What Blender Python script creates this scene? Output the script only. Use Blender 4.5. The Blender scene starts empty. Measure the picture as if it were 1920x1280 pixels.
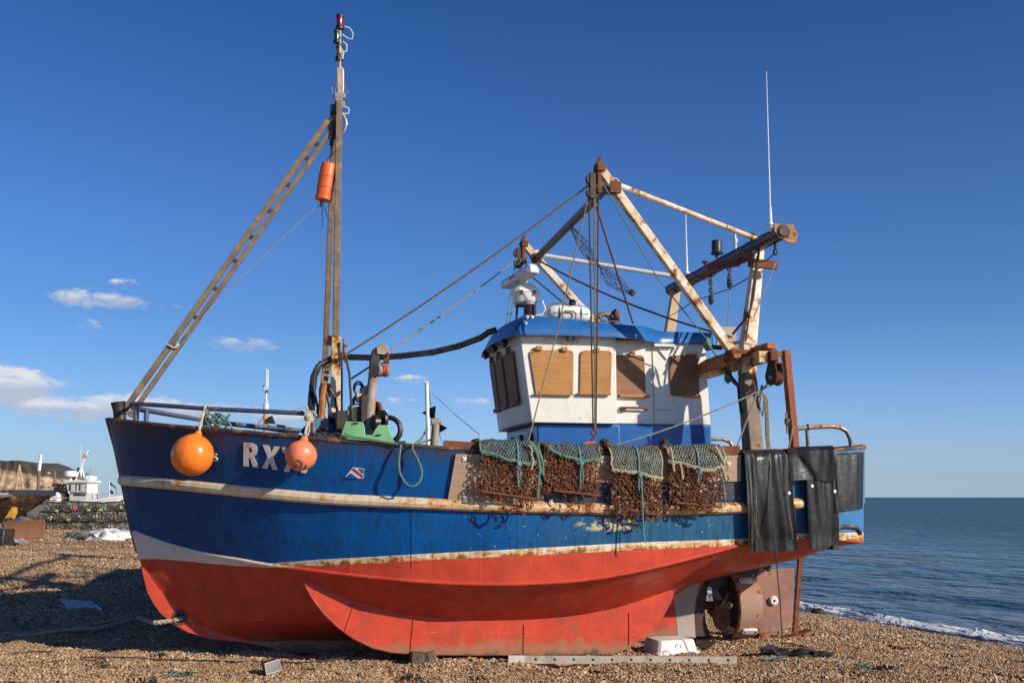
import bpy, bmesh, math, random
import numpy as np
from mathutils import Vector, Matrix, noise
from mathutils.bvhtree import BVHTree
from mathutils.geometry import tessellate_polygon

random.seed(7)
R = math.radians
scene = bpy.context.scene
COL = scene.collection
V3 = Vector

# ------------------------------------------------------------------ camera model
F = 2100.0
PITCH = math.atan(292 / F)
CAMP = V3((0, 0, 1.83))
FW = V3((0, math.cos(PITCH), math.sin(PITCH)))
UPV = V3((0, -math.sin(PITCH), math.cos(PITCH)))
RT = V3((1, 0, 0))

def ray(px, py):
    return RT * ((px - 960) / F) + UPV * ((640 - py) / F) + FW

# boat frame: x = towards the bow, y = towards the port side, z = up
BM = Matrix.Translation((-0.477, 14.2, 0)) @ Matrix.Rotation(R(192), 4, 'Z')
IB = BM.inverted()
OL = IB @ CAMP
I4 = Matrix.Identity(4)

def rayl(px, py):
    return IB.to_3x3() @ ray(px, py)

def L(px, py, v):
    """boat point on the fore-and-aft plane at v metres to port"""
    d = rayl(px, py); t = (v - OL.y) / d.y
    return OL + d * t

def LU(px, py, u):
    d = rayl(px, py); t = (u - OL.x) / d.x
    return OL + d * t

# ------------------------------------------------------------------ ground height
SHO = V3((6.7, 23.4, 0)); SN = V3((-0.947, -0.322, 0)); ST = V3((-0.322, 0.947, 0))

def sst(a, b, x):
    t = max(0.0, min(1.0, (x - a) / (b - a)))
    return t * t * (3 - 2 * t)

def gh(x, y):
    d = (x - SHO.x) * SN.x + (y - SHO.y) * SN.y
    if d < 6.5:
        z = -0.6 + 0.6 * (1 - (1 - max(-12, d) / 6.5) ** 1.5) if d > 0 else -0.6 + d * 0.14
    else:
        z = 0.0
    z += 0.72 * sst(15.0, 20.5, y + .25 * noise.noise((x * .5, 2, 5))) * sst(1.5, -3.5, x)
    k = 0.35 + 0.65 * sst(-1, 3, d)
    n = 0.030 * noise.noise((x * 0.75, y * 0.75, 1.3)) + 0.028 * noise.noise((x * 2.1, y * 2.1, 4.1)) + 0.018 * noise.noise((x * 5.2, y * 5.2, 8.1))
    if 16 < y < 40 and x < 1:
        n += 0.10 * noise.noise((x * 0.25 + 3, y * 0.55, 2.7)) * sst(16, 20, y)
    if 10 < y < 19 and x > -9: n -= .24 * max(0.0, noise.noise((x * 2.3, y * 2.9, 12.4)) - .24) * (1 + .6 * sst(1, 4, x))
    return z + n * k

def G(px, py, dz=0.0):
    d = ray(px, py); t0 = 5.0
    for i in range(900):
        t1 = t0 * 1.006
        p = CAMP + d * t1
        if p.z < gh(p.x, p.y) + dz:
            for k in range(12):
                tm = (t0 + t1) / 2; p = CAMP + d * tm
                if p.z < gh(p.x, p.y) + dz: t1 = tm
                else: t0 = tm
            return CAMP + d * t1
        t0 = t1
    return CAMP + d * t0

def D(px, py, Y):
    d = ray(px, py); return CAMP + d * ((Y - CAMP.y) / d.y)

# ------------------------------------------------------------------ mesh builder
WMAT = {}
SPLIT = {'bolt', 'board_screw', 'board_bolt', 'porthole', 'board_batten', 'front_lamp', 'visor_bolt', 'side_lamp', 'cross_tie', 'mast_lantern', 'mast_lamp', 'brace_spacer', 'brace_lashing', 'beam_bolt',
         'guard_slot', 'dredge_bar_end', 'loop_chain', 'strand', 'rivet', 'rung', 'handrail', 'deck_gear'}

class MB:
    def __init__(s): s.v = []; s.f = []
    def add(s, vs, fs):
        o = len(s.v); s.v += [V3(p) for p in vs]; s.f += [tuple(i + o for i in f) for f in fs]
    def box(s, c, size, rot=None):
        c = V3(c); h = V3(size) / 2; vs = []
        for x in (-1, 1):
            for y in (-1, 1):
                for z in (-1, 1):
                    p = V3((x * h.x, y * h.y, z * h.z))
                    vs.append(c + (rot @ p if rot else p))
        s.add(vs, [(0, 1, 3, 2), (4, 6, 7, 5), (0, 4, 5, 1), (2, 3, 7, 6), (0, 2, 6, 4), (1, 5, 7, 3)])
        return s
    def beam(s, p, q, w, h=None, up=(0, 0, 1), w2=None, h2=None):
        p = V3(p); q = V3(q); h = w if h is None else h; w2 = w if w2 is None else w2; h2 = h if h2 is None else h2
        t = (q - p).normalized(); a = t.cross(V3(up))
        if a.length < 1e-4: a = t.cross(V3((1, 0, 0)))
        a.normalize(); b = a.cross(t).normalized()
        vs = []
        for c, ww, hh in ((p, w, h), (q, w2, h2)):
            for i, j in ((-1, -1), (1, -1), (1, 1), (-1, 1)):
                vs.append(c + a * (i * ww / 2) + b * (j * hh / 2))
        s.add(vs, [(3, 2, 1, 0), (4, 5, 6, 7), (0, 1, 5, 4), (1, 2, 6, 5), (2, 3, 7, 6), (3, 0, 4, 7)])
        return s
    def tube(s, pts, r, n=8, closed=False, cap=True):
        pts = [V3(p) for p in pts]; m = len(pts)
        rr = r if isinstance(r, (list, tuple)) else [r] * m
        tang = []
        for i in range(m):
            if closed: t = pts[(i + 1) % m] - pts[i - 1]
            else: t = pts[min(i + 1, m - 1)] - pts[max(i - 1, 0)]
            tang.append(t.normalized() if t.length > 1e-9 else V3((0, 0, 1)))
        a = tang[0].cross(V3((0, 0, 1)))
        if a.length < 1e-3: a = tang[0].cross(V3((1, 0, 0)))
        a.normalize(); vs = []
        for i in range(m):
            a = (a - tang[i] * a.dot(tang[i]))
            if a.length < 1e-6: a = tang[i].orthogonal()
            a.normalize(); b = tang[i].cross(a)
            for k in range(n):
                g = 2 * math.pi * k / n
                vs.append(pts[i] + (a * math.cos(g) + b * math.sin(g)) * rr[i])
        fs = []
        for i in range(m if closed else m - 1):
            j = (i + 1) % m
            for k in range(n):
                k2 = (k + 1) % n
                fs.append((i * n + k, i * n + k2, j * n + k2, j * n + k))
        if cap and not closed:
            fs.append(tuple(range(n - 1, -1, -1))); fs.append(tuple((m - 1) * n + k for k in range(n)))
        s.add(vs, fs); return s
    def lathe(s, o, axis, prof, n=20):
        o = V3(o); ax = V3(axis).normalized(); a = ax.orthogonal().normalized(); b = ax.cross(a)
        vs = []; fs = []; m = len(prof)
        for r, z in prof:
            for k in range(n):
                g = 2 * math.pi * k / n
                vs.append(o + ax * z + (a * math.cos(g) + b * math.sin(g)) * max(r, 1e-4))
        for i in range(m - 1):
            for k in range(n):
                k2 = (k + 1) % n
                fs.append((i * n + k, i * n + k2, (i + 1) * n + k2, (i + 1) * n + k))
        fs.append(tuple(range(n - 1, -1, -1))); fs.append(tuple((m - 1) * n + k for k in range(n)))
        s.add(vs, fs); return s
    def prism(s, poly, vec, holes=()):
        loops = [[V3(p) for p in poly]] + [[V3(p) for p in h] for h in holes]
        vec = V3(vec); flat = [p for l in loops for p in l]; n = len(flat)
        tri = tessellate_polygon(loops)
        fs = [tuple(t) for t in tri] + [tuple(i + n for i in reversed(t)) for t in tri]
        o = 0
        for l in loops:
            m = len(l)
            for i in range(m):
                j = (i + 1) % m
                fs.append((o + i, o + j, o + j + n, o + i + n))
            o += m
        s.add(flat + [p + vec for p in flat], fs); return s
    def grid(s, rows, closed=False):
        m = len(rows[0]); vs = [p for r in rows for p in r]; fs = []
        for i in range(len(rows) - 1):
            for k in range(m if closed else m - 1):
                k2 = (k + 1) % m
                fs.append((i * m + k, i * m + k2, (i + 1) * m + k2, (i + 1) * m + k))
        s.add(vs, fs); return s
    def sheet(s, rows, th, nrm):
        """a grid with thickness: rows of points, pushed th along nrm"""
        nrm = V3(nrm) * th; a = rows; b = [[V3(p) + nrm for p in r] for r in rows]
        m = len(rows[0]); n = len(rows)
        s.grid(b); s.grid([list(reversed(r)) for r in a])
        rim = [(0, k) for k in range(m)] + [(i, m - 1) for i in range(1, n)] + [(n - 1, k) for k in range(m - 2, -1, -1)] + [(i, 0) for i in range(n - 2, 0, -1)]
        vs = [a[i][k] for i, k in rim] + [b[i][k] for i, k in rim]; q = len(rim)
        s.add(vs, [(i, (i + 1) % q, (i + 1) % q + q, i + q) for i in range(q)]); return s
    def ring(s, c, nrm, Rr, r, n=10, m=4, sq=None):
        c = V3(c); z = V3(nrm).normalized(); a = z.orthogonal().normalized(); b = z.cross(a)
        if sq: a, b = sq
        pts = [c + (a * math.cos(2 * math.pi * k / n) + b * math.sin(2 * math.pi * k / n)) * Rr for k in range(n)] if not sq else \
              [c + a * math.cos(2 * math.pi * k / n) + b * math.sin(2 * math.pi * k / n) for k in range(n)]
        return s.tube(pts, r, m, closed=True)
    def blob(s, c, rad, n=12, amp=0.0, seed=0, flat=None, rot=None):
        c = V3(c); vs = []; fs = []
        for i in range(n + 1):
            th = math.pi * i / n
            for k in range(2 * n):
                ph = math.pi * k / n
                d = V3((math.sin(th) * math.cos(ph), math.sin(th) * math.sin(ph), math.cos(th)))
                q = 1 + amp * noise.noise(d * 2.2 + V3((seed, seed * 1.7, 0)))
                p = V3((d.x * rad[0], d.y * rad[1], d.z * rad[2])) * q
                if flat is not None and p.z < flat: p.z = flat
                vs.append(c + (rot @ p if rot else p))
        for i in range(n):
            for k in range(2 * n):
                k2 = (k + 1) % (2 * n)
                fs.append((i * 2 * n + k, (i + 1) * 2 * n + k, (i + 1) * 2 * n + k2, i * 2 * n + k2))
        s.add(vs, fs); return s
    def pieces(s):
        par = list(range(len(s.v)))
        def find(i):
            while par[i] != i: par[i] = par[par[i]]; i = par[i]
            return i
        for f in s.f:
            a = find(f[0])
            for i in f[1:]: par[find(i)] = a
        grp = {}
        for i in range(len(s.v)): grp.setdefault(find(i), []).append(i)
        keys = list(grp); lo = []; hi = []
        for k in keys:
            q = [s.v[i] for i in grp[k]]; lo.append([min(p[c] for p in q) for c in range(3)]); hi.append([max(p[c] for p in q) for c in range(3)])
        cl = list(range(len(keys)))
        def cf(i):
            while cl[i] != i: i = cl[i]
            return i
        for i in range(len(keys)):
            for j in range(i + 1, len(keys)):
                gap = math.sqrt(sum(max(0, lo[i][c] - hi[j][c], lo[j][c] - hi[i][c]) ** 2 for c in range(3)))
                big = max(max(hi[x][c] - lo[x][c] for c in range(3)) for x in (i, j))
                if gap <= max(.02, .45 * big): cl[cf(i)] = cf(j)
        out = {}
        for i, k in enumerate(keys): out.setdefault(cf(i), set()).update(grp[k])
        res = []
        for ids in out.values():
            ids_ = sorted(ids); mp = {a: b for b, a in enumerate(ids_)}; m = MB(); m.v = [s.v[i] for i in ids_]
            m.f = [tuple(mp[i] for i in f) for f in s.f if f[0] in ids]; res.append(m)
        return res
    def build(s, name, mat, parent=None, **k):
        """one object per far-apart piece for the small repeated fittings"""
        if name in SPLIT and parent is not None:
            obs = [m.build1(name, mat, parent, **k) for m in s.pieces()]
            return obs[0]
        return s.build1(name, mat, parent, **k)
    def build1(s, name, mat, parent=None, frame=BM, smooth=35, bev=0, loc=None):
        me = bpy.data.meshes.new(name)
        if parent is not None: M = WMAT[parent.name].inverted() @ frame; W = WMAT[parent.name]
        elif loc is not None: W = frame @ Matrix.Translation(loc); M = W.inverted() @ frame
        else: W = I4; M = frame
        me.from_pydata([M @ p for p in s.v], [], s.f)
        bm = bmesh.new(); bm.from_mesh(me)
        bmesh.ops.remove_doubles(bm, verts=bm.verts, dist=1e-5)
        bmesh.ops.recalc_face_normals(bm, faces=bm.faces); bm.to_mesh(me); bm.free()
        if smooth:
            me.polygons.foreach_set('use_smooth', [True] * len(me.polygons))
            me.set_sharp_from_angle(angle=R(smooth))
        me.materials.append(mat)
        o = bpy.data.objects.new(name, me); COL.objects.link(o)
        WMAT[o.name] = W
        if parent is not None: o.parent = parent
        else: o.matrix_world = W
        if bev:
            b = o.modifiers.new('edge', 'BEVEL'); b.width = bev; b.segments = 2; b.limit_method = 'ANGLE'; b.angle_limit = R(40)
        return o

def tag(o, label=None, cat=None, group=None, kind=None):
    if label: o['label'] = label
    if cat: o['category'] = cat
    if group: o['group'] = group
    if kind: o['kind'] = kind
    return o

def thing(name, label, cat, M, group=None):
    o = bpy.data.objects.new(name, None); o.empty_display_size = 0.2; COL.objects.link(o)
    o.matrix_world = M; WMAT[o.name] = M.copy()
    return tag(o, label, cat, group)

# ------------------------------------------------------------------ materials
def nodes(name):
    m = bpy.data.materials.new(name); m.use_nodes = True
    nt = m.node_tree; b = nt.nodes['Principled BSDF']
    return m, nt, b

class NT:
    """a little helper to write node trees briefly"""
    def __init__(s, nt): s.nt = nt
    def n(s, t, **kw):
        o = s.nt.nodes.new(t)
        for k, v in kw.items():
            if k == 'i':
                for a, b in v.items(): s.put(o.inputs[a], b)
            else: setattr(o, k, v)
        return o
    def put(s, sock, val):
        if isinstance(val, bpy.types.NodeSocket): s.nt.links.new(val, sock)
        elif isinstance(val, (tuple, list)) and len(val) == 3 and sock.type == 'RGBA': sock.default_value = (*val, 1)
        else: sock.default_value = val
    def math(s, op, a, b=None, c=None, clamp=False):
        o = s.n('ShaderNodeMath', operation=op, use_clamp=clamp); s.put(o.inputs[0], a)
        if b is not None: s.put(o.inputs[1], b)
        if c is not None: s.put(o.inputs[2], c)
        return o.outputs[0]
    def mix(s, f, a, b, blend='MIX'):
        o = s.n('ShaderNodeMix', data_type='RGBA', blend_type=blend)
        s.put(o.inputs[0], f); s.put(o.inputs[6], a); s.put(o.inputs[7], b); return o.outputs[2]
    def noise(s, vec, scale, detail=5, rough=0.6, dist=0.0):
        o = s.n('ShaderNodeTexNoise'); s.put(o.inputs['Vector'], vec); o.inputs['Scale'].default_value = scale
        o.inputs['Detail'].default_value = detail; o.inputs['Roughness'].default_value = rough; o.inputs['Distortion'].default_value = dist
        return o.outputs[0]
    def sm(s, x, a, b, lo=0.0, hi=1.0):
        o = s.n('ShaderNodeMapRange', interpolation_type='SMOOTHSTEP'); s.put(o.inputs[0], x)
        s.put(o.inputs[1], a); s.put(o.inputs[2], b); s.put(o.inputs[3], lo); s.put(o.inputs[4], hi); return o.outputs[0]
    def mapv(s, vec, scale=(1, 1, 1), loc=(0, 0, 0)):
        o = s.n('ShaderNodeMapping'); s.put(o.inputs[0], vec); o.inputs['Scale'].default_value = scale; o.inputs['Location'].default_value = loc
        return o.outputs[0]
    def bump(s, h, strength, dist=0.02):
        o = s.n('ShaderNodeBump'); o.inputs['Strength'].default_value = strength; o.inputs['Distance'].default_value = dist
        s.put(o.inputs['Height'], h); return o.outputs[0]
    def oc(s): return s.n('ShaderNodeTexCoord').outputs['Object']

RUST1 = (0.16, 0.045, 0.012); RUST2 = (0.33, 0.12, 0.028)

def mat(name, c1, c2=None, sc=5.0, rough=0.55, metal=0.0, rust=0.0, rsc=6.0, streak=0.0, bump=0.25, bsc=60, bdist=0.004, spec=0.5, dirt=None):
    m, nt, b = nodes(name); t = NT(nt); oc = t.oc()
    c2 = c2 or tuple(x * 0.75 for x in c1)
    base = t.mix(t.sm(t.noise(oc, sc, 6), 0.38, 0.62), c1, c2)
    rg = rough
    if dirt:
        base = t.mix(t.sm(t.noise(t.mapv(oc, (1, 1, 0.35), (3, 1, 2)), sc * 1.7, 8, 0.7), 0.52, 0.72, 0, 0.8), base, dirt)
    if streak:
        sn = t.noise(t.mapv(oc, (14, 14, 0.9)), 1.0, 5, 0.6)
        base = t.mix(t.sm(sn, 0.52, 0.75, 0, streak), base, RUST2)
    if rust:
        rn = t.noise(oc, rsc, 9, 0.68)
        rf = t.sm(rn, 0.66 - 0.36 * rust, 0.74 - 0.36 * rust)
        rcol = t.mix(t.sm(t.noise(oc, rsc * 5, 6), 0.4, 0.65), RUST1, RUST2)
        halo = t.sm(rn, 0.58 - 0.36 * rust, 0.70 - 0.36 * rust, 0, 0.55)
        base = t.mix(halo, base, (0.5, 0.24, 0.07)); base = t.mix(rf, base, rcol)
        rg = t.math('MULTIPLY_ADD', rf, 0.35, rough, clamp=True)
    t.put(b.inputs['Base Color'], base); t.put(b.inputs['Roughness'], rg)
    b.inputs['Metallic'].default_value = metal; b.inputs['Specular IOR Level'].default_value = spec
    h = t.noise(oc, bsc, 6, 0.65)
    if rust: h = t.math('MULTIPLY_ADD', rf, 0.6, h)
    if bump: t.put(b.inputs['Normal'], t.bump(h, bump, bdist))
    return m

M = {}
M['white'] = mat('white_paint', (0.80, 0.78, 0.72), (0.76, 0.73, 0.65), 2.5, 0.42, rust=0.02, rsc=3.5, dirt=(0.60, 0.53, 0.42), bump=.15)
M['whitegear'] = mat('white_gear', (0.82, 0.82, 0.80), (0.76, 0.76, 0.74), 4, 0.35, bump=.05)
M['rustwhite'] = mat('white_rusting', (0.78, 0.72, 0.60), (0.66, 0.52, 0.33), 4, 0.55, rust=0.33, rsc=6, bump=.4)
M['rustwhite2'] = mat('white_heavy_rust', (0.74, 0.64, 0.44), (0.64, 0.40, 0.13), 3, 0.6, rust=0.38, rsc=6, bump=.4)
M['rust'] = mat('rusty_steel', (0.20, 0.062, 0.022), (0.13, 0.045, 0.02), 9, 0.85, bump=.6, bsc=80)
M['rustred'] = mat('red_brown_steel', (0.27, 0.075, 0.035), (0.19, 0.055, 0.03), 6, 0.75, bump=.5, rust=.3)
M['orust'] = mat('orange_rust', (0.50, 0.17, 0.035), (0.30, 0.10, 0.03), 7, 0.8, bump=.5, rust=.35)
M['tanrust'] = mat('tan_rust', (0.46, 0.25, 0.12), (0.33, 0.15, 0.07), 8, 0.75, bump=.4, rust=.25)
M['black'] = mat('black_gear', (0.018, 0.018, 0.02), (0.03, 0.03, 0.032), 8, 0.45, bump=.2)
M['hose'] = mat('black_hose', (0.012, 0.012, 0.013), (0.022, 0.022, 0.022), 9, 0.38, bump=.1)
M['rubber'] = mat('grey_rubber', (0.026, 0.027, 0.029), (0.016, 0.0165, 0.018), 3.5, 0.34, bump=.45, bsc=3.2, bdist=.035, dirt=(0.062, 0.060, 0.058))
M['rubberedge'] = mat('rubber_edge', (0.23, 0.16, 0.09), (0.12, 0.085, 0.05), 9, 0.8, bump=.3)
M['mast'] = mat('brown_mast_paint', (0.205, 0.145, 0.092), (0.135, 0.10, 0.068), 7, 0.55, rust=.12, bump=.25, streak=.12)
M['tan'] = mat('tan_mast_paint', (0.52, 0.36, 0.20), (0.44, 0.30, 0.17), 5, 0.5, rust=.15, bump=.15)
M['postgrey'] = mat('grey_brown_post', (0.20, 0.15, 0.105), (0.145, 0.115, 0.085), 5, 0.65, rust=.2, bump=.4, streak=.2)
M['visor'] = mat('blue_roof_paint', (0.018, 0.115, 0.365), (0.024, 0.14, 0.40), 6, 0.30, bump=.18, bsc=22, bdist=.006)
M['bluebase'] = mat('blue_wall_paint', (0.007, 0.094, 0.335), (0.010, 0.112, 0.37), 6, 0.32, bump=.2, bsc=22, bdist=.006)
M['rail'] = mat('blue_worn_pipe', (0.030, 0.085, 0.21), (0.10, 0.105, 0.12), 9, 0.45, rust=.12, rsc=10)
M['steelrail'] = mat('grey_pipe', (0.24, 0.23, 0.21), (0.16, 0.13, 0.10), 9, 0.4, metal=.3, rust=.3)
M['turq'] = mat('turquoise_paint', (0.05, 0.28, 0.38), (0.04, 0.2, 0.3), 6, 0.5, rust=.25)
M['green'] = mat('green_plastic', (0.17, 0.42, 0.19), (0.14, 0.36, 0.17), 4, 0.45, bump=.1, dirt=(0.11, 0.2, 0.09))
M['orangebuoy'] = mat('orange_vinyl', (0.93, 0.235, 0.026), (0.90, 0.21, 0.022), 5, 0.26, bump=.05, dirt=(0.6, 0.13, 0.03))
M['coralbuoy'] = mat('faded_coral_vinyl', (0.90, 0.27, 0.13), (0.84, 0.215, 0.09), 4, 0.38, bump=.08, dirt=(0.5, 0.15, 0.08))
M['barrel'] = mat('orange_plastic', (0.80, 0.15, 0.025), (0.74, 0.13, 0.022), 5, 0.4, bump=.08)
M['rope'] = mat('tan_rope', (0.30, 0.24, 0.15), (0.2, 0.16, 0.10), 30, 0.9, bump=.5, bsc=120)
M['ropew'] = mat('pale_rope', (0.58, 0.53, 0.43), (0.45, 0.38, 0.27), 30, 0.9, bump=.5, bsc=120)
M['moor'] = mat('grey_tan_hawser', (0.44, 0.37, 0.28), (0.32, 0.26, 0.19), 30, 0.9, bump=.5, bsc=120)
M['roped'] = mat('dark_rope', (0.085, 0.068, 0.05), (0.05, 0.04, 0.03), 30, 0.85, bump=.5, bsc=120)
M['ropeg'] = mat('green_rope', (0.10, 0.23, 0.18), (0.13, 0.22, 0.13), 25, 0.85, bump=.5, bsc=120)
M['ropet'] = mat('teal_twine', (0.15, 0.29, 0.29), (0.11, 0.22, 0.235), 30, 0.85, bump=.4, bsc=120)
M['ropey'] = mat('yellowed_rope', (0.47, 0.39, 0.25), (0.36, 0.31, 0.20), 25, 0.9, bump=.5, bsc=120)
M['wire'] = mat('grey_wire', (0.30, 0.30, 0.31), (0.2, 0.2, 0.2), 20, 0.5, bump=.1)
M['net1'] = mat('teal_netting', (0.12, 0.20, 0.20), (0.09, 0.13, 0.145), 16, 0.9, bump=.3)
M['net2'] = mat('drab_netting', (0.23, 0.265, 0.20), (0.135, 0.165, 0.145), 14, 0.9, bump=.3)
M['chain'] = mat('rusted_chain', (0.23, 0.082, 0.030), (0.10, 0.038, 0.018), 25, 0.85, bump=.5, bsc=90)
M['shell'] = mat('scallop_shell', (0.46, 0.33, 0.20), (0.26, 0.17, 0.10), 12, 0.8, bump=.4)
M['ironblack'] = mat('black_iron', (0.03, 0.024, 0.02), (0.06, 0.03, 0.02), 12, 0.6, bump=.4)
M['nozzle'] = mat('nozzle_steel', (0.31, 0.20, 0.16), (0.33, 0.16, 0.11), 4, 0.7, rust=.36, rsc=5, bump=.4)
M['rudder'] = mat('rudder_steel', (0.30, 0.15, 0.115), (0.24, 0.12, 0.095), 3, 0.7, rust=.16, rsc=7, bump=.35)
M['bronze'] = mat('fouled_bronze', (0.26, 0.15, 0.085), (0.17, 0.10, 0.06), 8, 0.6, bump=.4)
M['greyplate'] = mat('grey_primer', (0.42, 0.37, 0.33), (0.37, 0.32, 0.285), 3, 0.7, rust=.12, bump=.2)
M['zinc'] = mat('white_zinc', (0.74, 0.73, 0.70), (0.64, 0.62, 0.58), 8, 0.5, bump=.2)
M['dark'] = mat('dark_recess', (0.012, 0.010, 0.009), None, 5, 0.9, bump=0)
M['letter'] = mat('cream_letters', (0.72, 0.69, 0.63), (0.64, 0.60, 0.54), 6, 0.5, rust=.12, rsc=9, bump=.1)
M['redlens'] = mat('red_lens', (0.25, 0.004, 0.008), None, 5, 0.12, bump=0)
M['greenlens'] = mat('green_lens', (0.004, 0.10, 0.10), None, 5, 0.12, bump=0)
M['darklens'] = mat('maroon_lens', (0.045, 0.008, 0.014), None, 5, 0.1, bump=0)
M['cable'] = mat('white_cable', (0.74, 0.73, 0.70), None, 8, 0.5, bump=0)
M['grp'] = mat('grey_plastic', (0.30, 0.30, 0.30), (0.24, 0.24, 0.24), 6, 0.5, bump=.1)
M['crane'] = mat('galvanised_grey', (0.36, 0.32, 0.27), (0.26, 0.22, 0.18), 8, 0.6, rust=.16, rsc=8, bump=.3)
M['foam'] = mat('white_polystyrene', (0.80, 0.79, 0.76), (0.72, 0.70, 0.65), 8, 0.7, bump=.2, bsc=110)
M['cream'] = mat('cream_ladder', (0.60, 0.56, 0.44), (0.50, 0.45, 0.34), 7, 0.6, bump=.2, dirt=(0.3, 0.25, 0.17))
M['timber'] = mat('weathered_timber', (0.13, 0.10, 0.075), (0.08, 0.062, 0.048), 12, 0.9, bump=.8, bsc=30, bdist=.01)
M['cloth'] = mat('black_bag', (0.016, 0.015, 0.015), (0.03, 0.026, 0.022), 6, 0.7, bump=.4, bsc=14)
M['brownsheet'] = mat('brown_sheet', (0.062, 0.042, 0.03), (0.045, 0.03, 0.022), 5, 0.65, bump=.3, bsc=12)
M['slab'] = mat('pale_slab', (0.62, 0.62, 0.62), (0.52, 0.52, 0.52), 6, 0.7, bump=.2)
M['tin'] = mat('grey_metal_can', (0.36, 0.35, 0.32), (0.28, 0.27, 0.25), 9, 0.4, metal=.5, bump=.2)
M['paintred'] = mat('red_brown_label', (0.22, 0.045, 0.05), (0.07, 0.04, 0.06), 12, 0.5)
M['bulk'] = mat('dark_blue_panel', (0.018, 0.028, 0.06), (0.028, 0.036, 0.062), 7, 0.55, bump=.5, bsc=45, rust=.05)
M['blueflag'] = mat('flag_blue', (0.015, 0.085, 0.42), None, 6, 0.4, bump=0)
M['redflag'] = mat('flag_red', (0.5, 0.02, 0.02), None, 6, 0.4, bump=0)
M['whiteflag'] = mat('flag_white', (0.78, 0.78, 0.76), None, 6, 0.4, bump=0)
M['capm'] = mat('rusty_cap_rail', (0.055, 0.036, 0.030), (0.095, 0.055, 0.036), 6, 0.7, rust=.22, rsc=6, bump=.4)
M['deck'] = mat('deck_paint', (0.11, 0.10, 0.09), (0.07, 0.06, 0.05), 4, 0.8, rust=.3)
M['blueink'] = mat('blue_marking', (0.03, 0.16, 0.24), None, 6, 0.6, bump=0)
M['darkink'] = mat('grey_marking', (0.22, 0.21, 0.20), None, 6, 0.6, bump=0)
M['yellow'] = mat('yellow_paint', (0.72, 0.33, 0.03), (0.62, 0.26, 0.03), 5, 0.5, rust=.25)
M['bladebrown'] = mat('worn_blade_steel', (0.30, 0.145, 0.085), (0.26, 0.12, 0.07), 3, 0.75, rust=.15, bump=.2)
M['hullbrown'] = mat('brown_hull', (0.048, 0.032, 0.020), (0.034, 0.024, 0.016), 2.5, 0.7, bump=.3, rust=.2)
M['navy'] = mat('navy_paint', (0.02, 0.026, 0.045), None, 4, 0.5)
M['bwhite'] = mat('boat_white', (0.80, 0.80, 0.78), (0.74, 0.74, 0.72), 2, 0.45, bump=.05)
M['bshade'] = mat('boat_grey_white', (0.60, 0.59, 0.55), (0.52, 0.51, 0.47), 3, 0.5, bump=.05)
M['bblue'] = mat('boat_blue', (0.012, 0.12, 0.48), None, 2, 0.5)
M['yrope'] = mat('yellow_buoyline', (0.50, 0.48, 0.10), None, 8, 0.7)
M['potframe'] = mat('pot_frame', (0.035, 0.037, 0.03), (0.06, 0.06, 0.045), 8, 0.8)
M['potnet'] = mat('pot_netting', (0.12, 0.125, 0.10), (0.17, 0.175, 0.145), 10, 0.9)
M['potbait'] = mat('pot_lining', (0.62, 0.63, 0.61), (0.34, 0.35, 0.32), 5, 0.8, dirt=(0.32, 0.3, 0.14))
M['tarp'] = mat('white_tarpaulin', (0.80, 0.80, 0.79), (0.72, 0.72, 0.72), 5, 0.5, bump=.6, bsc=6, bdist=.06)
M['greynet'] = mat('grey_green_netting', (0.26, 0.29, 0.25), (0.08, 0.10, 0.08), 9, 0.9, bump=1, bsc=14, bdist=.06)
M['palenet'] = mat('pale_blue_netting', (0.40, 0.42, 0.43), (0.28, 0.29, 0.30), 12, 0.9, bump=1, bsc=24, bdist=.04)
M['red'] = mat('red_plastic', (0.72, 0.04, 0.02), None, 5, 0.5)

def plywood(name, c1, c2, sc=1.0):
    m, nt, b = nodes(name); t = NT(nt); oc = t.oc()
    g = t.noise(t.mapv(oc, (1.2, 1.2, 9)), 3.5 * sc, 7, 0.65, 0.6)
    base = t.mix(t.sm(g, 0.35, 0.66), c1, c2)
    base = t.mix(t.sm(t.noise(oc, 3, 6), 0.5, 0.8, 0, .6), base, tuple(x * 0.55 for x in c1))
    base = t.mix(t.sm(t.noise(oc, 26, 4), 0.70, 0.76, 0, .8), base, (0.05, 0.03, 0.02))
    t.put(b.inputs['Base Color'], base); b.inputs['Roughness'].default_value = 0.72
    t.put(b.inputs['Normal'], t.bump(g, 0.3, 0.006)); return m
M['ply'] = plywood('window_plywood', (0.48, 0.235, 0.068), (0.40, 0.185, 0.052))
M['plyd'] = plywood('dark_plywood', (0.30, 0.150, 0.078), (0.235, 0.112, 0.058))
M['plyt'] = plywood('grey_tan_plywood', (0.43, 0.30, 0.19), (0.35, 0.24, 0.15))

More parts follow.
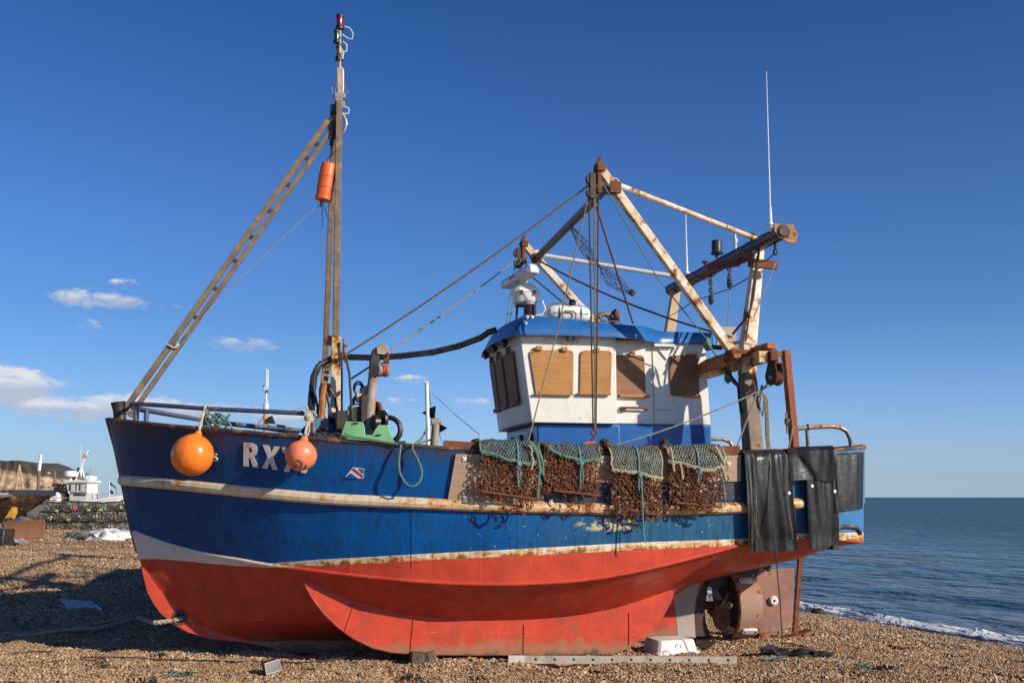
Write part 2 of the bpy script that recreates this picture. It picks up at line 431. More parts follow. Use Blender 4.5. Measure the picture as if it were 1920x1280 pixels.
# ------------------------------------------------------------------ hull shape
def tab(t):
    xs = np.array([a for a, b in t][::-1]); ys = np.array([b for a, b in t][::-1])
    return lambda u: float(np.interp(u, xs, ys))
b_s = tab([(4.41, .03), (4.38, .14), (4.28, .33), (4.1, .57), (3.8, .86), (3.4, 1.14), (3.0, 1.36), (2.4, 1.61), (1.8, 1.78), (1.0, 1.92), (0, 2.0), (-1.5, 2.0), (-3, 1.93), (-3.9, 1.82), (-4.2, 1.77), (-4.38, 1.72), (-4.48, 1.62)])
b_r = tab([(4.23, .03), (4.19, .11), (4.06, .28), (3.8, .51), (3.4, .82), (3.0, 1.09), (2.4, 1.41), (1.8, 1.64), (1.0, 1.84), (0, 1.96), (-1.5, 1.985), (-3, 1.91), (-3.9, 1.80), (-4.2, 1.75), (-4.36, 1.70), (-4.46, 1.60)])
b_c = tab([(4.09, .03), (4.04, .06), (3.9, .12), (3.6, .30), (3.2, .57), (2.8, .85), (2.4, 1.10), (1.8, 1.40), (1.0, 1.69), (0, 1.87), (-1.5, 1.92), (-3, 1.84), (-3.9, 1.74), (-4.2, 1.70), (-4.36, 1.66), (-4.44, 1.58)])

def on_b(px, py, bf):
    d = rayl(px, py); t0 = 9.0; p = OL + d * t0
    while t0 < 18:
        t1 = t0 + 0.02; p = OL + d * t1
        if p.y < bf(p.x): break
        t0 = t1
    return OL + d * (t0 + 0.01)

def row(pix, bf):
    pts = sorted([(p.x, p.z) for p in (on_b(x, y, bf) for x, y in pix)])
    return pts
def smooth_interp(pts):
    xs = np.array([a for a, b in pts]); ys = np.array([b for a, b in pts])
    # monotone-ish cubic (Catmull-Rom in u)
    m = np.gradient(ys, xs)
    def f(u):
        i = int(np.clip(np.searchsorted(xs, u) - 1, 0, len(xs) - 2)); h = xs[i + 1] - xs[i]; t = (u - xs[i]) / h
        t = min(max(t, -0.3), 1.3)
        return float((2*t**3-3*t**2+1)*ys[i] + (t**3-2*t**2+t)*h*m[i] + (-2*t**3+3*t**2)*ys[i+1] + (t**3-t**2)*h*m[i+1])
    return f
w_s = smooth_interp([(-4.5, 2.43)] + row([(240, 790), (330, 799), (430, 807), (560, 819), (640, 826), (740, 833), (850, 841), (1000, 846), (1200, 850), (1390, 851), (1500, 849)], b_s) + [(4.41, 2.74)])
w_r = smooth_interp(row([(300, 905), (400, 915), (500, 925), (620, 935), (740, 941), (900, 948), (1100, 953), (1250, 955), (1385, 951), (1503, 943), (1605, 938)], b_r) + [(4.22, 2.03)])
w_c = smooth_interp([(-4.45, 1.29), (-3.9, 1.345)] + row([(300, 1015), (360, 1032), (450, 1049), (500, 1058), (570, 1067), (700, 1082), (850, 1093), (1000, 1093), (1100, 1086), (1230, 1062), (1330, 1037), (1420, 1014)], b_c) + [(4.08, 1.44)])
kp = [L(x, y, 0) for x, y in [(266, 1058), (285, 1088), (310, 1117), (340, 1142), (385, 1174)]]
w_k = smooth_interp([(-4.45, 1.20), (-4.1, 1.12)] + sorted([(p.x, p.z) for p in (L(x, y, 0) for x, y in [(1262, 1105), (1330, 1086), (1430, 1060), (1500, 1036)])]) + [(-2.1, .46), (-1.5, .27), (-.8, .16), (0, .13), (2.0, .13), (2.7, .16)] + sorted([(p.x, p.z) for p in kp]))
KU = kp[0].x

def hull_pt(u, q):
    """q 0 = sheer, 1 = rubbing strake, 2 = chine, 3 = bottom, 4 = keel; each row has its own stem end"""
    pass

NT_ = 90
ts = [1 - (i / (NT_ - 1)) for i in range(NT_)]
def urow(u0, u1):
    return [u1 + (u0 - u1) * (1 - (1 - t) ** 1.7) for t in ts]      # from the stem aft, dense at the bow
US, UR, UC, UK = urow(4.41, -4.48), urow(4.225, -4.46), urow(4.085, -4.44), urow(KU, -4.42)
tops = []; bots = []
for i in range(NT_):
    s = V3((US[i], b_s(US[i]), w_s(US[i]))); r = V3((UR[i], b_r(UR[i]), w_r(UR[i]))); c = V3((UC[i], b_c(UC[i]), w_c(UC[i])))
    k = V3((UK[i], .035, min(w_k(UK[i]), c.z - .05)))
    col = []
    for j in range(13):          # sheer to chine through the strake, one smooth curve
        a = j / 12
        x = 2 * a
        p = s * ((x - 1) * (x - 2) / 2) + r * (-x * (x - 2)) + c * (x * (x - 1) / 2)
        col.append(p)
    tops.append(col)
    jn = V3((k.x + .4 * (c.x - k.x), .60 * c.y, k.z + .33 * (c.z - k.z)))
    col = []
    for j in range(13):          # flat bottom plates: chine to bilge, bilge to keel, softened at the bend
        a = j / 12
        p = c + (jn - c) * (a / .55) if a < .55 else jn + (k - jn) * ((a - .55) / .45)
        q = c * (1 - a) ** 2 + jn * 2 * a * (1 - a) + k * a * a
        col.append(p * .8 + q * .2)
    bots.append(col)
def mirror(p): return V3((p.x, -p.y, p.z))
def both(rows):
    mb = MB(); mb.grid(rows); mb.grid([[mirror(p) for p in r] for r in rows]); return mb
top_mb = both(tops); bot_mb = both(bots)
top_mb.grid([tops[-1], [mirror(p) for p in tops[-1]]])            # transom
bot_mb.grid([bots[-1], [mirror(p) for p in bots[-1]]])
BV = BVHTree.FromPolygons(top_mb.v + bot_mb.v, top_mb.f + [tuple(i + len(top_mb.v) for i in f) for f in bot_mb.f])

def HP(px, py, off=0.0):
    """the point of the hull side seen in that direction, off metres outboard"""
    d = rayl(px, py).normalized(); h = BV.ray_cast(OL, d)
    if h[0] is None:
        p = L(px, py, 1.9); return p + V3((0, off, 0))
    n = h[1]
    if n.dot(d) > 0: n = -n
    return h[0] + n * off

# ------------------------------------------------------------------ hull paint
def fcurve(t, node_u, pts, lo, hi):
    """piecewise line w(u) as a float curve; u in -4.6..4.6, w in lo..hi"""
    o = t.n('ShaderNodeFloatCurve'); cm = o.mapping; c = cm.curves[0]
    P = [((u + 4.6) / 9.2, (w - lo) / (hi - lo)) for u, w in sorted(pts)]
    c.points[0].location = (0, P[0][1]); c.points[1].location = (1, P[-1][1])
    for x, y in P: c.points.new(x, y)
    for p in c.points: p.handle_type = 'VECTOR'
    cm.update()
    t.put(o.inputs['Value'], t.math('MULTIPLY_ADD', node_u, 1 / 9.2, 0.5))
    return t.math('MULTIPLY_ADD', o.outputs[0], hi - lo, lo)
RED_L = [(p.x, p.z) for p in (on_b(x, y, lambda u: b_c(u) + .0) for x, y in [(270, 1048), (300, 1048), (350, 1052), (400, 1057), (450, 1061), (500, 1064), (600, 1060), (800, 1049), (1000, 1040), (1200, 1030), (1390, 1022), (1488, 1010), (1600, 1013)])]
WHT_L = [(p.x, p.z) for p in (on_b(x, y, lambda u: b_c(u) + .02) for x, y in [(500, 1056), (600, 1048), (800, 1037), (1000, 1027), (1200, 1016), (1390, 1010), (1488, 1000), (1600, 998)])]
WHT_L += [(4.4, WHT_L[0][1] - .2 if WHT_L[0][0] > 0 else 1.0)]

def hull_paint(name, lower):
    m, nt, b = nodes(name); t = NT(nt); oc = t.oc()
    sep = t.n('ShaderNodeSeparateXYZ'); t.put(sep.inputs[0], oc); u, w = sep.outputs[0], sep.outputs[2]
    stre = t.mapv(oc, (26, 26, 0.55)); n_st = t.noise(stre, 1.0, 6, 0.65)
    n_big = t.noise(oc, 1.3, 6, 0.6); n_mid = t.noise(oc, 5, 7, 0.65); n_fine = t.noise(oc, 22, 7, 0.7)
    edge = t.math('MULTIPLY_ADD', t.math('SUBTRACT', n_fine, 0.5), 0.012, w)
    wr = fcurve(t, u, RED_L, 0.8, 1.6)
    # red anti-fouling, worn
    red = t.mix(t.sm(n_mid, 0.35, 0.65), (0.63, 0.078, 0.040), (0.50, 0.058, 0.033))
    red = t.mix(t.sm(t.noise(t.mapv(oc, (1, 1, 1), (5, 2, 9)), 3.2, 9, 0.72), 0.60, 0.70, 0, .45), red, (0.36, 0.085, 0.052))
    red = t.mix(t.sm(t.noise(t.mapv(oc, (1, 1, .7), (1, 7, 3)), 9, 8, 0.7), 0.66, 0.72, 0, .85), red, (0.105, 0.048, 0.030))
    red = t.mix(t.sm(n_st, 0.56, 0.75, 0, .3), red, (0.66, 0.17, 0.11))
    stain = t.math('MULTIPLY', t.sm(t.noise(t.mapv(oc, (1, 1, .45), (2, 8, 4)), 2.1, 9, .7), .50, .68), t.sm(w, 1.05, .35, .25, 1))
    red = t.mix(t.math('MULTIPLY', stain, .62), red, (0.26, 0.072, 0.040))
    red = t.mix(t.math('MULTIPLY', t.sm(t.noise(t.mapv(oc, (3, 3, .35), (7, 1, 0)), 5, 7, .7), .55, .72), .45), red, (0.20, 0.055, 0.035))
    pt_ = t.noise(t.mapv(oc, (1, 1, .8), (6, 6, 1)), 3.6, 11, .74)
    red = t.mix(t.math('MULTIPLY', t.sm(pt_, .605, .63, 0, .85), t.sm(w, .95, .55)), red, t.mix(n_fine, (0.36, 0.15, 0.08), (0.20, 0.085, 0.045)))
    scr_ = t.noise(t.mapv(oc, (.6, .6, 7), (1, 1, 5)), 6, 5, .6)
    red = t.mix(t.math('MULTIPLY', t.sm(scr_, .66, .70), t.sm(w, .75, .3)), red, (0.62, 0.24, 0.17))
    gw = t.math('MULTIPLY_ADD', t.math('SUBTRACT', t.noise(t.mapv(oc, (1, 1, .8)), 3.1, 12, .78), .5), .62, w)
    gw = t.math('MULTIPLY_ADD', t.math('SUBTRACT', n_fine, .5), .10, gw)
    gm_ = t.math('MULTIPLY', t.sm(gw, .25, .13), t.sm(n_fine, .22, .5, .45, 1))
    red = t.mix(t.math('MULTIPLY', gm_, .9), red, t.mix(t.noise(oc, 6, 8, .7), (0.42, 0.22, 0.12), (0.24, 0.12, 0.065)))
    red = t.mix(t.sm(gw, .09, .03), red, (0.12, 0.085, 0.058))
    # white boot top with rust
    wht = t.mix(t.sm(n_mid, 0.4, 0.7), (0.78, 0.74, 0.63), (0.74, 0.60, 0.36))
    rs = t.math('MULTIPLY_ADD', t.math('SUBTRACT', wr, w), 1.6, t.math('MULTIPLY_ADD', n_st, .35, t.math('MULTIPLY', t.noise(t.mapv(oc, (1, 1, 2)), 7, 9, .7), .75)))
    aft = t.sm(u, 3.2, 1.6)
    rust = t.mix(n_fine, RUST1, (0.40, 0.17, 0.04))
    wht = t.mix(t.math('MULTIPLY', t.sm(rs, 0.40, 0.54, 0, .9), aft), wht, (0.56, 0.29, 0.08))
    wht = t.mix(t.math('MULTIPLY', t.sm(rs, 0.52, 0.57), aft), wht, rust)
    wht = t.mix(t.sm(u, 3.9, 2.4, .55, 0), wht, (0.55, 0.55, 0.56))
    rough = 0.42
    if lower:
        col = t.mix(t.math('GREATER_THAN', edge, wr), red, wht)
    else:
        ww = fcurve(t, u, WHT_L, 0.8, 1.6)
        blue = t.mix(t.sm(n_big, 0.36, 0.64), (0.0005, 0.098, 0.345), (0.0005, 0.074, 0.280))
        teal = t.mix(t.sm(t.noise(stre, .6, 6, .6), .4, .65), (0.014, 0.105, 0.215), (0.040, 0.135, 0.195))
        fade = t.sm(t.math('MULTIPLY_ADD', n_big, 1.6, u), 1.3, -0.6)
        blue = t.mix(t.math('MULTIPLY', fade, .85), blue, teal)
        # bow darkened: dirt, plus its shade painted in; brownish under the rail
        blue = t.mix(t.math('MULTIPLY', t.sm(u, 2.3, 3.6), t.sm(w, 1.55, 2.2, .25, .62)), blue, (0.010, 0.020, 0.050))
        st = t.math('MULTIPLY', t.sm(n_st, 0.43, 0.64), t.sm(n_mid, 0.34, 0.58))
        blue = t.mix(t.math('MULTIPLY', st, .7), blue, (0.006, 0.045, 0.085))
        ws = fcurve(t, u, [(q, w_s(q)) for q in (-4.4, -3, -1.5, 0, 1, 2, 3, 4, 4.4)], 2.0, 3.0)
        under = t.math('SUBTRACT', ws, w)
        blue = t.mix(t.math('MULTIPLY', t.sm(under, 0.26, 0.0), t.sm(t.noise(stre, 1.4, 5, .6), .36, .6)), blue, (0.050, 0.036, 0.030))
        # rust spots and scrapes
        sp = t.noise(t.mapv(oc, (1.2, 1.2, .8), (2, 5, 1)), 8, 6, 0.6)
        blue = t.mix(t.sm(sp, 0.69, 0.73, 0, .9), blue, (0.075, 0.050, 0.030))
        blue = t.mix(t.math('MULTIPLY', t.sm(t.noise(t.mapv(oc, (1, 1, 1), (9, 9, 9)), 24, 5, .6), 0.66, 0.70), t.sm(u, 1.0, -0.5)), blue, (0.52, 0.44, 0.27))
        du = t.math('DIVIDE', t.math('ADD', u, 1.15), .42); dw = t.math('DIVIDE', t.math('SUBTRACT', w, 1.53), .085)
        dd = t.math('ADD', t.math('POWER', t.math('ABSOLUTE', du), 2.0), t.math('POWER', t.math('ABSOLUTE', dw), 2.0))
        scr = t.math('MULTIPLY', t.sm(dd, 1.0, 0.3), t.sm(t.noise(t.mapv(oc, (1, 1, 1.8)), 10, 8, .75), 0.47, 0.53))
        blue = t.mix(scr, blue, (0.56, 0.49, 0.30))
        # bare weathered blue at the stern corner
        blue = t.mix(t.sm(u, -3.7, -4.05), blue, t.mix(t.sm(n_fine, .55, .66), (0.045, 0.20, 0.46), (0.24, 0.16, 0.11)))
        col = t.mix(t.math('GREATER_THAN', edge, wr), red, t.mix(t.math('GREATER_THAN', edge, ww), wht, blue))
    t.put(b.inputs['Base Color'], col)
    t.put(b.inputs['Roughness'], t.sm(n_mid, .3, .7, .34, .5)); b.inputs['Specular IOR Level'].default_value = .26
    # welded plates pull in between the frames, plus brush texture
    wav = t.n('ShaderNodeTexNoise'); t.put(wav.inputs['Vector'], t.mapv(oc, (1, 1, .8))); wav.inputs['Scale'].default_value = 2.2; wav.inputs['Detail'].default_value = 2
    h = t.math('MULTIPLY_ADD', wav.outputs[0], 1.0, t.math('MULTIPLY', n_fine, .10))
    h = t.math('MULTIPLY_ADD', n_st, .10, h)
    if not lower:
        fu = t.math('ABSOLUTE', t.math('SUBTRACT', t.math('FRACT', t.math('MULTIPLY_ADD', u, 1 / 1.37, .31)), .5))
        h = t.math('MULTIPLY_ADD', t.sm(fu, .012, .003), .22, h)
    t.put(b.inputs['Normal'], t.bump(h, .35, .02))
    return m
M['top'] = hull_paint('hull_topside_paint', False); M['bot'] = hull_paint('hull_bottom_paint', True)

# strake paint: cream over rust
def strake_paint():
    m, nt, b = nodes('strake_paint'); t = NT(nt); oc = t.oc()
    sep = t.n('ShaderNodeSeparateXYZ'); t.put(sep.inputs[0], oc); u = sep.outputs[0]
    n1 = t.noise(t.mapv(oc, (18, 18, 1.2)), 1, 5, .6); n2 = t.noise(oc, 7, 9, .7)
    base = t.mix(t.sm(n1, .4, .7), (0.70, 0.62, 0.46), (0.62, 0.46, 0.24))
    amt = t.math('MULTIPLY_ADD', t.sm(u, 2.6, -.6), .13, n2)
    base = t.mix(t.sm(amt, .52, .66, 0, .9), base, (0.60, 0.28, 0.07))
    base = t.mix(t.sm(amt, .66, .70), base, t.mix(n1, RUST1, RUST2))
    t.put(b.inputs['Base Color'], base); b.inputs['Roughness'].default_value = .55
    t.put(b.inputs['Normal'], t.bump(n2, .4, .006)); return m
M['strake'] = strake_paint()

# ------------------------------------------------------------------ the boat
boat = thing('fishing_boat', 'large blue and red steel fishing boat with white wheelhouse hauled up on the shingle', 'fishing boat', BM)
def P(mb, name, m, par=None, **k): return mb.build(name, m, par or boat, **k)

hull = P(top_mb, 'hull_side', M['top'], smooth=30)
P(bot_mb, 'hull_bottom', M['bot'], smooth=30)
mb = MB(); mb.tube([p[0] + V3((0, -.01, .0)) for p in tops], .024, 8); mb.tube([mirror(p[0] + V3((0, -.01, 0))) for p in tops], .024, 8)
a, b_ = tops[-1][0], mirror(tops[-1][0]); mb.tube([a, b_], .035, 8)
P(mb, 'gunwale_rail', M['capm'])
def at_z(colm, z):
    for a, b in zip(colm, colm[1:]):
        if b.z <= z <= a.z: return a + (b - a) * ((a.z - z) / max(a.z - b.z, 1e-6))
    return colm[-1]
inner = []
for p in tops:
    a = at_z(p, p[0].z - .02); b = at_z(p, 1.75)
    inner.append([V3((a.x - .05, max(a.y - .06, .004), a.z)), V3((b.x - .05, max(b.y - .06, .004), b.z))])
P(both(inner), 'bulwark', M['turq'])
P(MB().grid([[V3((r[1].x, r[1].y + .03, 1.76)), V3((r[1].x, -r[1].y - .03, 1.76))] for r in inner]), 'deck', M['deck'])

def along(f_u, pts, r, off, name, m, u0, u1, n=70, both_=True):
    mb = MB(); row_ = []
    for i in range(n):
        u = u0 + (u1 - u0) * i / (n - 1)
        row_.append(V3((u, pts(u) + off, f_u(u))))
    mb.tube(row_, r, 10)
    if both_: mb.tube([mirror(p) for p in row_], r, 10)
    return P(mb, name, m)
us = L(1503, 943, 1.85).x
along(w_r, b_r, .064, .012, 'rubbing_strake', M['strake'], 4.205, us)
along(w_c, b_c, .020, .004, 'chine_bar', M['bot'], 4.05, -3.9)
# stem bar and forefoot plate with its hawse hole
stem_px = [(258, 1030), (263, 1050), (268, 1080), (276, 1110), (287, 1131), (301, 1150), (324, 1170), (352, 1185), (392, 1197), (450, 1203)]
outer = [L(x, y, .04) for x, y in stem_px]
poly = outer + [V3((2.2, .04, .02)), V3((2.2, .04, .30)), V3((3.2, .04, .38)), V3((3.60, .04, .75)), V3((3.8, .04, 1.05))]
hc = L(337, 1157, .04); hole = [hc + V3((math.cos(a) * .073, 0, math.sin(a) * .073)) for a in [2 * math.pi * k / 18 for k in range(18)]]
P(MB().prism(poly, (0, -.08, 0), [hole]), 'forefoot_plate', M['bot'], bev=.008)
P(MB().ring(hc + V3((0, .0, 0)), (0, 1, 0), .078, .014, 22, 6), 'hawse_ring', M['rust'])
P(MB().box((0.2, 0, .07), (4.4, .12, .15)), 'keel_bar', M['bot'])
stem_line = [V3((4.425, 0, 2.76))] + [L(x, y, 0) for x, y in [(216, 840), (228, 898), (247, 995), (258, 1035)]]
P(MB().tube(stem_line, .022, 8), 'stem_bar', M['rust'])
# bilge keel (port, and its twin to starboard)
bk_px = [(567, 1082), (576, 1103), (590, 1127), (610, 1152), (636, 1176), (664, 1196), (700, 1213), (735, 1221), (780, 1225), (900, 1226), (1040, 1226), (1150, 1225), (1180, 1212), (1212, 1190), (1240, 1158), (1256, 1130), (1266, 1104)]
for sg in (1, -1):
    low = [L(x, y, 1.17) for x, y in bk_px]
    top_ = [V3((p.x, 1.17, 1.0)) for p in reversed(low)]
    top_ = [V3((p.x, 1.17, max(w_c(p.x) - .12, q.z + .02))) for p, q in zip(top_, reversed(low))]
    poly = low + top_
    mb = MB().prism(poly, (0, -.03, 0))
    if sg < 0: mb.v = [mirror(p) for p in mb.v]
    bk = P(mb, 'bilge_keel', M['bot'], smooth=20)
    mb = MB().tube([p + V3((0, -.015, 0)) for p in low], .017, 6)
    for x0, y0, x1, y1 in [(668, 1120, 646, 1186), (776, 1156, 770, 1222), (983, 1170, 982, 1224), (1180, 1148, 1180, 1208)]:
        mb.tube([L(x0, y0, 1.175), L(x1, y1, 1.175)], .008, 5)
    if sg < 0: mb.v = [mirror(p) for p in mb.v]
    P(mb, 'edge_bar', M['bot'], bk)
# stern gear
dw = [L(x, y, .06) for x, y in [(1150, 1150), (1262, 1080), (1330, 1075), (1313, 1100), (1306, 1125), (1303, 1150), (1305, 1195), (1150, 1205)]]
P(MB().prism(dw, (0, -.12, 0)), 'deadwood', M['bot'])
gp = [L(x, y, .065) for x, y in [(1263, 1117), (1310, 1088), (1310, 1103), (1304, 1125), (1301.5, 1150), (1303.5, 1193), (1271, 1193), (1268, 1160)]]
P(MB().prism(gp, (0, -.13, 0)), 'stern_plate', M['greyplate'])
P(MB().prism([L(x, y, .05) for x, y in [(1300, 1098), (1332, 1084), (1327, 1110), (1322, 1140), (1324, 1165), (1334, 1194), (1303, 1194)]], (0, -.10, 0)), 'stern_shade_plate', M['ironblack'], bev=.02)  # black plate added for the shade on the deadwood's aft edge
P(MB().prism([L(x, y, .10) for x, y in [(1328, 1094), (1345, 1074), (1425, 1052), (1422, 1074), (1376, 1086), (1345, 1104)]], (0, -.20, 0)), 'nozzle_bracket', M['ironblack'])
RC = V3((-3.34, 0, .44))
nz = MB()
prof = [(.405, .0), (.425, .02), (.42, .16), (.40, .335), (.375, .335), (.355, .18), (.365, .04), (.39, -.01), (.405, 0)]
vs = []; nn = 40
for r_, z_ in prof:
    vs.append([RC + V3((-z_, r_ * math.cos(2 * math.pi * k / nn), r_ * math.sin(2 * math.pi * k / nn))) for k in range(nn)])
nz.grid(vs[:5], closed=True)
nozzle = P(nz, 'propeller_nozzle', M['nozzle'])
P(MB().grid(vs[4:], closed=True), 'nozzle_inner_shade', M['ironblack'], nozzle)  # inner ring faces coloured black to deepen the shade in the opening
def pill(mb, c, ax, n_, ln, w_, th):
    c = V3(c); ax = V3(ax).normalized(); n_ = V3(n_).normalized(); s_ = ax.cross(n_)
    pts = []
    for k in range(8): a = -math.pi / 2 + math.pi * k / 7; pts.append(c + ax * (ln / 2 - w_ / 2 + math.cos(a) * w_ / 2) + s_ * math.sin(a) * w_ / 2)
    for k in range(8): a = math.pi / 2 + math.pi * k / 7; pts.append(c + ax * (-(ln / 2 - w_ / 2) + math.cos(a) * w_ / 2) + s_ * math.sin(a) * w_ / 2)
    mb.prism(pts, n_ * th)
def ringpt(ang, ax_): return RC + V3((-ax_, .42 * math.cos(ang), .42 * math.sin(ang)))
for ang, ln in ((R(49), .22), (R(-42), .21)):
    c = ringpt(ang, .17); n_ = V3((0, math.cos(ang), math.sin(ang)))
    an = MB(); pill(an, c - n_ * .006, (-1, 0, 0), n_, ln, .065, .045); an = P(an, 'zinc_anode', M['zinc'], nozzle, bev=.008)
    bl = MB()
    for s_ in (-.07, .07): bl.lathe(c + V3((s_, 0, 0)) + n_ * .036, n_, [(.012, 0), (.012, .006)], 10)
    P(bl, 'bolt', M['dark'], an)
hubx = -3.26
prop = MB(); prop.lathe((hubx + .12, 0, .44), (-1, 0, 0), [(.03, 0), (.075, .03), (.08, .17), (.05, .24), (.01, .28)], 16)
for k in range(4):
    a0 = R(28 + 90 * k); rows_ = []
    for i in range(7):
        rr = .06 + .27 * i / 6; wd = .13 + .13 * math.sin(math.pi * (i + 1) / 8.2); row_ = []
        for j in range(6):
            s_ = (j / 5 - .5) * wd * (1 if i < 6 else .55)
            pit = R(52 - 25 * i / 6)
            ang = a0 + s_ * math.cos(pit) / rr * .9
            row_.append(V3((hubx - s_ * math.sin(pit) + .02, rr * math.cos(ang), .44 + rr * math.sin(ang))))
        rows_.append(row_)
    prop.sheet(rows_, .014, (1, 0, 0))
P(prop, 'propeller', M['bronze'])
P(MB().tube([V3((-2.7, 0, .46)), V3((-3.35, 0, .44))], .055, 10), 'propeller_shaft', M['ironblack'])
rud = [L(x, y, .03) for x, y in [(1418, 1068), (1490, 1064), (1489, 1100), (1487, 1150), (1484, 1170), (1474, 1181), (1440, 1186), (1412, 1189)]]
rudder = P(MB().prism(rud, (0, -.06, 0)), 'rudder', M['rudder'], bev=.012)
c = L(1449, 1125, .03); an = P(MB().lathe(c, (0, 1, 0), [(.062, 0), (.062, .035), (.045, .05), (.001, .05)], 18), 'zinc_anode', M['zinc'], rudder)
P(MB().lathe(c + V3((0, .047, 0)), (0, 1, 0), [(.016, 0), (.016, .008)], 10), 'bolt', M['dark'], an)
mb = MB(); mb.tube([L(1440, 1070, 0), L(1436, 1030, 0)], .045, 10); mb.box(L(1424, 1062, 0), (.22, .12, .05)); mb.box(L(1410, 1066, 0), (.12, .14, .08))
P(mb, 'rudder_stock', M['ironblack'])
sk = [L(x, y, 0) for x, y in [(1395, 1202), (1430, 1201), (1470, 1196), (1500, 1189), (1518, 1181)]]
mb = MB()
for i in range(4): mb.beam(sk[i], sk[i + 1], .22 if i > 2 else .18, .035)
mb.lathe(L(1431, 1198, 0), (0, 0, 1), [(.10, 0), (.09, .05), (.06, .09), (.03, .10)], 14)
P(mb, 'rudder_shoe', M['rustred'])
P(MB().beam(L(1503, 1010, 0), L(1490, 1186, 0), .055), 'stern_post', M['rust'])

# ---- boards and panels on the side
def strip(name, m, top_px, bot_px, off, th, n=40, nr=7, par=None, wob=0, seed=0, fold=0):
    """a sheet on the ship's side between an upper and a lower line"""
    def at(line, s):
        xs = [p[0] for p in line]; ys = [p[1] for p in line]; k = s * (len(line) - 1); i = min(int(k), len(line) - 2); f = k - i
        return xs[i] + (xs[i + 1] - xs[i]) * f, ys[i] + (ys[i + 1] - ys[i]) * f
    rows_ = []; last = [9.0] * n
    for j in range(nr):
        row_ = []
        for i in range(n):
            s = i / (n - 1); a = at(top_px, s); b = at(bot_px, s); f = j / (nr - 1)
            px, py = a[0] + (b[0] - a[0]) * f, a[1] + (b[1] - a[1]) * f
            o = off + wob * (noise.noise((s * 6 + seed, f * 1.2, seed)) * .7 + noise.noise((s * 2.1 + seed * 3, f * .8, 1)) * .6) + fold * f
            p = HP(px, py, 0)
            if p.y < last[i] - .025 and last[i] < 5: p = L(px, py, last[i] - .004)     # hangs straight where the hull falls away
            last[i] = p.y; row_.append(p + V3((0, o, 0)))
        rows_.append(row_)
    return rows_
c6 = lambda x, y: (820 + x / 3.31, 800 + y / 3.31)
def board(name, m, T, B, off, th, **k):
    r_ = strip(name, m, T, B, off, th, **k)
    return P(MB().sheet(r_, th, (0, 1, 0)), name, m, smooth=30)
board('dark_side_panel', M['bulk'], [c6(600, 330), c6(1200, 336), c6(1888, 330)], [c6(600, 476), c6(1200, 478), c6(1888, 452)], .006, .012)
ba = board('side_board', M['plyt'], [c6(112, 168), c6(300, 172), c6(620, 174)], [c6(60, 462), c6(300, 458), c6(660, 476)], .022, .02)
ba['label'] = 'large tan plywood sheet with a jagged bow end'
bb = board('side_board', M['plyt'], [c6(620, 174), c6(1250, 182), c6(1876, 176)], [c6(660, 335), c6(1250, 352), c6(1876, 338)], .020, .022)
P(MB().sheet(strip('', None, [c6(1105, 345), c6(1386, 345)], [c6(1105, 374), c6(1386, 372)], .02, .02, n=10, nr=3), .022, (0, 1, 0)), 'side_board', M['plyt'])
mb = MB()
for x, y in [(165, 200), (1022, 222), (1798, 228), (700, 460), (170, 440)]:
    px, py = c6(x, y); p = HP(px, py, 0); mb.box(p + V3((0, .048, 0)), (.045, .008, .045)); mb.lathe(p + V3((0, .05, 0)), (0, 1, 0), [(.011, 0), (.011, .012)], 8)
P(mb, 'board_bolt', M['zinc'], bb)
# low rusty washboard on top of the bulwark
mb = MB()
for a, b in (((832, 834), (900, 838)), ((900, 838), (1060, 842)), ((1060, 842), (1250, 844)), ((1250, 844), (1386, 844))):
    p = L(*a, 1.93); q = L(*b, 1.93); mb.beam(p, q, .05, .10)
P(mb, 'washboard', M['rust'])

# registration letters, the small letter beside them and the flag plate
def glyph(poly, quad, off, th, name, m, holes=()):
    (x0, y0), (x1, y1), (x2, y2), (x3, y3) = quad       # top-left, top-right, bottom-right, bottom-left
    def mp(a):
        u, v = a; v = 1 - v
        xt, yt = x0 + (x1 - x0) * u, y0 + (y1 - y0) * u; xb, yb = x3 + (x2 - x3) * u, y3 + (y2 - y3) * u
        return HP(xt + (xb - xt) * v, yt + (yb - yt) * v, off)
    n_ = V3((0.25, .93, -.2))
    mb = MB().prism([mp(a) for a in poly], n_ * th, [[mp(a) for a in h] for h in holes])
    return P(mb, name, m, smooth=0)
gR = [(0, 0), (0, 1), (.55, 1), (.78, .93), (.88, .74), (.80, .53), (.64, .44), (.95, 0), (.62, 0), (.40, .38), (.32, .38), (.32, 0)]
gRh = [(.32, .60), (.32, .80), (.48, .80), (.57, .70), (.48, .60)]
gX = [(0, 0), (.33, .52), (.02, 1), (.36, 1), (.52, .71), (.66, 1), (.98, 1), (.66, .52), (1, 0), (.66, 0), (.49, .31), (.33, 0)]
g7 = [(0, 1), (.92, 1), (.92, .80), (.44, 0), (.10, 0), (.54, .77), (0, .77)]
glyph(gR, ((457.6, 829), (487, 831), (487, 876), (457.2, 872.6)), .004, .014, 'registration_letter', M['letter'], [gRh])
glyph(gX, ((492.5, 833), (526.5, 837.5), (521.5, 880.5), (492, 876.5)), .004, .014, 'registration_letter', M['letter'])
glyph(g7, ((530.4, 838), (560, 842), (558, 886), (530, 882.4)), .004, .014, 'registration_numeral', M['letter'])
glyph(g7, ((561, 841.5), (590, 845.5), (590, 888), (562, 885)), .004, .014, 'registration_numeral', M['letter'])
sp = [(407.5, 852.2), (405.8, 850.8), (403.4, 851), (401.8, 852.8), (402.4, 855), (404.8, 856.6), (407.2, 858.2), (408, 860.4), (406.8, 862.4), (404, 862.8), (401.4, 861.4)]
P(MB().tube([HP(x, y, .006) for x, y in sp], .0085, 6), 'name_letter', M['letter'])
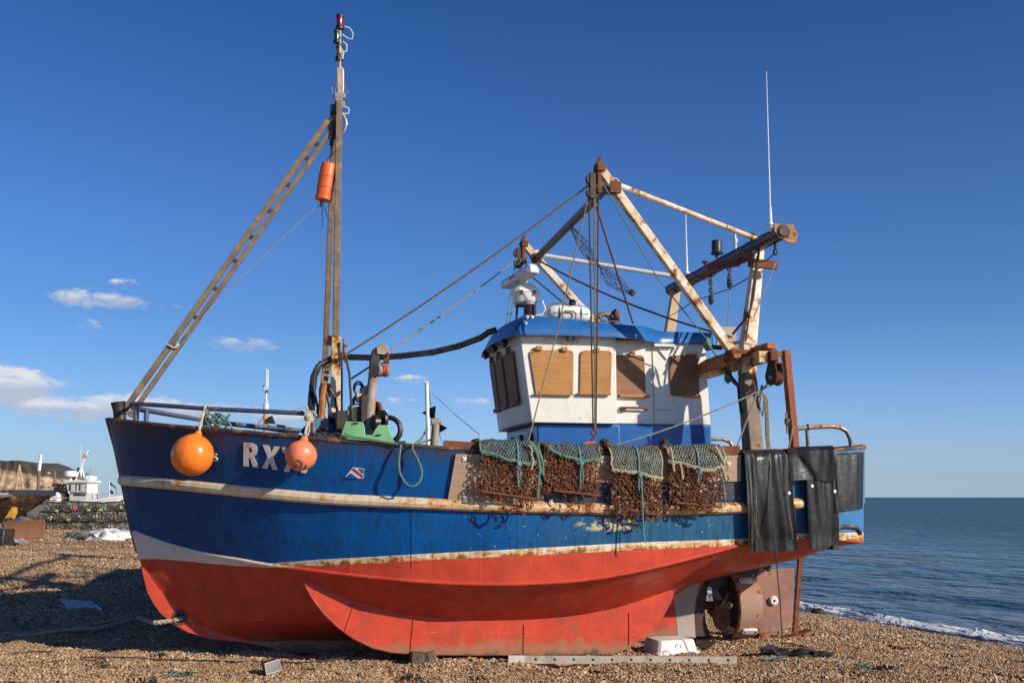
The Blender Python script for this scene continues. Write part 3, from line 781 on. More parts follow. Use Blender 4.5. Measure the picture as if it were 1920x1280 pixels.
fl = P(MB().sheet([[HP(x, y, .006) for x, y in r] for r in (((661, 875.5), (683, 878)), ((646, 895.5), (681.5, 896.8)))], .008, (0, 1, 0)), 'flag_plate', M['whiteflag'], smooth=0)
def fpoly(pts, m, nm, o=.017): P(MB().prism([HP(x, y, o) for x, y in pts], (0, .004, 0)), nm, m, fl, smooth=0)
fpoly([(672, 877.6), (682.6, 878.6), (682, 888)], M['blueflag'], 'blue_patch')
fpoly([(660, 878), (664, 876.6), (681.4, 891), (681.2, 895.4)], M['redflag'], 'red_stripe')
fpoly([(646.6, 895), (658, 886), (672, 896)], M['blueflag'], 'blue_patch')
# weld seam and drip pipe marks
for (x, y0, y1) in ((772, 945, 1064), (1163, 990, 1030)):
    P(MB().tube([HP(x, y0 + (y1 - y0) * i / 8, .002) for i in range(9)], .006, 5), 'weld_seam', M['top'])
# half-round guard at the stern quarter
P(MB().tube([HP(x, y, .02) for x, y in [(1562, 990), (1580, 986), (1596, 986), (1606, 990), (1611, 1000)]], .022, 8), 'quarter_guard', M['capm'])

# ---- wheelhouse
def quadprism(mb, near_top, near_bot):   # solid from outline in the plane v, mirrored
    pass
ft, fb = L(974, 622, 1.0), L(997, 793, 1.0); at_, ab = L(1156, 630, 1.0), L(1156, 792, 1.0)
zt = 3.82; zb = 2.71
def fr(z): return fb.x + (ft.x - fb.x) * (z - fb.z) / (ft.z - fb.z)
ua = (at_.x + ab.x) / 2
def slab(mb, u_front, z0, z1, u_back, hw, bow=0.0, fr2=None):
    """house section: plan with a slightly bowed front, sloping by fr2"""
    rows_ = []
    for z in (z0, z1):
        uf = fr2(z) if fr2 else u_front
        rows_.append([V3((u_back, hw, z)), V3((uf, hw, z)), V3((uf + bow, hw * .5, z)), V3((uf + bow * 1.3, 0, z)), V3((uf + bow, -hw * .5, z)), V3((uf, -hw, z)), V3((u_back, -hw, z))])
    mb.grid(rows_, closed=True); n_ = 7
    mb.add(rows_[1], [tuple(range(n_))]); mb.add(rows_[0], [tuple(range(n_ - 1, -1, -1))])
wm = MB(); slab(wm, 0, zb, zt, ua, 1.0, .05, fr)
rt_, rb_ = L(1319, 650, .8), L(1329, 794, .8)
ur = (rt_.x + rb_.x) / 2
wm2 = MB(); rr_ = []
for z, u_ in ((2.72, rb_.x), (3.76, rt_.x)): rr_.append([V3((u_, .86, z)), V3((ua + .05, .86, z)), V3((ua + .05, -.86, z)), V3((u_, -.86, z))])
wm2.grid(rr_, closed=True); wm2.add(rr_[1], [(0, 1, 2, 3)]); wm2.add(rr_[0], [(3, 2, 1, 0)])
wheel = P(wm, 'wheelhouse', M['white'], bev=.012, smooth=25)
P(wm2, 'rear_cabin', M['white'], wheel, bev=.012, smooth=25)
P(MB().box(((fb.x - .10 + ua - .06) / 2, 0, 2.2), (abs(fb.x - .10 - ua + .06) + .02, 1.82, 1.02)), 'base_wall', M['bluebase'], wheel, bev=.02)
P(MB().box(((ua - .03 + rb_.x) / 2, 0, 2.21), (abs(ua - .03 - rb_.x) + .02, 1.725, 1.02)), 'base_wall', M['bluebase'], wheel, bev=.02)
pf = MB()
for v_ in (.55, 0, -.55): pf.lathe((fb.x - .095, v_, 2.52), (1, 0, 0), [(.10, 0), (.10, .03), (.07, .04), (.001, .04)], 18)
P(pf, 'porthole', M['hose'], wheel)
# roof visor: a leaning band round the front with a rounded step at the back
band = []
nt_ = [L(983, 591, 1.15), L(1060, 598, 1.15), L(1150, 607, 1.15), L(1185, 610, 1.15)]
nb_ = [L(968, 627, 1.15), L(1060, 629, 1.15), L(1150, 632, 1.15), L(1185, 635, 1.15)]
tail_t = [L(1205, 611, 1.12), L(1218, 614, 1.04), L(1231, 619, .94), L(1243, 621, .90), L(1337, 624, .90)]
tail_b = [L(1205, 637, 1.12), L(1218, 640, 1.04), L(1231, 643, .94), L(1243, 643, .90), L(1337, 646, .90)]
Tt = nt_ + tail_t; Tb = nb_ + tail_b
fa, fbm = Tt[0], Tb[0]
front_t = [V3((fa.x + .09 * (1 - (v_ / 1.05) ** 2), v_ * .97, fa.z)) for v_ in (1.15 - 2.3 * k / 12 for k in range(13))][1:-1]
front_b = [V3((fbm.x + .12 * (1 - (v_ / 1.15) ** 2), v_, fbm.z)) for v_ in (1.15 - 2.3 * k / 12 for k in range(13))][1:-1]
lt = list(reversed(Tt)) + front_t + [mirror(p) for p in Tt]; lb = list(reversed(Tb)) + front_b + [mirror(p) for p in Tb]
vm = MB(); vm.grid([lt, lb])
def inset(p, k): return V3((p.x, p.y * k, p.z))
vm.grid([lb, [V3((p.x - (.14 if p.x > -.6 else 0), p.y * .86, p.z + .02)) for p in lb]])
rv = P(vm, 'roof_visor', M['visor'], wheel, smooth=28)
sol = rv.modifiers.new('plate', 'SOLIDIFY'); sol.thickness = .012; sol.offset = -1
rm = MB(); ct = [V3((p.x - .01, p.y * .985, p.z - .05)) for p in lt]; h_ = len(ct) // 2
rm.grid([[ct[i] for i in range(h_ + 1)], [V3((ct[i].x, 0, ct[i].z + .04)) for i in range(h_ + 1)], [ct[len(ct) - 1 - i] for i in range(h_ + 1)]])
P(rm, 'roof_deck', M['visor'], wheel)
c3 = lambda x, y: (860 + x / 3.048, 440 + y / 3.048)
# boarded windows: near side
def winboard(pts, v_, m, th=.022, lab=None):
    q = [L(*c3(*p), v_) for p in pts]
    cen = sum(q, V3()) / len(q); poly = []
    n = len(q)
    for i in range(n):       # rounded corners
        a, b, c = q[i - 1], q[i], q[(i + 1) % n]; r_ = .06
        d1 = (a - b).normalized() * r_; d2 = (c - b).normalized() * r_
        for k in range(5):
            f = k / 4; poly.append(b + d1 * (1 - f) ** 2 + d2 * f ** 2)
    o = P(MB().prism(poly, (0, th, 0)), 'window_board', m, wheel, bev=.004)
    if lab: o['label'] = lab
    sc_ = MB()
    for a in q: sc_.lathe(a + (cen - a) * .13 + V3((0, th, 0)), (0, 1, 0), [(.010, 0), (.009, .004), (.001, .005)], 8)
    P(sc_, 'board_screw', M['ironblack'], wheel)
    return o
def battens(lst, v_, m):
    for x0, y0, x1, y1 in lst:
        a, b = L(*c3(x0, y0), v_), L(*c3(x1, y1), v_)
        mb = MB(); c = (a + b) / 2; mb.box(c + V3((0, .02, 0)), (abs(a.x - b.x), .04, abs(a.z - b.z)))
        P(mb, 'board_batten', m, wheel, bev=.004)
winboard([(400, 660), (655, 660), (652, 918), (440, 916)], 1.002, M['ply'])
winboard([(694, 661), (873, 663), (866, 918), (690, 916)], 1.002, M['ply'])
winboard([(880, 688), (1058, 690), (1068, 928), (885, 926)], .862, M['plyd'])
winboard([(1200, 690), (1362, 692), (1376, 926), (1210, 920)], .862, M['plyd'])
battens([(440, 636, 474, 662), (586, 642, 618, 668), (434, 902, 652, 919), (684, 898, 866, 918), (782, 646, 802, 672)], 1.02, M['ply'])
battens([(974, 668, 1004, 694), (918, 912, 1088, 932), (1278, 680, 1358, 694), (1290, 912, 1376, 930), (1360, 760, 1380, 815)], .88, M['ply'])
# boarded windows: front (leaning plane)
def frontpt(v_, z):
    b_ = .05 * 1.3 * (1 - (v_ / 1.0) ** 2); return V3((fr(z) + b_, v_, z))
for vc in (.52, 0.0, -.52):
    hw_ = .205; pts = []
    for v_, z in ((vc + hw_, 3.60), (vc - hw_, 3.60), (vc - hw_ * .95, 2.98), (vc + hw_ * .95, 2.98)): pts.append(frontpt(v_, z) + V3((.015, 0, 0)))
    P(MB().prism(pts, (.022, 0, -.004)), 'window_board', M['plyd'], wheel, bev=.01)
    mb = MB(); mb.box(frontpt(vc + .02, 3.63) + V3((.03, 0, 0)), (.04, .07, .09)); mb.box(frontpt(vc, 2.97) + V3((.03, 0, 0)), (.04, .38, .05)); P(mb, 'board_batten', M['plyd'], wheel)
# ledge, handle, grab wires on the cabin side
a, b = L(*c3(1112, 632), .90), L(*c3(1226, 634), .90)
P(MB().box((a + b) / 2, (abs(a.x - b.x), .10, .03)).prism([a + V3((-.05, -.03, -.015)), a + V3((-.30, -.03, -.015)), a + V3((-.18, -.03, -.17))], (0, .012, 0)), 'side_bracket', M['white'], wheel)
P(MB().tube([L(*c3(930, 994), .90), L(*c3(960, 988), .92), L(*c3(1060, 990), .92), L(*c3(1078, 1000), .90)], .014, 8).box(L(*c3(938, 996), .88), (.06, .04, .06)), 'door_handle', M['rust'], wheel)
P(MB().tube([L(*c3(1108, 640), .868), L(*c3(1120, 1078), .868)], .006, 5).tube([L(*c3(1122, 1000), .868), L(*c3(1220, 1000), .868)], .005, 5), 'door_seam', M['bshade'], wheel)
mb = MB()
for i in range(3):
    pts = [L(*c3(610 + 26 * i + 24 * math.cos(a), 600 + 20 * math.sin(a)), 1.03) for a in [2 * math.pi * k / 14 for k in range(14)]]
    mb.tube(pts, .005, 5, closed=True)
mb.lathe(L(*c3(628, 590), 1.01), (0, 1, 0), [(.03, 0), (.03, .06), (.01, .07)], 10); mb.lathe(L(*c3(660, 590), 1.01), (0, 1, 0), [(.03, 0), (.03, .06), (.01, .07)], 10)
P(mb, 'deck_lamp', M['tin'], wheel)
mb = MB()
for v_ in (.62, .1, -.6): mb.lathe(frontpt(v_, 3.72) + V3((.04, 0, 0)), (1, 0, -.4), [(.03, 0), (.05, .05), (.05, .07), (.001, .07)], 12)
P(mb, 'front_lamp', M['ironblack'], wheel)
mb = MB()
for x, y in ((382, 506), (1012, 576), (420, 470), (392, 470)): mb.lathe(L(*c3(x, y), 1.16), (0, 1, .15), [(.012, 0), (.022, .004), (.001, .02)], 8)
P(mb, 'visor_bolt', M['zinc'], wheel)

# radar on its pedestal
rc = L(985, 553, .75)
ped = MB(); ped.box(rc + V3((.0, 0, -.13)), (.22, .22, .015)); ped.beam(rc + V3((-.03, -.06, -.14)), rc + V3((-.1, -.1, -.45)), .05); ped.beam(rc + V3((.09, -.06, -.14)), rc + V3((.10, -.08, -.44)), .02)
radar = P(ped, 'radar', M['ironblack'])
sec = [(-.13, -.06), (-.15, .0), (-.12, .07), (-.03, .095), (.07, .09), (.13, .04), (.15, -.03), (.13, -.06)]
rows_ = []
for z, k in ((-.12, .70), (-.10, .8), (.0, 1.0), (.03, 1.0), (.10, .82), (.125, .6)):
    rows_.append([rc + V3((k * .17 * cx, k * .15 * cy, z)) for cx, cy in ((-1, -.6), (-.6, -1), (.6, -1), (1, -.6), (1, .6), (.6, 1), (-.6, 1), (-1, .6))])
gm = MB().grid(rows_, closed=True); gm.add(rows_[-1], [tuple(range(8))]); gm.add(rows_[0], [tuple(range(7, -1, -1))])
gb = P(gm, 'radar_gearbox', M['whitegear'], radar, bev=.012)
mb = MB(); 
for dx in (-.08, .08): mb.box(rc + V3((dx, .155, .005)), (.03, .02, .05))
mb.box(rc + V3((0, .150, .012)), (.30, .006, .006)); P(mb, 'gearbox_latch', M['ironblack'], radar)
# scanner bar: near end high right, running away to the left
e1, e2 = L(998, 513, 1.28), L(950, 546, .22)
bc = (e1 + e2) / 2; bc = V3((bc.x, bc.y, rc.z + .215)); bd = V3(((e1 - e2).x, (e1 - e2).y, 0)).normalized(); e1 = bc + bd * .55; e2 = bc - bd * .55
side = bd.cross(V3((0, 0, 1))); prof_ = [(-.085, -.05), (-.09, 0), (-.06, .05), (0, .07), (.05, .06), (.085, .02), (.085, -.03), (.07, -.05)]
rows_ = []
for k, s_ in ((0, .8), (.03, 1), (.97, 1), (1, .8)):
    c = e2 + (e1 - e2) * k; rows_.append([c + side * (a * s_) + V3((0, 0, b * s_)) for a, b in prof_])
sm_ = MB().grid(rows_, closed=True); sm_.add(rows_[-1], [tuple(range(8))]); sm_.add(rows_[0], [tuple(range(7, -1, -1))])
P(sm_, 'radar_scanner', M['whitegear'], radar, bev=.01)
P(MB().tube([bc + V3((0, 0, -.05)), rc + V3((0, 0, .12))], [.12, .05], 12), 'scanner_neck', M['bshade'], radar)
mb = MB(); fs_ = -side if (-side).x > 0 else side      # the worn maker's marking on the shaded side, too faded to read
for k, hgt_ in enumerate((.030, .018, .026, .018, .030, .018)):
    c = bc + bd * (-.13 + .042 * k) + fs_ * .091 + V3((0, 0, -.012)); mb.beam(c, c + V3((0, 0, hgt_)) + bd * .012, .010, .004, up=fs_); mb.beam(c + bd * .012, c + bd * .024 + V3((0, 0, hgt_ * .5)), .008, .004, up=fs_)
P(mb, 'scanner_marking', M['darkink'], radar)
# navigation lamp below the radar
nl = L(991, 580, .95)
lamp = P(MB().lathe(nl + V3((0, 0, -.11)), (0, 0, 1), [(.095, 0), (.095, .02), (.07, .03), (.001, .03)], 18).lathe(nl + V3((0, 0, .055)), (0, 0, 1), [(.075, 0), (.075, .04), (.05, .055), (.001, .055)], 18), 'side_lamp', M['grp'])
P(MB().lathe(nl + V3((0, 0, -.08)), (0, 0, 1), [(.062, 0), (.062, .135)], 18), 'lamp_lens', M['darklens'], lamp)
P(MB().box(nl + V3((-.066, .02, -.01)), (.03, .09, .14)), 'lamp_screen', M['black'], lamp)
P(MB().tube([rc + V3((-.08, .1, -.1)), nl + V3((-.16, .05, .1)), nl + V3((-.2, .05, .0)), nl + V3((-.15, .05, -.07)), nl + V3((-.06, .05, -.08))], .011, 8), 'lamp_cable', M['cable'], lamp)
# roof clutter
ex = L(1156, 605, .55)
P(MB().tube([ex, L(1156, 592, .55), L(1154, 585, .55)], [.042, .042, .05], 12).tube([L(1154, 587, .55), L(1151, 584, .56)], .046, 12), 'exhaust_pipe', M['rust'])
mb = MB(); mb.tube([L(x, y, .5) for x, y in [(1122, 606), (1121, 596), (1126, 590), (1134, 588), (1142, 592), (1146, 600), (1147, 607)]], .035, 10); mb.tube([L(1118, 600, .5), L(1150, 603, .5)], .01, 6)
P(mb, 'vent_hose', M['steelrail'])
P(MB().tube([L(1120, 603, .7), L(1150, 602, .7), L(1178, 612, .7)], .008, 6), 'roof_rod', M['steelrail'])

# ---- bow rails
def vz(px, py, f=b_s, ins=.10):
    p = on_b(px, py, lambda u: max(f(u) - ins, .02)); return p
tr = [(246, 757), (262, 757), (320, 761), (387, 766), (480, 770), (575, 775), (590, 776)]
rl = MB(); pts = [vz(*p) for p in tr]; rl.tube(pts, .027, 10)
rl.tube([mirror(p) for p in pts], .027, 10)
rl.tube([pts[0], V3((pts[0].x + .05, 0, pts[0].z)), mirror(pts[0])], .027, 8)
for (x0, y0, x1, y1) in ((256, 759, 250, 789), (387, 766, 385, 803), (588, 776, 583, 820)):
    a = vz(x0, y0); rl.tube([a, V3((a.x, a.y, w_s(a.x) - .02))], .033, 10); rl.tube([mirror(a), V3((a.x, -a.y, w_s(a.x) - .02))], .030, 10)
rail = P(rl, 'bow_rail', M['rail'])
# starboard inner rail seen across the bow
lo = [L(x, y, -v_) for x, y, v_ in [(262, 765, .25), (275, 768, .40), (340, 780, .85), (420, 794, 1.2), (500, 803, 1.5), (560, 813, 1.62)]]
P(MB().tube(lo, .025, 8).tube([lo[1], lo[1] + V3((0, 0, -.2))], .025, 8), 'lower_rail', M['rail'])
P(MB().lathe(L(225, 785, .10), (.15, 0, 1), [(.075, -.05), (.07, .1), (.085, .18), (.088, .2), (.06, .2)], 14), 'bow_bollard', M['black'])

# ---- foremast: two legs, one each side, meeting under the head
tipv = 0.0
n0, n1, n2 = L(628, 822, .42), L(630, 632, .38), L(636, 190, .03)
mast = P(MB().beam(n1, n2, .082, .095, up=(0, 1, 0), w2=.078, h2=.09), 'mast', M['mast'], bev=.006)
P(MB().beam(V3((n0.x, n0.y, 1.7)), n0, .12, .13, up=(0, 1, 0)).beam(n0, n1, .12, .12, up=(0, 1, 0), w2=.11, h2=.11), 'mast_socket', M['rustwhite2'], mast, bev=.008)
f0, f1 = L(609, 700, -.40), L(628, 215, -.05)
P(MB().beam(L(601, 800, -.45), f0, .09, .09, up=(0, 1, 0)), 'mast_socket', M['orust'], mast, bev=.008)
P(MB().beam(f0, f1, .075, .075, up=(0, 1, 0), w2=.075, h2=.085), 'far_leg', M['mast'], mast, bev=.006)
P(MB().beam(L(612, 700, 0), L(623, 665, 0), .06, .10, up=(0, 1, 0)).beam(L(606, 740, 0), L(612, 705, 0), .06, .09, up=(0, 1, 0)), 'mast_brace', M['mast'], mast)
P(MB().box(L(610, 732, 0.1), (.14, .5, .13)).lathe(L(617, 640, .2), (0, 1, 0), [(.055, 0), (.055, .16)], 12), 'cross_tie', M['orust'], mast, bev=.01)
P(MB().lathe(L(614, 640, .25), (0, 1, 0), [(.05, 0), (.05, .05), (.03, .07), (.001, .07)], 14), 'mast_sheave', M['rustwhite'], mast)
# mast head
h0, h1, h2, h3 = L(637, 190, 0), L(635.5, 128, 0), L(636.5, 128, 0), L(637.5, 50, 0)
P(MB().beam(h0, h1, .055, .062, up=(0, 1, 0)), 'topmast', M['tan'], mast, bev=.005)
P(MB().tube([L(637, 135, 0), h3], .017, 8), 'lamp_pole', M['tan'], mast)
P(MB().tube([L(643, 178, .02), L(643, 133, .02), L(641, 128, .02), L(638, 128, .02)], .014, 8), 'conduit', M['cable'], mast)
def lantern(px, py, hpx, wpx, lens, v_=0):
    a = L(px, py + hpx / 2, v_); b = L(px, py - hpx / 2, v_); h = (b - a).length; r_ = wpx / F * 13.7 / 2
    o = P(MB().lathe(a, (0, 0, 1), [(r_, 0), (r_ * 1.05, h * .12), (r_ * .9, h * .24), (.001, h * .24)], 14).lathe(a + V3((0, 0, h * .80)), (0, 0, 1), [(r_ * .9, 0), (r_ * .95, h * .08), (r_ * .8, h * .2), (.001, h * .2)], 14), 'mast_lantern', M['black'], mast)
    P(MB().lathe(a + V3((0, 0, h * .2)), (0, 0, 1), [(r_ * .82, 0), (r_ * .76, h * .3), (r_ * .82, h * .64)], 14), 'lantern_lens', lens, mast)
lantern(637, 42, 28, 17, M['redlens']); lantern(631, 69, 24, 13, M['greenlens'], .03); lantern(636, 100, 28, 16, M['grp'], -.06)
for cp in ([(646, 50), (656, 53), (662, 64), (660, 74), (651, 72), (642, 65)], [(643, 78), (650, 84), (650, 96), (645, 98), (641, 95)], [(641, 95), (644, 100), (642, 111)], [(647, 200), (654, 204), (654, 212), (648, 214), (642, 213)], [(644, 218), (650, 226), (651, 235)]):
    P(MB().tube([L(x, y, .05) for x, y in cp], .0085, 6), 'lamp_cable', M['cable'], mast)
mb = MB()
for i in range(5): mb.tube([L(632 + (14 + i * .8) * math.cos(a), 232 + (19 + i) * math.sin(a), -.02 + .12 * math.cos(a) + .006 * i) for a in [2 * math.pi * k / 22 for k in range(22)]], .009, 6, closed=True)
P(mb, 'cable_coil', M['cable'], mast)
mb = MB(); mb.box(L(637, 182, 0), (.14, .13, .07)); mb.box(L(635, 190, .0), (.10, .12, .06)); mb.box(L(642, 197, .05), (.06, .06, .10)); P(mb, 'mast_band', M['grp'], mast, bev=.01)
mb = MB(); mb.box(L(624, 206, -.02), (.07, .09, .13)); mb.box(L(621, 266, -.04), (.045, .07, .10)); mb.box(L(626, 255, -.02), (.06, .07, .05)); P(mb, 'mast_lamp', M['black'], mast, bev=.008)
mb = MB()
for cp in ([(626, 178), (632, 155), (641, 166), (646, 178)], [(622, 168), (626, 180)], [(648, 160), (652, 175), (646, 180)]): mb.tube([L(x, y, .03) for x, y in cp], .004, 5)
for x, y in ((622, 166), (651.5, 174)): mb.blob(L(x, y, .03), (.013, .013, .013), 5)
P(mb, 'wire_aerial', M['wire'], mast)
P(MB().box(L(624, 238, -.02), (.12, .1, .12)), 'brace_bracket', M['ironblack'], mast, bev=.01)
# forestay ladder: two bars with spacers, mast head to bow
a0, a1 = L(615, 226, 0), L(227, 778, 0); b0, b1 = L(622, 245, 0), L(243, 781, 0)
lad = P(MB().beam(a0, a1, .068, .062, up=(0, 1, 0)).beam(b0, b1, .056, .055, up=(0, 1, 0)), 'forestay_brace', M['mast'], bev=.005)
mb = MB()
for y in (272, 300, 352, 402, 452, 496, 548, 600, 652):
    f = (y - 228) / 550; p = a0 + (a1 - a0) * f; f2 = (y - 250) / 530; q = b0 + (b1 - b0) * (f2 + .015); mb.beam(p, q, .05, .04, up=(0, 1, 0))
P(mb, 'brace_spacer', M['ironblack'], lad)
mb = MB(); mb.tube([L(310, 644, .04), L(326, 652, .06), L(335, 650, .06)], .012, 6); mb.ring(L(330, 650, 0), (.6, 0, .8), .055, .012, 14, 5); mb.ring(L(234, 776, 0), (.6, 0, .8), .06, .012, 14, 5); P(mb, 'brace_lashing', M['ropew'], lad)
for pts in ([(616, 376), (604, 380), (560, 418), (480, 494), (395, 575), (333, 652)], ):
    P(MB().tube([L(x, y, .05) for x, y in pts], .006, 5), 'stay_wire', M['wire'], mast)
P(MB().tube([L(604, 380, -.05), L(606, 620, -.1)], .005, 5).tube([L(604, 378, .05), L(622, 430, 0)], .005, 5).box(L(602, 383, .03), (.03, .04, .06)), 'halyard', M['ropet'], mast)

# ---- derricks, gallows and stern arch
def dpt(px, py, v_): return L(px, py, v_)
gn = L(1463, 437, 1.85)
hd = [L(1126, 318, 2.0), V3((-1.11, -2.0, 5.56))]; hl = L(1372, 658, 1.6); hl2 = mirror(hl)
for s_, (a, b) in enumerate(((hd[0], hl), (hd[1], hl2))):
    d_ = P(MB().beam(a, b, .10, .10, up=(0, 1, 0)), 'derrick', M['rustwhite'], bev=.01)
    up_ = (a - b).normalized(); sg = 1 if s_ == 0 else -1
    mb = MB(); mb.box(a + up_ * .02, (.10, .16, .10)); mb.beam(a + up_ * .02 + V3((.06, 0, -.02)), a + up_ * .06 + V3((-.04, 0, .10)), .08, .035); mb.box(a + V3((.03, .05, -.15)), (.05, .02, .28)); mb.box(a + V3((.03, -.05, -.15)), (.05, .02, .28))
    P(mb, 'derrick_head', M['rust'], d_, bev=.008)
    mb = MB(); mb.lathe(a + V3((.10, -.03, -.12)), (0, 1, 0), [(.03, 0), (.075, .0), (.055, .03), (.075, .06), (.03, .06)], 16); mb.lathe(a + V3((.10, -.03, -.28)), (0, 1, 0), [(.03, 0), (.07, .0), (.05, .03), (.07, .06), (.03, .06)], 16); mb.box(a + V3((.10, .035, -.20)), (.07, .012, .30)); mb.box(a + V3((.10, -.035, -.20)), (.07, .012, .30))
    P(mb, 'pulley_block', M['ironblack'], d_)
    e = V3((gn.x + .06, 1.28 * sg, gn.z + .06)); t0 = a + (b - a) * .10
    P(MB().tube([t0 + V3((0, 0, .06)), e], .032, 10).ring(t0 + V3((0, 0, .06)), (0, 1, 0), .05, .02, 12, 6), 'stay_tube', M['rustwhite'] if s_ == 0 else M['white'], d_)
    P(MB().ring(t0 + V3((.02, .02 * sg, .03)), (.5, 1, 0), .06, .022, 12, 6).box(t0, (.13, .14, .13)), 'stay_bracket', M['rust'], d_)
    P(MB().lathe(b + V3((-.02, -.09, 0)), (0, 1, 0), [(.045, 0), (.045, .18)], 12), 'heel_pin', M['orust'], d_)
m0 = hd[0] + (hl - hd[0]) * .075; m1 = mirror(hd[0] + (hl - hd[0]) * .10)
P(MB().beam(m0, m1, .075, .075), 'derrick_spreader', M['mast'], bev=.006)

gn = L(1463, 437, 1.85); gf = V3((gn.x, -1.85, gn.z))
gal = P(MB().tube([gn + V3((0, .08, 0)), gf + V3((0, -.10, 0))], .088, 16), 'stern_gallows', M['black'])
P(MB().tube([gn + V3((0, .10, 0)), gn + V3((0, .02, 0))], [.06, .092], 14), 'beam_cap', M['ironblack'], gal)
ep = [gn + V3((-.11, .0, .09)), gn + V3((.13, .0, .09)), gn + V3((.13, .0, .0)), gn + V3((-.02, .0, -.12)), gn + V3((-.13, .0, -.14)), gn + V3((-.17, .0, -.02))]
P(MB().prism([p + V3((-.02, .055, 0)) for p in ep], (0, .025, 0)), 'end_plate', M['tanrust'], gal)
g0, g1, g2, g3 = L(1413, 866, 1.72), L(1401, 703, 1.56), L(1402, 650, 1.50), L(1424, 452, 1.16)
far_top = LU(1268, 540, gn.x)
for s_ in (1, -1):
    mr = (lambda p: p) if s_ > 0 else mirror
    mr_ = mr
    post = P(MB().beam(mr_(g0), mr_(g1), .25, .17, up=(1, 0, 0), w2=.18, h2=.175), 'gallows_post', M['postgrey'], gal, bev=.015)
    P(MB().beam(mr_(g1), mr_(g2), .18, .175, up=(1, 0, 0), w2=.17, h2=.175), 'post_collar', M['rustwhite'], gal, bev=.012)
    P(MB().beam(mr_(g2), mr_(g3) if s_ > 0 else far_top, .165, .175, up=(1, 0, 0), w2=.10, h2=.12), 'upper_post', M['rustwhite'] if s_ > 0 else M['tan'], gal, bev=.012)
mb = MB(); mb.ring(L(1382 + 0, 703, 1.80), (0, 0, 1), .001, .001, 4, 3)
# lower cross beam and platform
z1 = L(1455, 665, 1.95); uu = -2.95
P(MB().beam((uu - .10, 1.98, z1.z - .03), (uu - .10, -1.9, z1.z - .03), .12, .14), 'cross_beam', M['rustwhite2'], gal, bev=.01)
P(MB().beam((uu - .20, 2.0, z1.z + .10), (uu - .20, -1.9, z1.z + .10), .12, .07).beam((uu + .12, 1.75, z1.z + .02), (uu + .12, -1.7, z1.z + .02), .10, .09).beam((uu + .25, 1.6, z1.z - .06), (uu + .25, -1.7, z1.z - .06), .06, .12).box((uu - .1, 1.3, z1.z + .06), (.5, .5, .03)), 'platform_frame', M['orust'], gal, bev=.008)
P(MB().box(L(1447, 668, 1.95), (.10, .16, .12)).box((uu + .05, 1.65, z1.z + .05), (.3, .2, .06)), 'bracket_plate', M['rust'], gal, bev=.01)
# board behind derrick heel
q = [L(x, y, .9) for x, y in ((1345, 612), (1381, 613), (1381, 652), (1345, 655))]
P(MB().prism(q, (0, -.03, 0)), 'grey_board', M['greyplate'], gal)
P(MB().tube([L(1335, 650, 1.1), L(1352, 652, 1.1)], .028, 10).tube([L(1325, 655, 1.0), L(1390, 640, 1.0)], .02, 8), 'winch_drum', M['ironblack'], gal)
# square post at the stern
P(MB().beam(L(1491, 850, 1.70), L(1473, 657, 1.70), .105, .085, up=(1, 0, 0)).beam(L(1473, 660, 1.70), L(1455, 667, 1.70), .06, .05), 'stern_prop', M['rustred'], gal, bev=.008)
P(MB().beam(L(1404, 492, 1.5), L(1456, 498, 1.5), .06, .10).beam(L(1410, 480, 1.5), L(1372, 496, .9), .05, .07).beam(L(1385, 492, 1.2), L(1330, 500, .3), .05, .09), 'stern_bracket', M['rust'], gal)
P(MB().box(L(1444, 500, 1.5), (.14, .05, .05)), 'bracket_tag', M['rust'], gal)
# antennas, lamps and lantern on the beam
def onbeam(v_): return V3((gn.x, v_, gn.z + .085))
wa = L(1445, 425, 1.85); wt = L(1437, 134, 1.85)
P(MB().tube([wa + V3((0, 0, -.06)), wa + (wt - wa) * .03], [.018, .018], 8).tube([wa + (wt - wa) * .02, wa + (wt - wa) * .12, wa + (wt - wa) * .13, wt], [.022, .016, .010, .004], 8).lathe(wa + V3((0, 0, .02)), (0, 0, 1), [(.04, 0), (.04, .01), (.02, .03)], 12), 'whip_antenna', M['whitegear'], gal)
va_ = V3((gn.x, -1.25, gn.z + .09)); vt_ = LU(1293, 381, gn.x + .05)
P(MB().tube([va_, va_ + V3((0, 0, .25)), V3((va_.x, va_.y, vt_.z))], [.022, .014, .006], 8).lathe(va_ + V3((0, 0, .02)), (0, 0, 1), [(.05, 0), (.05, .012), (.02, .04)], 12), 'whip_antenna', M['whitegear'], gal)
fd = LU(1344, 463, gn.x)
fo = P(MB().lathe(V3((fd.x, fd.y, fd.z - .07)), (0, 0, 1), [(.085, -.03), (.09, -.015), (.07, 0), (.07, .14), (.06, .16), (.001, .16)], 16).tube([V3((fd.x, fd.y, gn.z + .05)), fd], .025, 8), 'deck_floodlight', M['black'], gal)
gp_ = LU(1379, 452, gn.x)
P(MB().tube([V3((gp_.x, gp_.y, gn.z + .05)), gp_], .016, 8).lathe(gp_ + V3((0, 0, -.03)), (0, 0, 1), [(.035, 0), (.02, .02), (.03, .03), (.03, .055), (.012, .07), (.008, .14)], 12), 'beacon', M['whitegear'], gal)
mb = MB()
for px, py in ((1410, 440), (1322, 492)):
    p = LU(px, py, gn.x); mb.tube([V3((p.x, p.y, gn.z + .05)), p], .022, 8); mb.lathe(p, (0, 0, 1), [(.05, 0), (.05, .015)], 10)
P(mb, 'beam_bolt', M['rust'], gal)
# cables wrapped along the beam
mb = MB(); pts = []
for k in range(60):
    f = k / 59; a = f * 26; pts.append(gn + (gf - gn) * (.03 + .92 * f) + V3((math.cos(a) * .094, 0, math.sin(a) * .094 - (.02 if math.sin(a) < 0 else 0))))
mb.tube(pts, .006, 5); P(mb, 'beam_cable', M['grp'], gal)
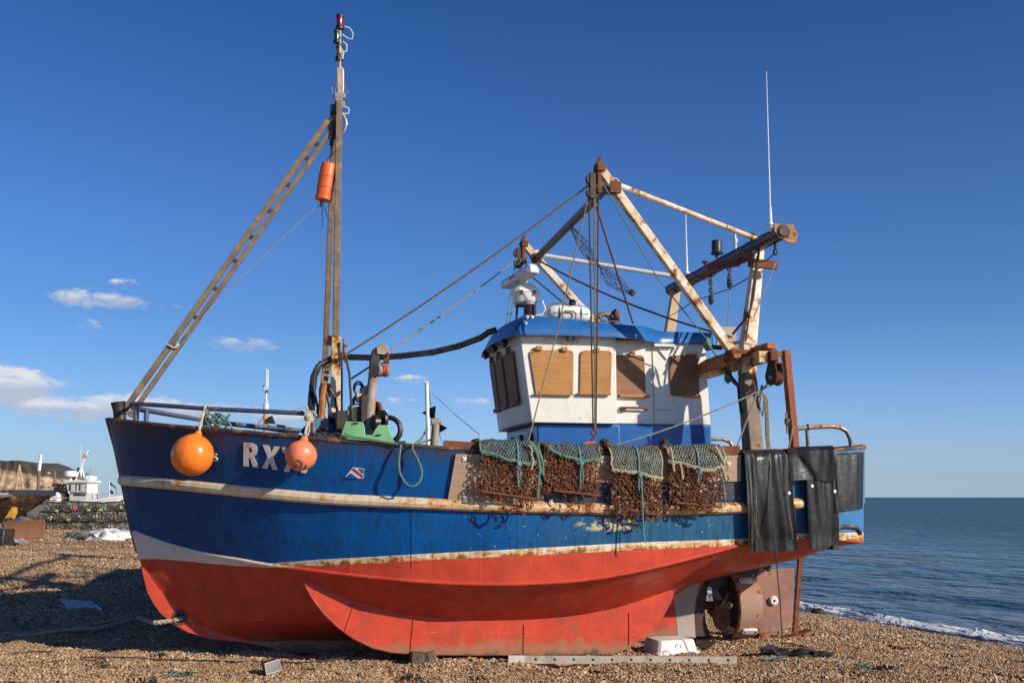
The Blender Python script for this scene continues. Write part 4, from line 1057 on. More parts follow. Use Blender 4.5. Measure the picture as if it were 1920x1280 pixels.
# chains hung from the beam with blocks
def chain(mb, a, b, lw=.022, ll=.05, r_=.007, sag=0.0):
    a = V3(a); b = V3(b); n = max(2, int((b - a).length * (1 + sag * 2) / (ll * .72)))
    for i in range(n):
        f = (i + .5) / n; c = a + (b - a) * f - V3((0, 0, sag * 4 * f * (1 - f)))
        f2 = (i + .9) / n; c2 = a + (b - a) * f2 - V3((0, 0, sag * 4 * f2 * (1 - f2))); t = (c2 - c).normalized()
        s1 = t.orthogonal().normalized(); s2 = t.cross(s1); ss = s1 if i % 2 else s2
        mb.ring(c, (0, 0, 1), 1, r_, 8, 4, sq=(t * ll / 2, ss * lw / 2))
for px, y0, y1, nm in ((1332, 512, 556, 0), (1367, 500, 524, 1), (1453, 446, 478, 2)):
    p0 = LU(px, y0, gn.x); p1 = LU(px, y1, gn.x); p1 = V3((p1.x, p0.y, p1.z)); mb = MB(); chain(mb, p0, p1, .045, .075, .011); P(mb, 'hanging_chain', M['ironblack'], gal)
    if nm < 2: P(MB().box(p1 + V3((0, 0, -.05)), (.05, .08, .12)).lathe(p1 + V3((-.025, 0, -.05)), (1, 0, 0), [(.055, 0), (.055, .05)], 12), 'small_block', M['black'], gal, bev=.012)
    e = LU(px - 6 if nm < 2 else 1380, 640 if nm < 2 else 625, gn.x); 
    P(MB().tube([p1 + V3((0, 0, -.1)), V3((p1.x + (.05 if nm < 2 else .3), p1.y - .02, e.z))], .008, 5), 'control_line', M['wire'], gal)
P(MB().tube([LU(1453, 474, gn.x), LU(1405, 520, gn.x + .1), LU(1373, 538, gn.x)], .008, 5).tube([LU(1372, 540, gn.x), LU(1300, 565, gn.x + .1), LU(1262, 590, gn.x)], .007, 5), 'control_line', M['roped'], gal)
P(MB().tube([L(1424, 462, 1.62), L(1412, 560, 1.62), L(1404, 590, 1.62), L(1374, 626, 1.4)], .016, 8).tube([L(1420, 480, 1.62), L(1398, 640, 1.62)], .011, 6), 'hydraulic_hose', M['roped'], gal)

# stern rail
pr_ = [L(x, y, 1.55) for x, y in [(1490, 804), (1515, 801), (1560, 799), (1575, 801), (1587, 808), (1594, 822), (1597, 846)]]
P(MB().tube(pr_, .027, 10).tube([L(1513, 802, 1.55), L(1516, 850, 1.55)], .024, 10).ring(L(1515, 801, 1.55), (1, 0, 0), .032, .014, 12, 6), 'stern_rail', M['steelrail'])
pr_ = [L(x, y, -1.5) for x, y in [(1330, 823), (1355, 823), (1368, 828), (1375, 838), (1378, 852)]]
P(MB().tube(pr_, .027, 10), 'stern_rail', M['steelrail'])
P(MB().box(L(1430, 850, 1.5), (.5, .5, .10)), 'stern_hatch', M['grp'])

# ---- running rigging
def sagl(a, b, s_, n=16):
    a = V3(a); b = V3(b); return [a + (b - a) * (i / n) - V3((0, 0, s_ * 4 * (i / n) * (1 - i / n))) for i in range(n + 1)]
def rope(name, pts, r_, m, par=None, n=6): return P(MB().tube(pts, r_, n), name, m, par)
def twist(pts, r_, k=3, pitch=.06):
    """laid rope: k strands round the line"""
    P_ = [V3(p) for p in pts]; segs = []; tot = 0
    out = [[] for _ in range(k)]; L_ = [0]
    for i in range(1, len(P_)): L_.append(L_[-1] + (P_[i] - P_[i - 1]).length)
    n = max(8, int(L_[-1] / pitch * 5))
    for j in range(n + 1):
        d_ = L_[-1] * j / n; i = 1
        while i < len(L_) - 1 and L_[i] < d_: i += 1
        f = (d_ - L_[i - 1]) / max(L_[i] - L_[i - 1], 1e-6); p = P_[i - 1] + (P_[i] - P_[i - 1]) * f; t = (P_[i] - P_[i - 1]).normalized()
        a = t.orthogonal().normalized(); b = t.cross(a)
        for s_ in range(k):
            g = 2 * math.pi * (d_ / pitch + s_ / k); out[s_].append(p + (a * math.cos(g) + b * math.sin(g)) * r_ * .5)
    mb = MB()
    for s_ in range(k): mb.tube(out[s_], r_ * .56, 5)
    return mb
A = hd[0] + V3((.10, 0, -.16)); msk = L(652, 662, .55)
P(twist(sagl(A, msk, .05), .0125, 3, .10), 'rigging_rope', M['rope'])
Bp = hd[1] + V3((.10, 0, -.2))
P(twist(sagl(Bp, L(733, 655, .75), .03), .010, 3, .10), 'rigging_rope', M['rope'])
P(MB().tube([L(708, 678, .75), L(655, 712, .5)], .012, 6), 'rigging_rope', M['roped'])
hook = L(1114, 806, 1.62)
for dx, dv, m_ in ((-.035, 0, 'roped'), (.012, .03, 'rope'), (.034, -.02, 'rope'), (.055, .02, 'roped')):
    P(twist([hd[0] + V3((.10 - dx * 1.2, dv, -.3)), hook + V3((-dx * .35, dv * .4, 0))], .0095, 3, .06), 'hoist_rope', M[m_])
mb = MB(); mb.ring(hook + V3((0, 0, -.03)), (0, 1, 0), .03, .012, 12, 6); mb.tube([hook + V3((0, 0, -.07)), hook + V3((.03, 0, -.11)), hook + V3((.035, 0, -.16)), hook + V3((0, 0, -.19)), hook + V3((-.035, 0, -.17))], .013, 6); chain(mb, hook + V3((-.01, .02, -.16)), hook + V3((-.03, .1, -.36)), .04, .07, .010)
P(mb, 'cargo_hook', M['rust'])
P(twist([hd[0] + V3((.14, 0, -.3)), L(1040, 640, 1.7), L(990, 828, 1.95)], .009, 3, .06), 'hoist_rope', M['rope'])
P(MB().tube([hd[0] + V3((-.05, -.35, -.35)), L(1187, 606, .6)], .013, 6), 'stay_rod', M['rust'])
P(MB().tube([L(1187, 545, .65), L(1183, 552, .65)], .04, 8), 'stay_clamp', M['ironblack'])
P(twist([hd[0] + V3((-.02, .06, -.2)), L(1232, 520, 1.75), L(1325, 636, 1.35), L(1332, 655, 1.35)], .008, 3, .06), 'rigging_rope', M['ropeg'])
mb = twist([L(1326, 640, 1.35), L(1346, 672, 1.4), L(1364, 706, 1.5), L(1384, 726, 1.6)], .012, 3, .08); 
for x, y in ((1326, 645), (1365, 705)): mb.blob(L(x, y, 1.4), (.05, .05, .08), 6, .4, x)
P(mb, 'rigging_rope', M['ropeg'])
P(MB().tube(sagl(mirror(hd[0] + (hl - hd[0]) * .11), L(1372, 632, 1.5), .10), .014, 6), 'stay_rod', M['rust'])
P(MB().tube([L(1344, 672, 1.3), L(1384, 722, 1.62), L(1386, 746, 1.62), L(1390, 775, 1.62)], .018, 6), 'shackle_line', M['ironblack'])
P(MB().tube(sagl(mirror(hd[0]) + V3((.1, 0, -.3)), L(1078, 586, -.4), .0), .010, 5), 'rigging_rope', M['roped'])
P(MB().tube([hd[1] + V3((.06, .02, -.2)), rc + V3((.1, -.5, -.3))], .009, 5).tube([hd[1] + V3((.14, .02, -.2)), rc + V3((.14, -.5, -.3))], .008, 5).tube([hd[1] + V3((-.02, 0, -.2)), rc + V3((-.1, -.5, -.3))], .013, 5), 'hoist_rope', M['ropeg'])
# hydraulic hose from the mast to the wheelhouse
hp = [L(x, y, v_) for x, y, v_ in [(590, 826, .9), (584, 780, .75), (586, 735, .6), (590, 700, .5), (600, 680, .4), (625, 668, .35), (660, 667, .35), (700, 668, .4), (750, 665, .45), (810, 658, .5), (860, 646, .5), (900, 631, .55), (916, 620, .6), (930, 616, .65)]]
mb = MB(); mb.tube(hp, .022, 8); mb.tube([p + V3((.03, .03, -.035)) for p in hp], .022, 8); mb.tube([p + V3((-.02, -.03, -.03)) for p in hp], .018, 8)
for i in range(5, 13):
    mb.ring(hp[i] + V3((0, .01, -.018)), (hp[i] - hp[i - 1]), .042, .006, 12, 4)
P(mb, 'hydraulic_hose', M['hose'])
# pale line from stern block to the rail
P(MB().tube(sagl(L(1449, 720, 1.85), L(1155, 834, 1.75), .05), .010, 6), 'control_line', M['wire'])
P(MB().tube([L(1449, 710, 1.85), L(1418, 740, 1.83), L(1380, 842, 1.8)], .010, 6), 'control_line', M['grp'])
# coil of rope on the gallows post
mb = MB()
for i in range(3): mb.tube([L(x + i * 2, y, 1.72) for x, y in [(1428, 738), (1434, 745), (1436, 780), (1437, 820), (1440, 846)]], .013, 6)
mb.tube([L(x, y, 1.74) for x, y in [(1428, 736), (1424, 760), (1430, 780), (1434, 745), (1426, 735)]], .012, 6)
mb.tube([L(1425, 745, 1.75), L(1429, 722, 1.75)], .015, 6)
P(mb, 'rope_coil', M['rope'])
P(MB().tube([L(1474, 773, 1.80), L(1476, 812, 1.80)], .012, 6).tube([L(x, y, 1.80) for x, y in [(1476, 790), (1484, 784), (1486, 800), (1484, 816), (1478, 846)]], .010, 6).ring(L(1475, 790, 1.8), (1, 0, 0), .04, .01, 12, 5), 'cleat_line', M['rope'])
mb = MB(); mb.tube([L(1411, 716, 1.83), L(1416, 728, 1.83), L(1412, 736, 1.83)], .014, 6); mb.tube([L(1398, 738, 1.83), L(1410, 730, 1.83), L(1414, 738, 1.83)], .010, 6); P(mb, 'post_hook', M['rust'])

# ---- foredeck
gpoly = [(648, 789), (681, 791), (684, 800), (685, 815), (698, 815), (704, 803), (710, 796), (728, 797), (739, 829), (636, 824)]
P(MB().prism([L(x, y, 1.62) for x, y in gpoly], (0, -.03, 0)), 'winch_guard', M['green'], bev=.008)
P(MB().prism([L(x, y, 1.72) for x, y in [(634, 824), (740, 831), (742, 826), (640, 818)]], (0, -.10, 0)), 'guard_foot', M['green'], bev=.01)
P(MB().box(L(667, 793, 1.635), (.06, .01, .012)).box(L(710, 815, 1.635), (.06, .01, .012)), 'guard_slot', M['dark'])
cr = P(MB().tube([L(691, 830, 1.0), L(694, 760, 1.0), L(700, 700, 1.0)], [.072, .062, .055], 14), 'deck_crane', M['crane'])
mb = MB(); mb.prism([L(x, y, 1.05) for x, y in [(693, 700), (694, 672), (699, 655), (706, 650), (712, 660), (712, 680), (706, 704)]], (0, -.14, 0))
P(mb, 'crane_head', M['ironblack'], cr, bev=.015)
P(MB().prism([L(x, y, 1.07) for x, y in [(706, 652), (714, 644), (720, 643), (727, 650), (732, 660), (731, 666), (706, 663)]], (0, -.03, 0)), 'head_plate', M['crane'], cr, bev=.008)
P(MB().prism([L(x, y, 1.07) for x, y in [(707, 684), (722, 677), (731, 676), (731, 680), (716, 690), (708, 690)]], (0, -.12, 0)), 'head_arm', M['crane'], cr, bev=.006)
mb = MB()
for x, v_ in ((706, 1.09), (720, 1.02)): mb.lathe(L(x, 694, v_), (.75, .65, 0), [(.03, -.03), (.078, -.03), (.05, 0), (.078, .03), (.03, .03)], 18)
P(mb, 'crane_sheave', M['crane'], cr)
P(MB().lathe(L(715, 692, 1.05), (.75, .65, 0), [(.06, -.018), (.06, .018)], 14), 'red_disc', M['red'], cr)
P(MB().tube([L(728, 662, 1.08), L(725, 676, 1.08)], .02, 8).tube([L(720, 676, 1.08), L(729, 675, 1.08)], .03, 8).tube([L(703, 690, 1.08), L(690, 700, 1.08), L(712, 678, 1.1)], .008, 5), 'crane_hook', M['rust'], cr)
wn = P(MB().box(L(668, 790, .75), (.5, .45, .22)).lathe(L(670, 779, .9), (0, 1, 0), [(.09, -.35), (.10, -.2), (.075, -.18), (.075, .05), (.10, .06), (.10, .1)], 16).box(L(684, 770, .9), (.12, .3, .35)), 'winch', M['ironblack'], bev=.015)
wh = MB(); wh.ring(L(727, 806, 1.25), (.25, 1, .1), .145, .032, 26, 6); wh.lathe(L(717, 787, 1.2), (1, .42, 0), [(.11, -.02), (.115, 0), (.11, .02)], 20); wh.lathe(L(704, 792, 1.3), (1, .3, 0), [(.09, -.03), (.09, .03)], 18)
P(wh, 'winch_wheel', M['hose'], wn)
P(MB().lathe(L(707, 775, .95), (1, .3, 0), [(.14, -.015), (.14, .015)], 22), 'rusty_disc', M['rust'], wn)
mb = MB()
for k in range(2): mb.tube([L(672 + (9 - 2 * k) * math.cos(a), 727 + 3 * k + (12 - k) * math.sin(a), .9 + .03 * k) for a in [2 * math.pi * j / 18 for j in range(18)]], .011, 6, closed=True)
mb.tube([L(670, 740, .9), L(664, 748, .9), L(660, 760, .9), L(658, 778, .9)], .02, 8); mb.tube([L(676, 742, .9), L(680, 752, .9), L(683, 770, .9)], .015, 8); mb.tube([L(664, 757, .9), L(676, 758, .9), L(672, 768, .9)], .01, 6)
P(mb, 'winch_hose', M['hose'], wn)
mb = MB(); mb.blob(L(684, 738, .9), (.07, .06, .085), 8, .35, 3); mb.blob(L(676, 745, .92), (.06, .06, .06), 8, .35, 8); mb.blob(L(658, 775, .95), (.05, .05, .10), 8, .35, 5); P(mb, 'winch_valve', M['ropew'], wn)
P(MB().tube([L(725, 788, 1.2), L(724, 768, 1.2)], .012, 6), 'winch_lever', M['whitegear'], wn)
P(MB().box(L(600, 803, .6), (.20, .4, .22)).box(L(632, 808, .4), (.45, .4, .14)), 'deck_box', M['turq'], bev=.02)
P(MB().box(L(650, 795, .2), (.5, .6, .12)), 'hatch_cover', M['navy'], bev=.02)
# hoses and ropes round the mast foot
mb = MB()
for pts in ([(606, 735), (602, 760), (598, 790), (592, 815)], [(612, 735), (618, 765), (616, 795), (606, 815)], [(640, 800), (632, 770), (628, 745), (618, 728)], [(605, 770), (612, 800), (620, 815)], [(590, 690), (588, 730), (596, 765), (590, 800), (580, 818)]):
    mb.tube([L(x, y, .7) for x, y in pts], .017, 6)
P(mb, 'mast_hose', M['hose'])
mb = MB(); mb.tube([L(x, y, .75) for x, y in [(604, 812), (602, 780), (605, 742), (609, 720)]], .04, 8); P(mb, 'hydraulic_ram', M['orust'])
mb = MB(); mb.tube([L(x, y, 1.0) for x, y in [(650, 650), (645, 645), (644, 660), (650, 675), (655, 700), (658, 745), (660, 785)]], .016, 6); mb.tube([L(641, 660, .6), L(641, 810, .6)], .013, 6); P(mb, 'hoist_rope', M['roped'])
mb = MB(); mb.tube([L(645, 636, .5), L(648, 680, .5)], .016, 6); mb.tube([L(640, 667, .55), L(652, 662, .55), L(640, 662, .55), L(650, 668, .55)], .02, 6); P(mb, 'belaying_pin', M['orust'])
mb = MB()
for i in range(7):
    x = 575 + i * 9 + random.uniform(-4, 4); pts = [vz(x, 818, ins=.06), vz(x + 6, 812, ins=.05), vz(x + 14, 817, ins=.04), vz(x + 22, 821, ins=.05)]
    mb.tube([p + V3((random.uniform(-.06, .06), 0, random.uniform(-.03, .02))) for p in pts], .010, 6)
mb.tube([L(x, y, 1.55) for x, y in [(588, 820), (605, 817), (630, 819), (648, 810), (655, 808)]], .014, 6)
P(mb, 'deck_rope', M['roped'])
mb = MB()
for i in range(10):
    x = 560 + random.random() * 44; y = 804 + random.random() * 12
    mb.tube([L(x + 9 * math.cos(a + i), y + 7 * math.sin(a), 1.35 - random.random() * .3) for a in [j * .7 for j in range(8)]], .018, 6)
P(mb, 'hose_heap', M['hose'])
mb = MB()
for pts in ([(584, 775), (578, 790), (574, 806), (570, 818)], [(585, 775), (580, 795), (580, 806), (576, 820)], [(572, 775), (580, 771), (590, 772), (594, 780)], [(566, 768), (574, 774), (580, 772)], [(575, 762), (579, 772), (577, 782)]):
    mb.tube([vz(x, y, ins=.04) for x, y in pts], .011, 6)
mb.blob(vz(578, 780, ins=.04), (.045, .045, .06), 6, .5, 2); P(mb, 'rail_lashing', M['ropew'])
mb = MB()
for i in range(9):
    x0 = 402 + i * 2.4; mb.tube([vz(x0 - 8 + 18 * math.sin(t_ * 2.2 + i), 776 + 27 * t_ + (4 if i % 2 else 0), ins=.05) for t_ in (0, .2, .4, .6, .8, 1)], .011, 6)
mb.tube([vz(x, y, ins=.04) for x, y in [(400, 780), (404, 775), (412, 775), (424, 784), (432, 796), (436, 804)]], .011, 6)
P(mb, 'green_line_coil', M['ropeg'])
mb = MB(); mb.tube([L(630, 773, .6), L(624, 775, .6), L(628, 779, .6), L(660, 774, .6)], .012, 6); mb.tube([L(626, 777, .62), L(630, 792, .62), L(640, 806, .9), L(650, 813, 1.5)], .01, 6); P(mb, 'mast_lashing', M['ropeg'])
mb = twist([on_b(x, y, lambda u: b_s(u) + .04) for x, y in [(646, 812), (660, 819), (690, 823), (720, 828), (745, 832)]], .014, 3, .06); P(mb, 'gunwale_rope', M['ropeg'])
P(MB().box(on_b(750, 831, lambda u: b_s(u) - .02), (.12, .10, .05)), 'fairlead', M['black'], bev=.008)
# pole, sampson post and deck fittings amidships
P(MB().tube([L(803, 838, .3), L(800, 716, .3)], .024, 10).box(L(800, 716, .3), (.06, .06, .015)), 'flag_pole', M['whitegear'])
P(MB().tube([L(814, 840, 1.0), L(817, 795, 1.0)], [.05, .045], 12).tube([L(809, 791, 1.0), L(826, 791, 1.0)], .045, 12), 'mooring_post', M['crane'])
P(MB().tube(sagl(L(804, 730, .3), L(900, 815, .2), .02), .004, 4).tube([L(804, 735, -.4), L(808, 760, -.4)], .004, 4).tube([L(822, 808, -.4), L(830, 832, -.3)], .004, 4), 'signal_halyard', M['wire'])

# gear stowed on the rail between the dredges
mb = MB()
for x, y, v_ in ((893, 832, 1.85), (898, 842, 1.95), (1010, 836, 1.9), (1133, 832, 1.9), (1140, 838, 1.95), (1122, 838, 1.9), (1245, 832, 1.9), (1250, 838, 1.9)): mb.blob(L(x, y, v_), (.06, .06, .055), 7, .7, x)
P(mb, 'dredge_bar_end', M['ironblack'])
P(MB().tube([L(x, y, 1.95) for x, y in [(1095, 832), (1106, 829), (1116, 830), (1124, 838), (1130, 842)]], .012, 6), 'orange_twine', M['barrel'])

# ================================================================== things hung on the boat
def bthing(name, label, cat, p, group=None): return thing(name, label, cat, BM @ Matrix.Translation(p), group)

# ---- scallop dredges over the rail
def dredge(label, xl, xr, ytop, lower, ybot, bar, netm, seed, chains, rope_to, dv=0.0):
    rnd = random.Random(seed)
    v0 = 2.13 + dv
    pl, pr = L(xl, 880, v0), L(xr, 880, v0); ul, ur_ = pl.x, pr.x
    ztop = L((xl + xr) / 2, ytop, 1.98).z; zrail = w_s((ul + ur_) / 2)
    t = bthing('scallop_dredge', label, 'dredge', V3(((ul + ur_) / 2, v0, zrail)), 'scallop dredges hung over the rail')
    path = [V3((0, 1.78, zrail - .02)), V3((0, 1.86, ztop - .02)), V3((0, 1.97, ztop)), V3((0, 2.07, ztop - .05)), V3((0, v0, ztop - .15)), V3((0, v0 + .02, ztop - .35)), V3((0, v0 + .0, ztop - .7)), V3((0, v0 - .02, ztop - 1.2))]
    cl = [0]
    for i in range(1, len(path)): cl.append(cl[-1] + (path[i] - path[i - 1]).length)
    def S(s, d):
        i = 1
        while i < len(path) - 1 and cl[i] < d: i += 1
        f = (d - cl[i - 1]) / (cl[i] - cl[i - 1]); p = path[i - 1] + (path[i] - path[i - 1]) * f
        b = noise.noise((s * 3 + seed, d * 4, seed * 2.0)) * .025
        topw = .03 * noise.noise((s * 4, seed, .5)) if d < .6 else 0
        return V3((ul + (ur_ - ul) * s, p.y + b + .025 * math.sin(math.pi * s), p.z + topw))
    def d_at(z):          # path length at height z on the outboard side
        for i in range(3, len(path)):
            if path[i].z <= z: return cl[i - 1] + (path[i - 1].z - z) / (path[i - 1].z - path[i].z) * (cl[i] - cl[i - 1])
        return cl[-1]
    def low(s):
        k = s * (len(lower) - 1); i = min(int(k), len(lower) - 2); y = lower[i] + (lower[i + 1] - lower[i]) * (k - i)
        return d_at(L(xl + (xr - xl) * s, y, v0).z)
    # diamond netting
    mb = MB(); nc = 21; knots = {}
    nr = 16
    for j in range(nr + 1):
        for i in range(nc + 1):
            s = (i + (.5 if j % 2 else 0)) / nc
            if s > 1.001: continue
            jit = rnd.uniform(-.06, .06) / nc
            d = low(min(1, s)) * j / nr
            knots[i, j] = S(min(1, max(0, s + jit)), d) + V3((0, rnd.uniform(-.004, .006), rnd.uniform(-.004, .004)))
    for (i, j), p in knots.items():
        for di in ((0, -1) if j % 2 == 0 else (0, 1)):
            q = knots.get((i + di, j + 1))
            if q: 
                mid = (p + q) / 2 + V3((0, .003, rnd.uniform(-.003, .003)))
                mb.tube([p, mid, q], [.0085, .0055, .0085], 4, cap=False)
    mb.build('netting', netm, t)
    # border rope
    mb = MB(); bl = []
    for k in range(31): 
        s = k / 30; bl.append(S(s, low(s)) + V3((0, .012 + rnd.uniform(0, .006), rnd.uniform(-.012, .006))))
    mb.tube(bl, [.011 + rnd.uniform(0, .008) for _ in bl], 6)
    for s in (0.0, 1.0): mb.tube([S(s, low(s) * k / 10) + V3((rnd.uniform(-.012, .012), .01, 0)) for k in range(11)], .011, 6)
    for k in range(26):
        s = rnd.random(); c = S(s, low(s)) + V3((0, .015, -.01)); mb.ring(c, (rnd.uniform(-.6, .6), 1, rnd.uniform(-.6, .6)), rnd.uniform(.010, .020), .0055, 9, 4)
    mb.build('border_rope', M['ropey'] if netm is M['net2'] else M['ropeg'], t)
    # ring mail
    mb = MB(); zb_ = L((xl + xr) / 2, ybot, v0).z; w = abs(ur_ - ul); nx = int(w / .041);
    for i in range(nx + 1):
        s = .045 + .90 * i / nx; d0 = low(s) - .10; d1 = d_at(zb_) - abs(rnd.gauss(0, .06)); nn_ = int((d1 - d0) / .041)
        for j in range(nn_ + 1):
            for rep in range(2):
                if rnd.random() < (.62 if rep else .08): continue
                d = d0 + (d1 - d0) * (j + rnd.uniform(-.22, .22)) / max(nn_, 1); ss = min(1.0, max(0.0, s + rnd.uniform(-.25, .25) / nx))
                p = S(ss, max(d, .3)) + V3((0, -.018 - .035 * rep + rnd.uniform(-.012, .012), 0))
                mb.ring(p, (rnd.uniform(.2, .8) * (1 if (i + j) % 2 else -1), 1, rnd.uniform(-.6, .6)), rnd.uniform(.024, .031), rnd.uniform(.0046, .0064), 10, 4)
    for k in range(4):
        s = rnd.choice((-.05, 1.05)); p = S(min(max(s, 0), 1), rnd.uniform(low(.5), d_at(zb_))); mb.ring(p + V3((-.03 if s > 1 else .03, -.04, 0)), (rnd.uniform(-.4, .4), 1, 0), .033, .005, 12, 4)
    mb.build('ring_mail', M['chain'], t)
    if netm is M['net2']:
        mb = MB()
        for k in range(70):
            s = rnd.random(); d = low(s) + (d_at(zb_) - low(s)) * (1 - rnd.random() ** 1.8); c = S(s, d) + V3((0, -.045 + rnd.uniform(-.02, .03), 0)); r_ = rnd.uniform(.012, .030)
            mb.blob(c, (r_, r_ * .5, r_ * .8), 5, .5, k, rot=Matrix.Rotation(rnd.uniform(-1, 1), 3, 'Y'))
        mb.build('shell_catch', M['shell'], t)
    mb = MB()
    for k in range(11):          # loose ends of mail below the hem
        s = rnd.uniform(.04, .96); d0 = d_at(zb_) - rnd.uniform(.02, .12); ln = rnd.uniform(.05, .16)
        for q in range(int(ln / .04)): mb.ring(S(s + rnd.uniform(-.012, .012), d0 + q * .04) + V3((0, -.01, 0)), (rnd.uniform(-.7, .7), 1, rnd.uniform(-.3, .3)), .026, .0056, 10, 4)
    mb.build('hem_rings', M['chain'], t)
    (x0, y0), (x1, y1) = bar
    a, b = L(x0, y0, v0 + .03), L(x1, y1, v0 + .03)
    mb = MB().tube([a, b], .014, 7)
    mb.tube([a + V3((0, -.10, .03)), b + V3((0, -.10, .03))], .014, 7)
    mb.build('tooth_bar', M['rust'], t)
    mb = MB()
    for xa, ya, xb, yb, sg in chains: chain(mb, L(xa, ya, v0 + .04), L(xb, yb, v0 + .04), .032, .05, .008, sg)
    mb.build('loop_chain', M['chain'], t)
    # tie of teal twine with a knot
    xm, ye = rope_to; sm_ = (xm - xl) / (xr - xl); dl = low(sm_)
    pts = [S(sm_ + .02 * (1 - k / 8) , .16 + (dl - .16) * k / 8) + V3((0, .018, 0)) for k in range(9)]
    mb = MB().tube(pts, .010, 6)
    kz = pts[-1] + V3((0, .03, -.03)); e = L(xm + 3, ye, v0 + .05)
    mb.blob(kz, (.028, .028, .035), 6, .5, seed); mb.tube([pts[-1], kz, (kz + e) / 2 + V3((.008, 0, 0)), e], .009, 6)
    mb.tube([kz, (kz * 2 + e) / 3 + V3((-.02, .01, 0)), kz + (e - kz) * .7 + V3((-.02, 0, 0))], .007, 6)
    for k in range(7):
        g = rnd.uniform(0, 6.28); mb.tube([kz, kz + V3((math.cos(g) * .05, .015, math.sin(g) * .04))], .005, 4)
    mb.build('tie_rope', M['ropet'], t)
    return t
dredge('scallop dredge nearest the bow, with deep sagging teal net over rust brown ring mail', 902, 1013, 826, [846, 853, 862, 868, 871, 862], 931, ((905, 921), (1008, 936)), M['net1'], 3, [(935, 926, 972, 934, .16), (975, 930, 992, 934, .17), (985, 930, 1000, 934, .12)], (969, 912))
dredge('scallop dredge with a shallow teal net, hung second from the bow under the hoist hook', 1020, 1126, 831, [832, 846, 857, 862, 861, 859], 924, ((1038, 919), (1126, 929)), M['net1'], 5, [(1056, 922, 1080, 926, .14), (1090, 924, 1115, 928, .13)], (1086, 916))
dredge('lowest hanging scallop dredge, with a square drab green net edged in tan rope', 1147, 1240, 838, [880, 884, 886, 888, 893, 897], 962, ((1182, 956), (1238, 966)), M['net2'], 8, [(1178, 954, 1196, 958, .12), (1206, 955, 1232, 962, .10)], (1195, 918))
dredge('scallop dredge nearest the stern, with a wide drab net and yellow frayed rope beside it', 1254, 1358, 834, [862, 866, 874, 880, 880, 876], 950, ((1268, 942), (1352, 950)), M['net2'], 11, [(1284, 942, 1300, 948, .05), (1310, 940, 1345, 960, .05)], (1306, 905))
# frayed ropes beside the dredges
t = bthing('frayed_rope', 'frayed green and cream rope ends dangling between the two dredges nearest the bow', 'rope', L(1010, 850, 2.16))
mb = MB()
for i, pts in enumerate(([(992, 828), (1004, 842), (1010, 862), (1016, 888)], [(994, 828), (1008, 850), (1012, 880), (1010, 900), (1008, 935)], [(998, 830), (1012, 850), (1018, 870), (1019, 892)])): mb.tube([L(x, y, 2.17) for x, y in pts], .012, 6)
mb.build('strand', M['ropeg'], t); MB().tube([L(x, y, 2.18) for x, y in [(993, 834), (998, 846), (996, 850), (1000, 864), (996, 880)]], .011, 6).build('strand', M['ropey'], t)
t = bthing('frayed_rope', 'yellow rope end dangling at the stern side of the dredge nearest the stern', 'rope', L(1350, 860, 2.16))
mb = MB(); mb.tube([L(x, y, 2.16) for x, y in [(1340, 836), (1346, 845), (1352, 858), (1356, 866)]], .016, 6).tube([L(x, y, 2.16) for x, y in [(1350, 868), (1357, 884), (1361, 902)]], .014, 6).tube([L(x, y, 2.16) for x, y in [(1256, 838), (1260, 852), (1261, 866), (1264, 884)]], .013, 6).tube([L(x, y, 2.16) for x, y in [(1274, 866), (1278, 880), (1280, 898)]], .013, 6)
mb.build('strand', M['ropey'], t); MB().tube([L(x, y, 2.17) for x, y in [(1340, 866), (1350, 882), (1356, 902), (1360, 938)]], .007, 6).build('strand', M['ropet'], t)
t = tag(MB().tube([L(x, y, 2.19) for x, y in [(1197, 888), (1203, 898), (1205, 950), (1206, 985), (1208, 1012), (1211, 1017)]], .008, 6).build('teal_line', M['ropet'], None, loc=L(1205, 950, 2.19)), 'long thin teal line trailing from the lowest dredge down the blue hull', 'rope')

# ---- fenders
def fender(name, label, px, py, rpx, m, tie, seed):
    d = rayl(px, py).normalized(); h = BV.ray_cast(OL, d)[0]; dist = (h - OL).length; k = 0
    while True:
        c = OL + d * (dist - k); r_ = rpx / F * (c - OL).dot(rayl(960, 640).normalized()) / 1.0
        if BV.find_nearest(c)[3] > r_ * 1.01: break
        k += .01
    t = bthing(name, label, 'buoy', c + V3((0, 0, r_)))
    prof = []
    for i in range(25):
        a = math.pi * i / 24; z = -math.cos(a) * r_; rr = math.sin(a) * r_
        if z > .45 * r_: rr *= 1 - .10 * ((z / r_ - .45) / .55)
        prof.append((rr, z))
    ax = (V3((tie[0] - c.x, tie[1] - c.y, tie[2] - c.z))).normalized()
    bm_ = MB().lathe(c, ax, prof, 40); bm_.v = [c + (v - c) * (1 + .03 * noise.noise((v - c) * (1.6 / r_) + V3((seed, 0, 0)))) for v in bm_.v]
    body = bm_.build('float', m, t, smooth=60)
    eye = c + ax * (r_ * 1.0)
    MB().lathe(c + ax * r_ * .93, ax, [(.06, 0), (.045, .03), (.035, .06), (.001, .065)], 14).build('eye', m, t)
    mb = twist([eye + ax * .05, eye + ax * .05 + (tie - eye) * .5 + V3((.0, .03, 0)), tie, tie + V3((0, -.06, .02))], .018, 3, .09)
    mb.ring(eye + ax * .05, (1, .3, 0), .035, .013, 12, 6); mb.ring(tie + V3((0, -.02, 0)), (1, 0, .1), .045, .016, 12, 6); mb.ring(tie + V3((-.04, -.02, 0)), (1, 0, .1), .045, .016, 12, 6)
    mb.build('lanyard', M['ropew'], t)
    return t, c, r_
fender('mooring_buoy', 'largest bright orange round buoy, hanging near the bow', 361, 852, 39.5, M['orangebuoy'], vz(384, 767, ins=.10) + V3((0, 0, 0)), 1)
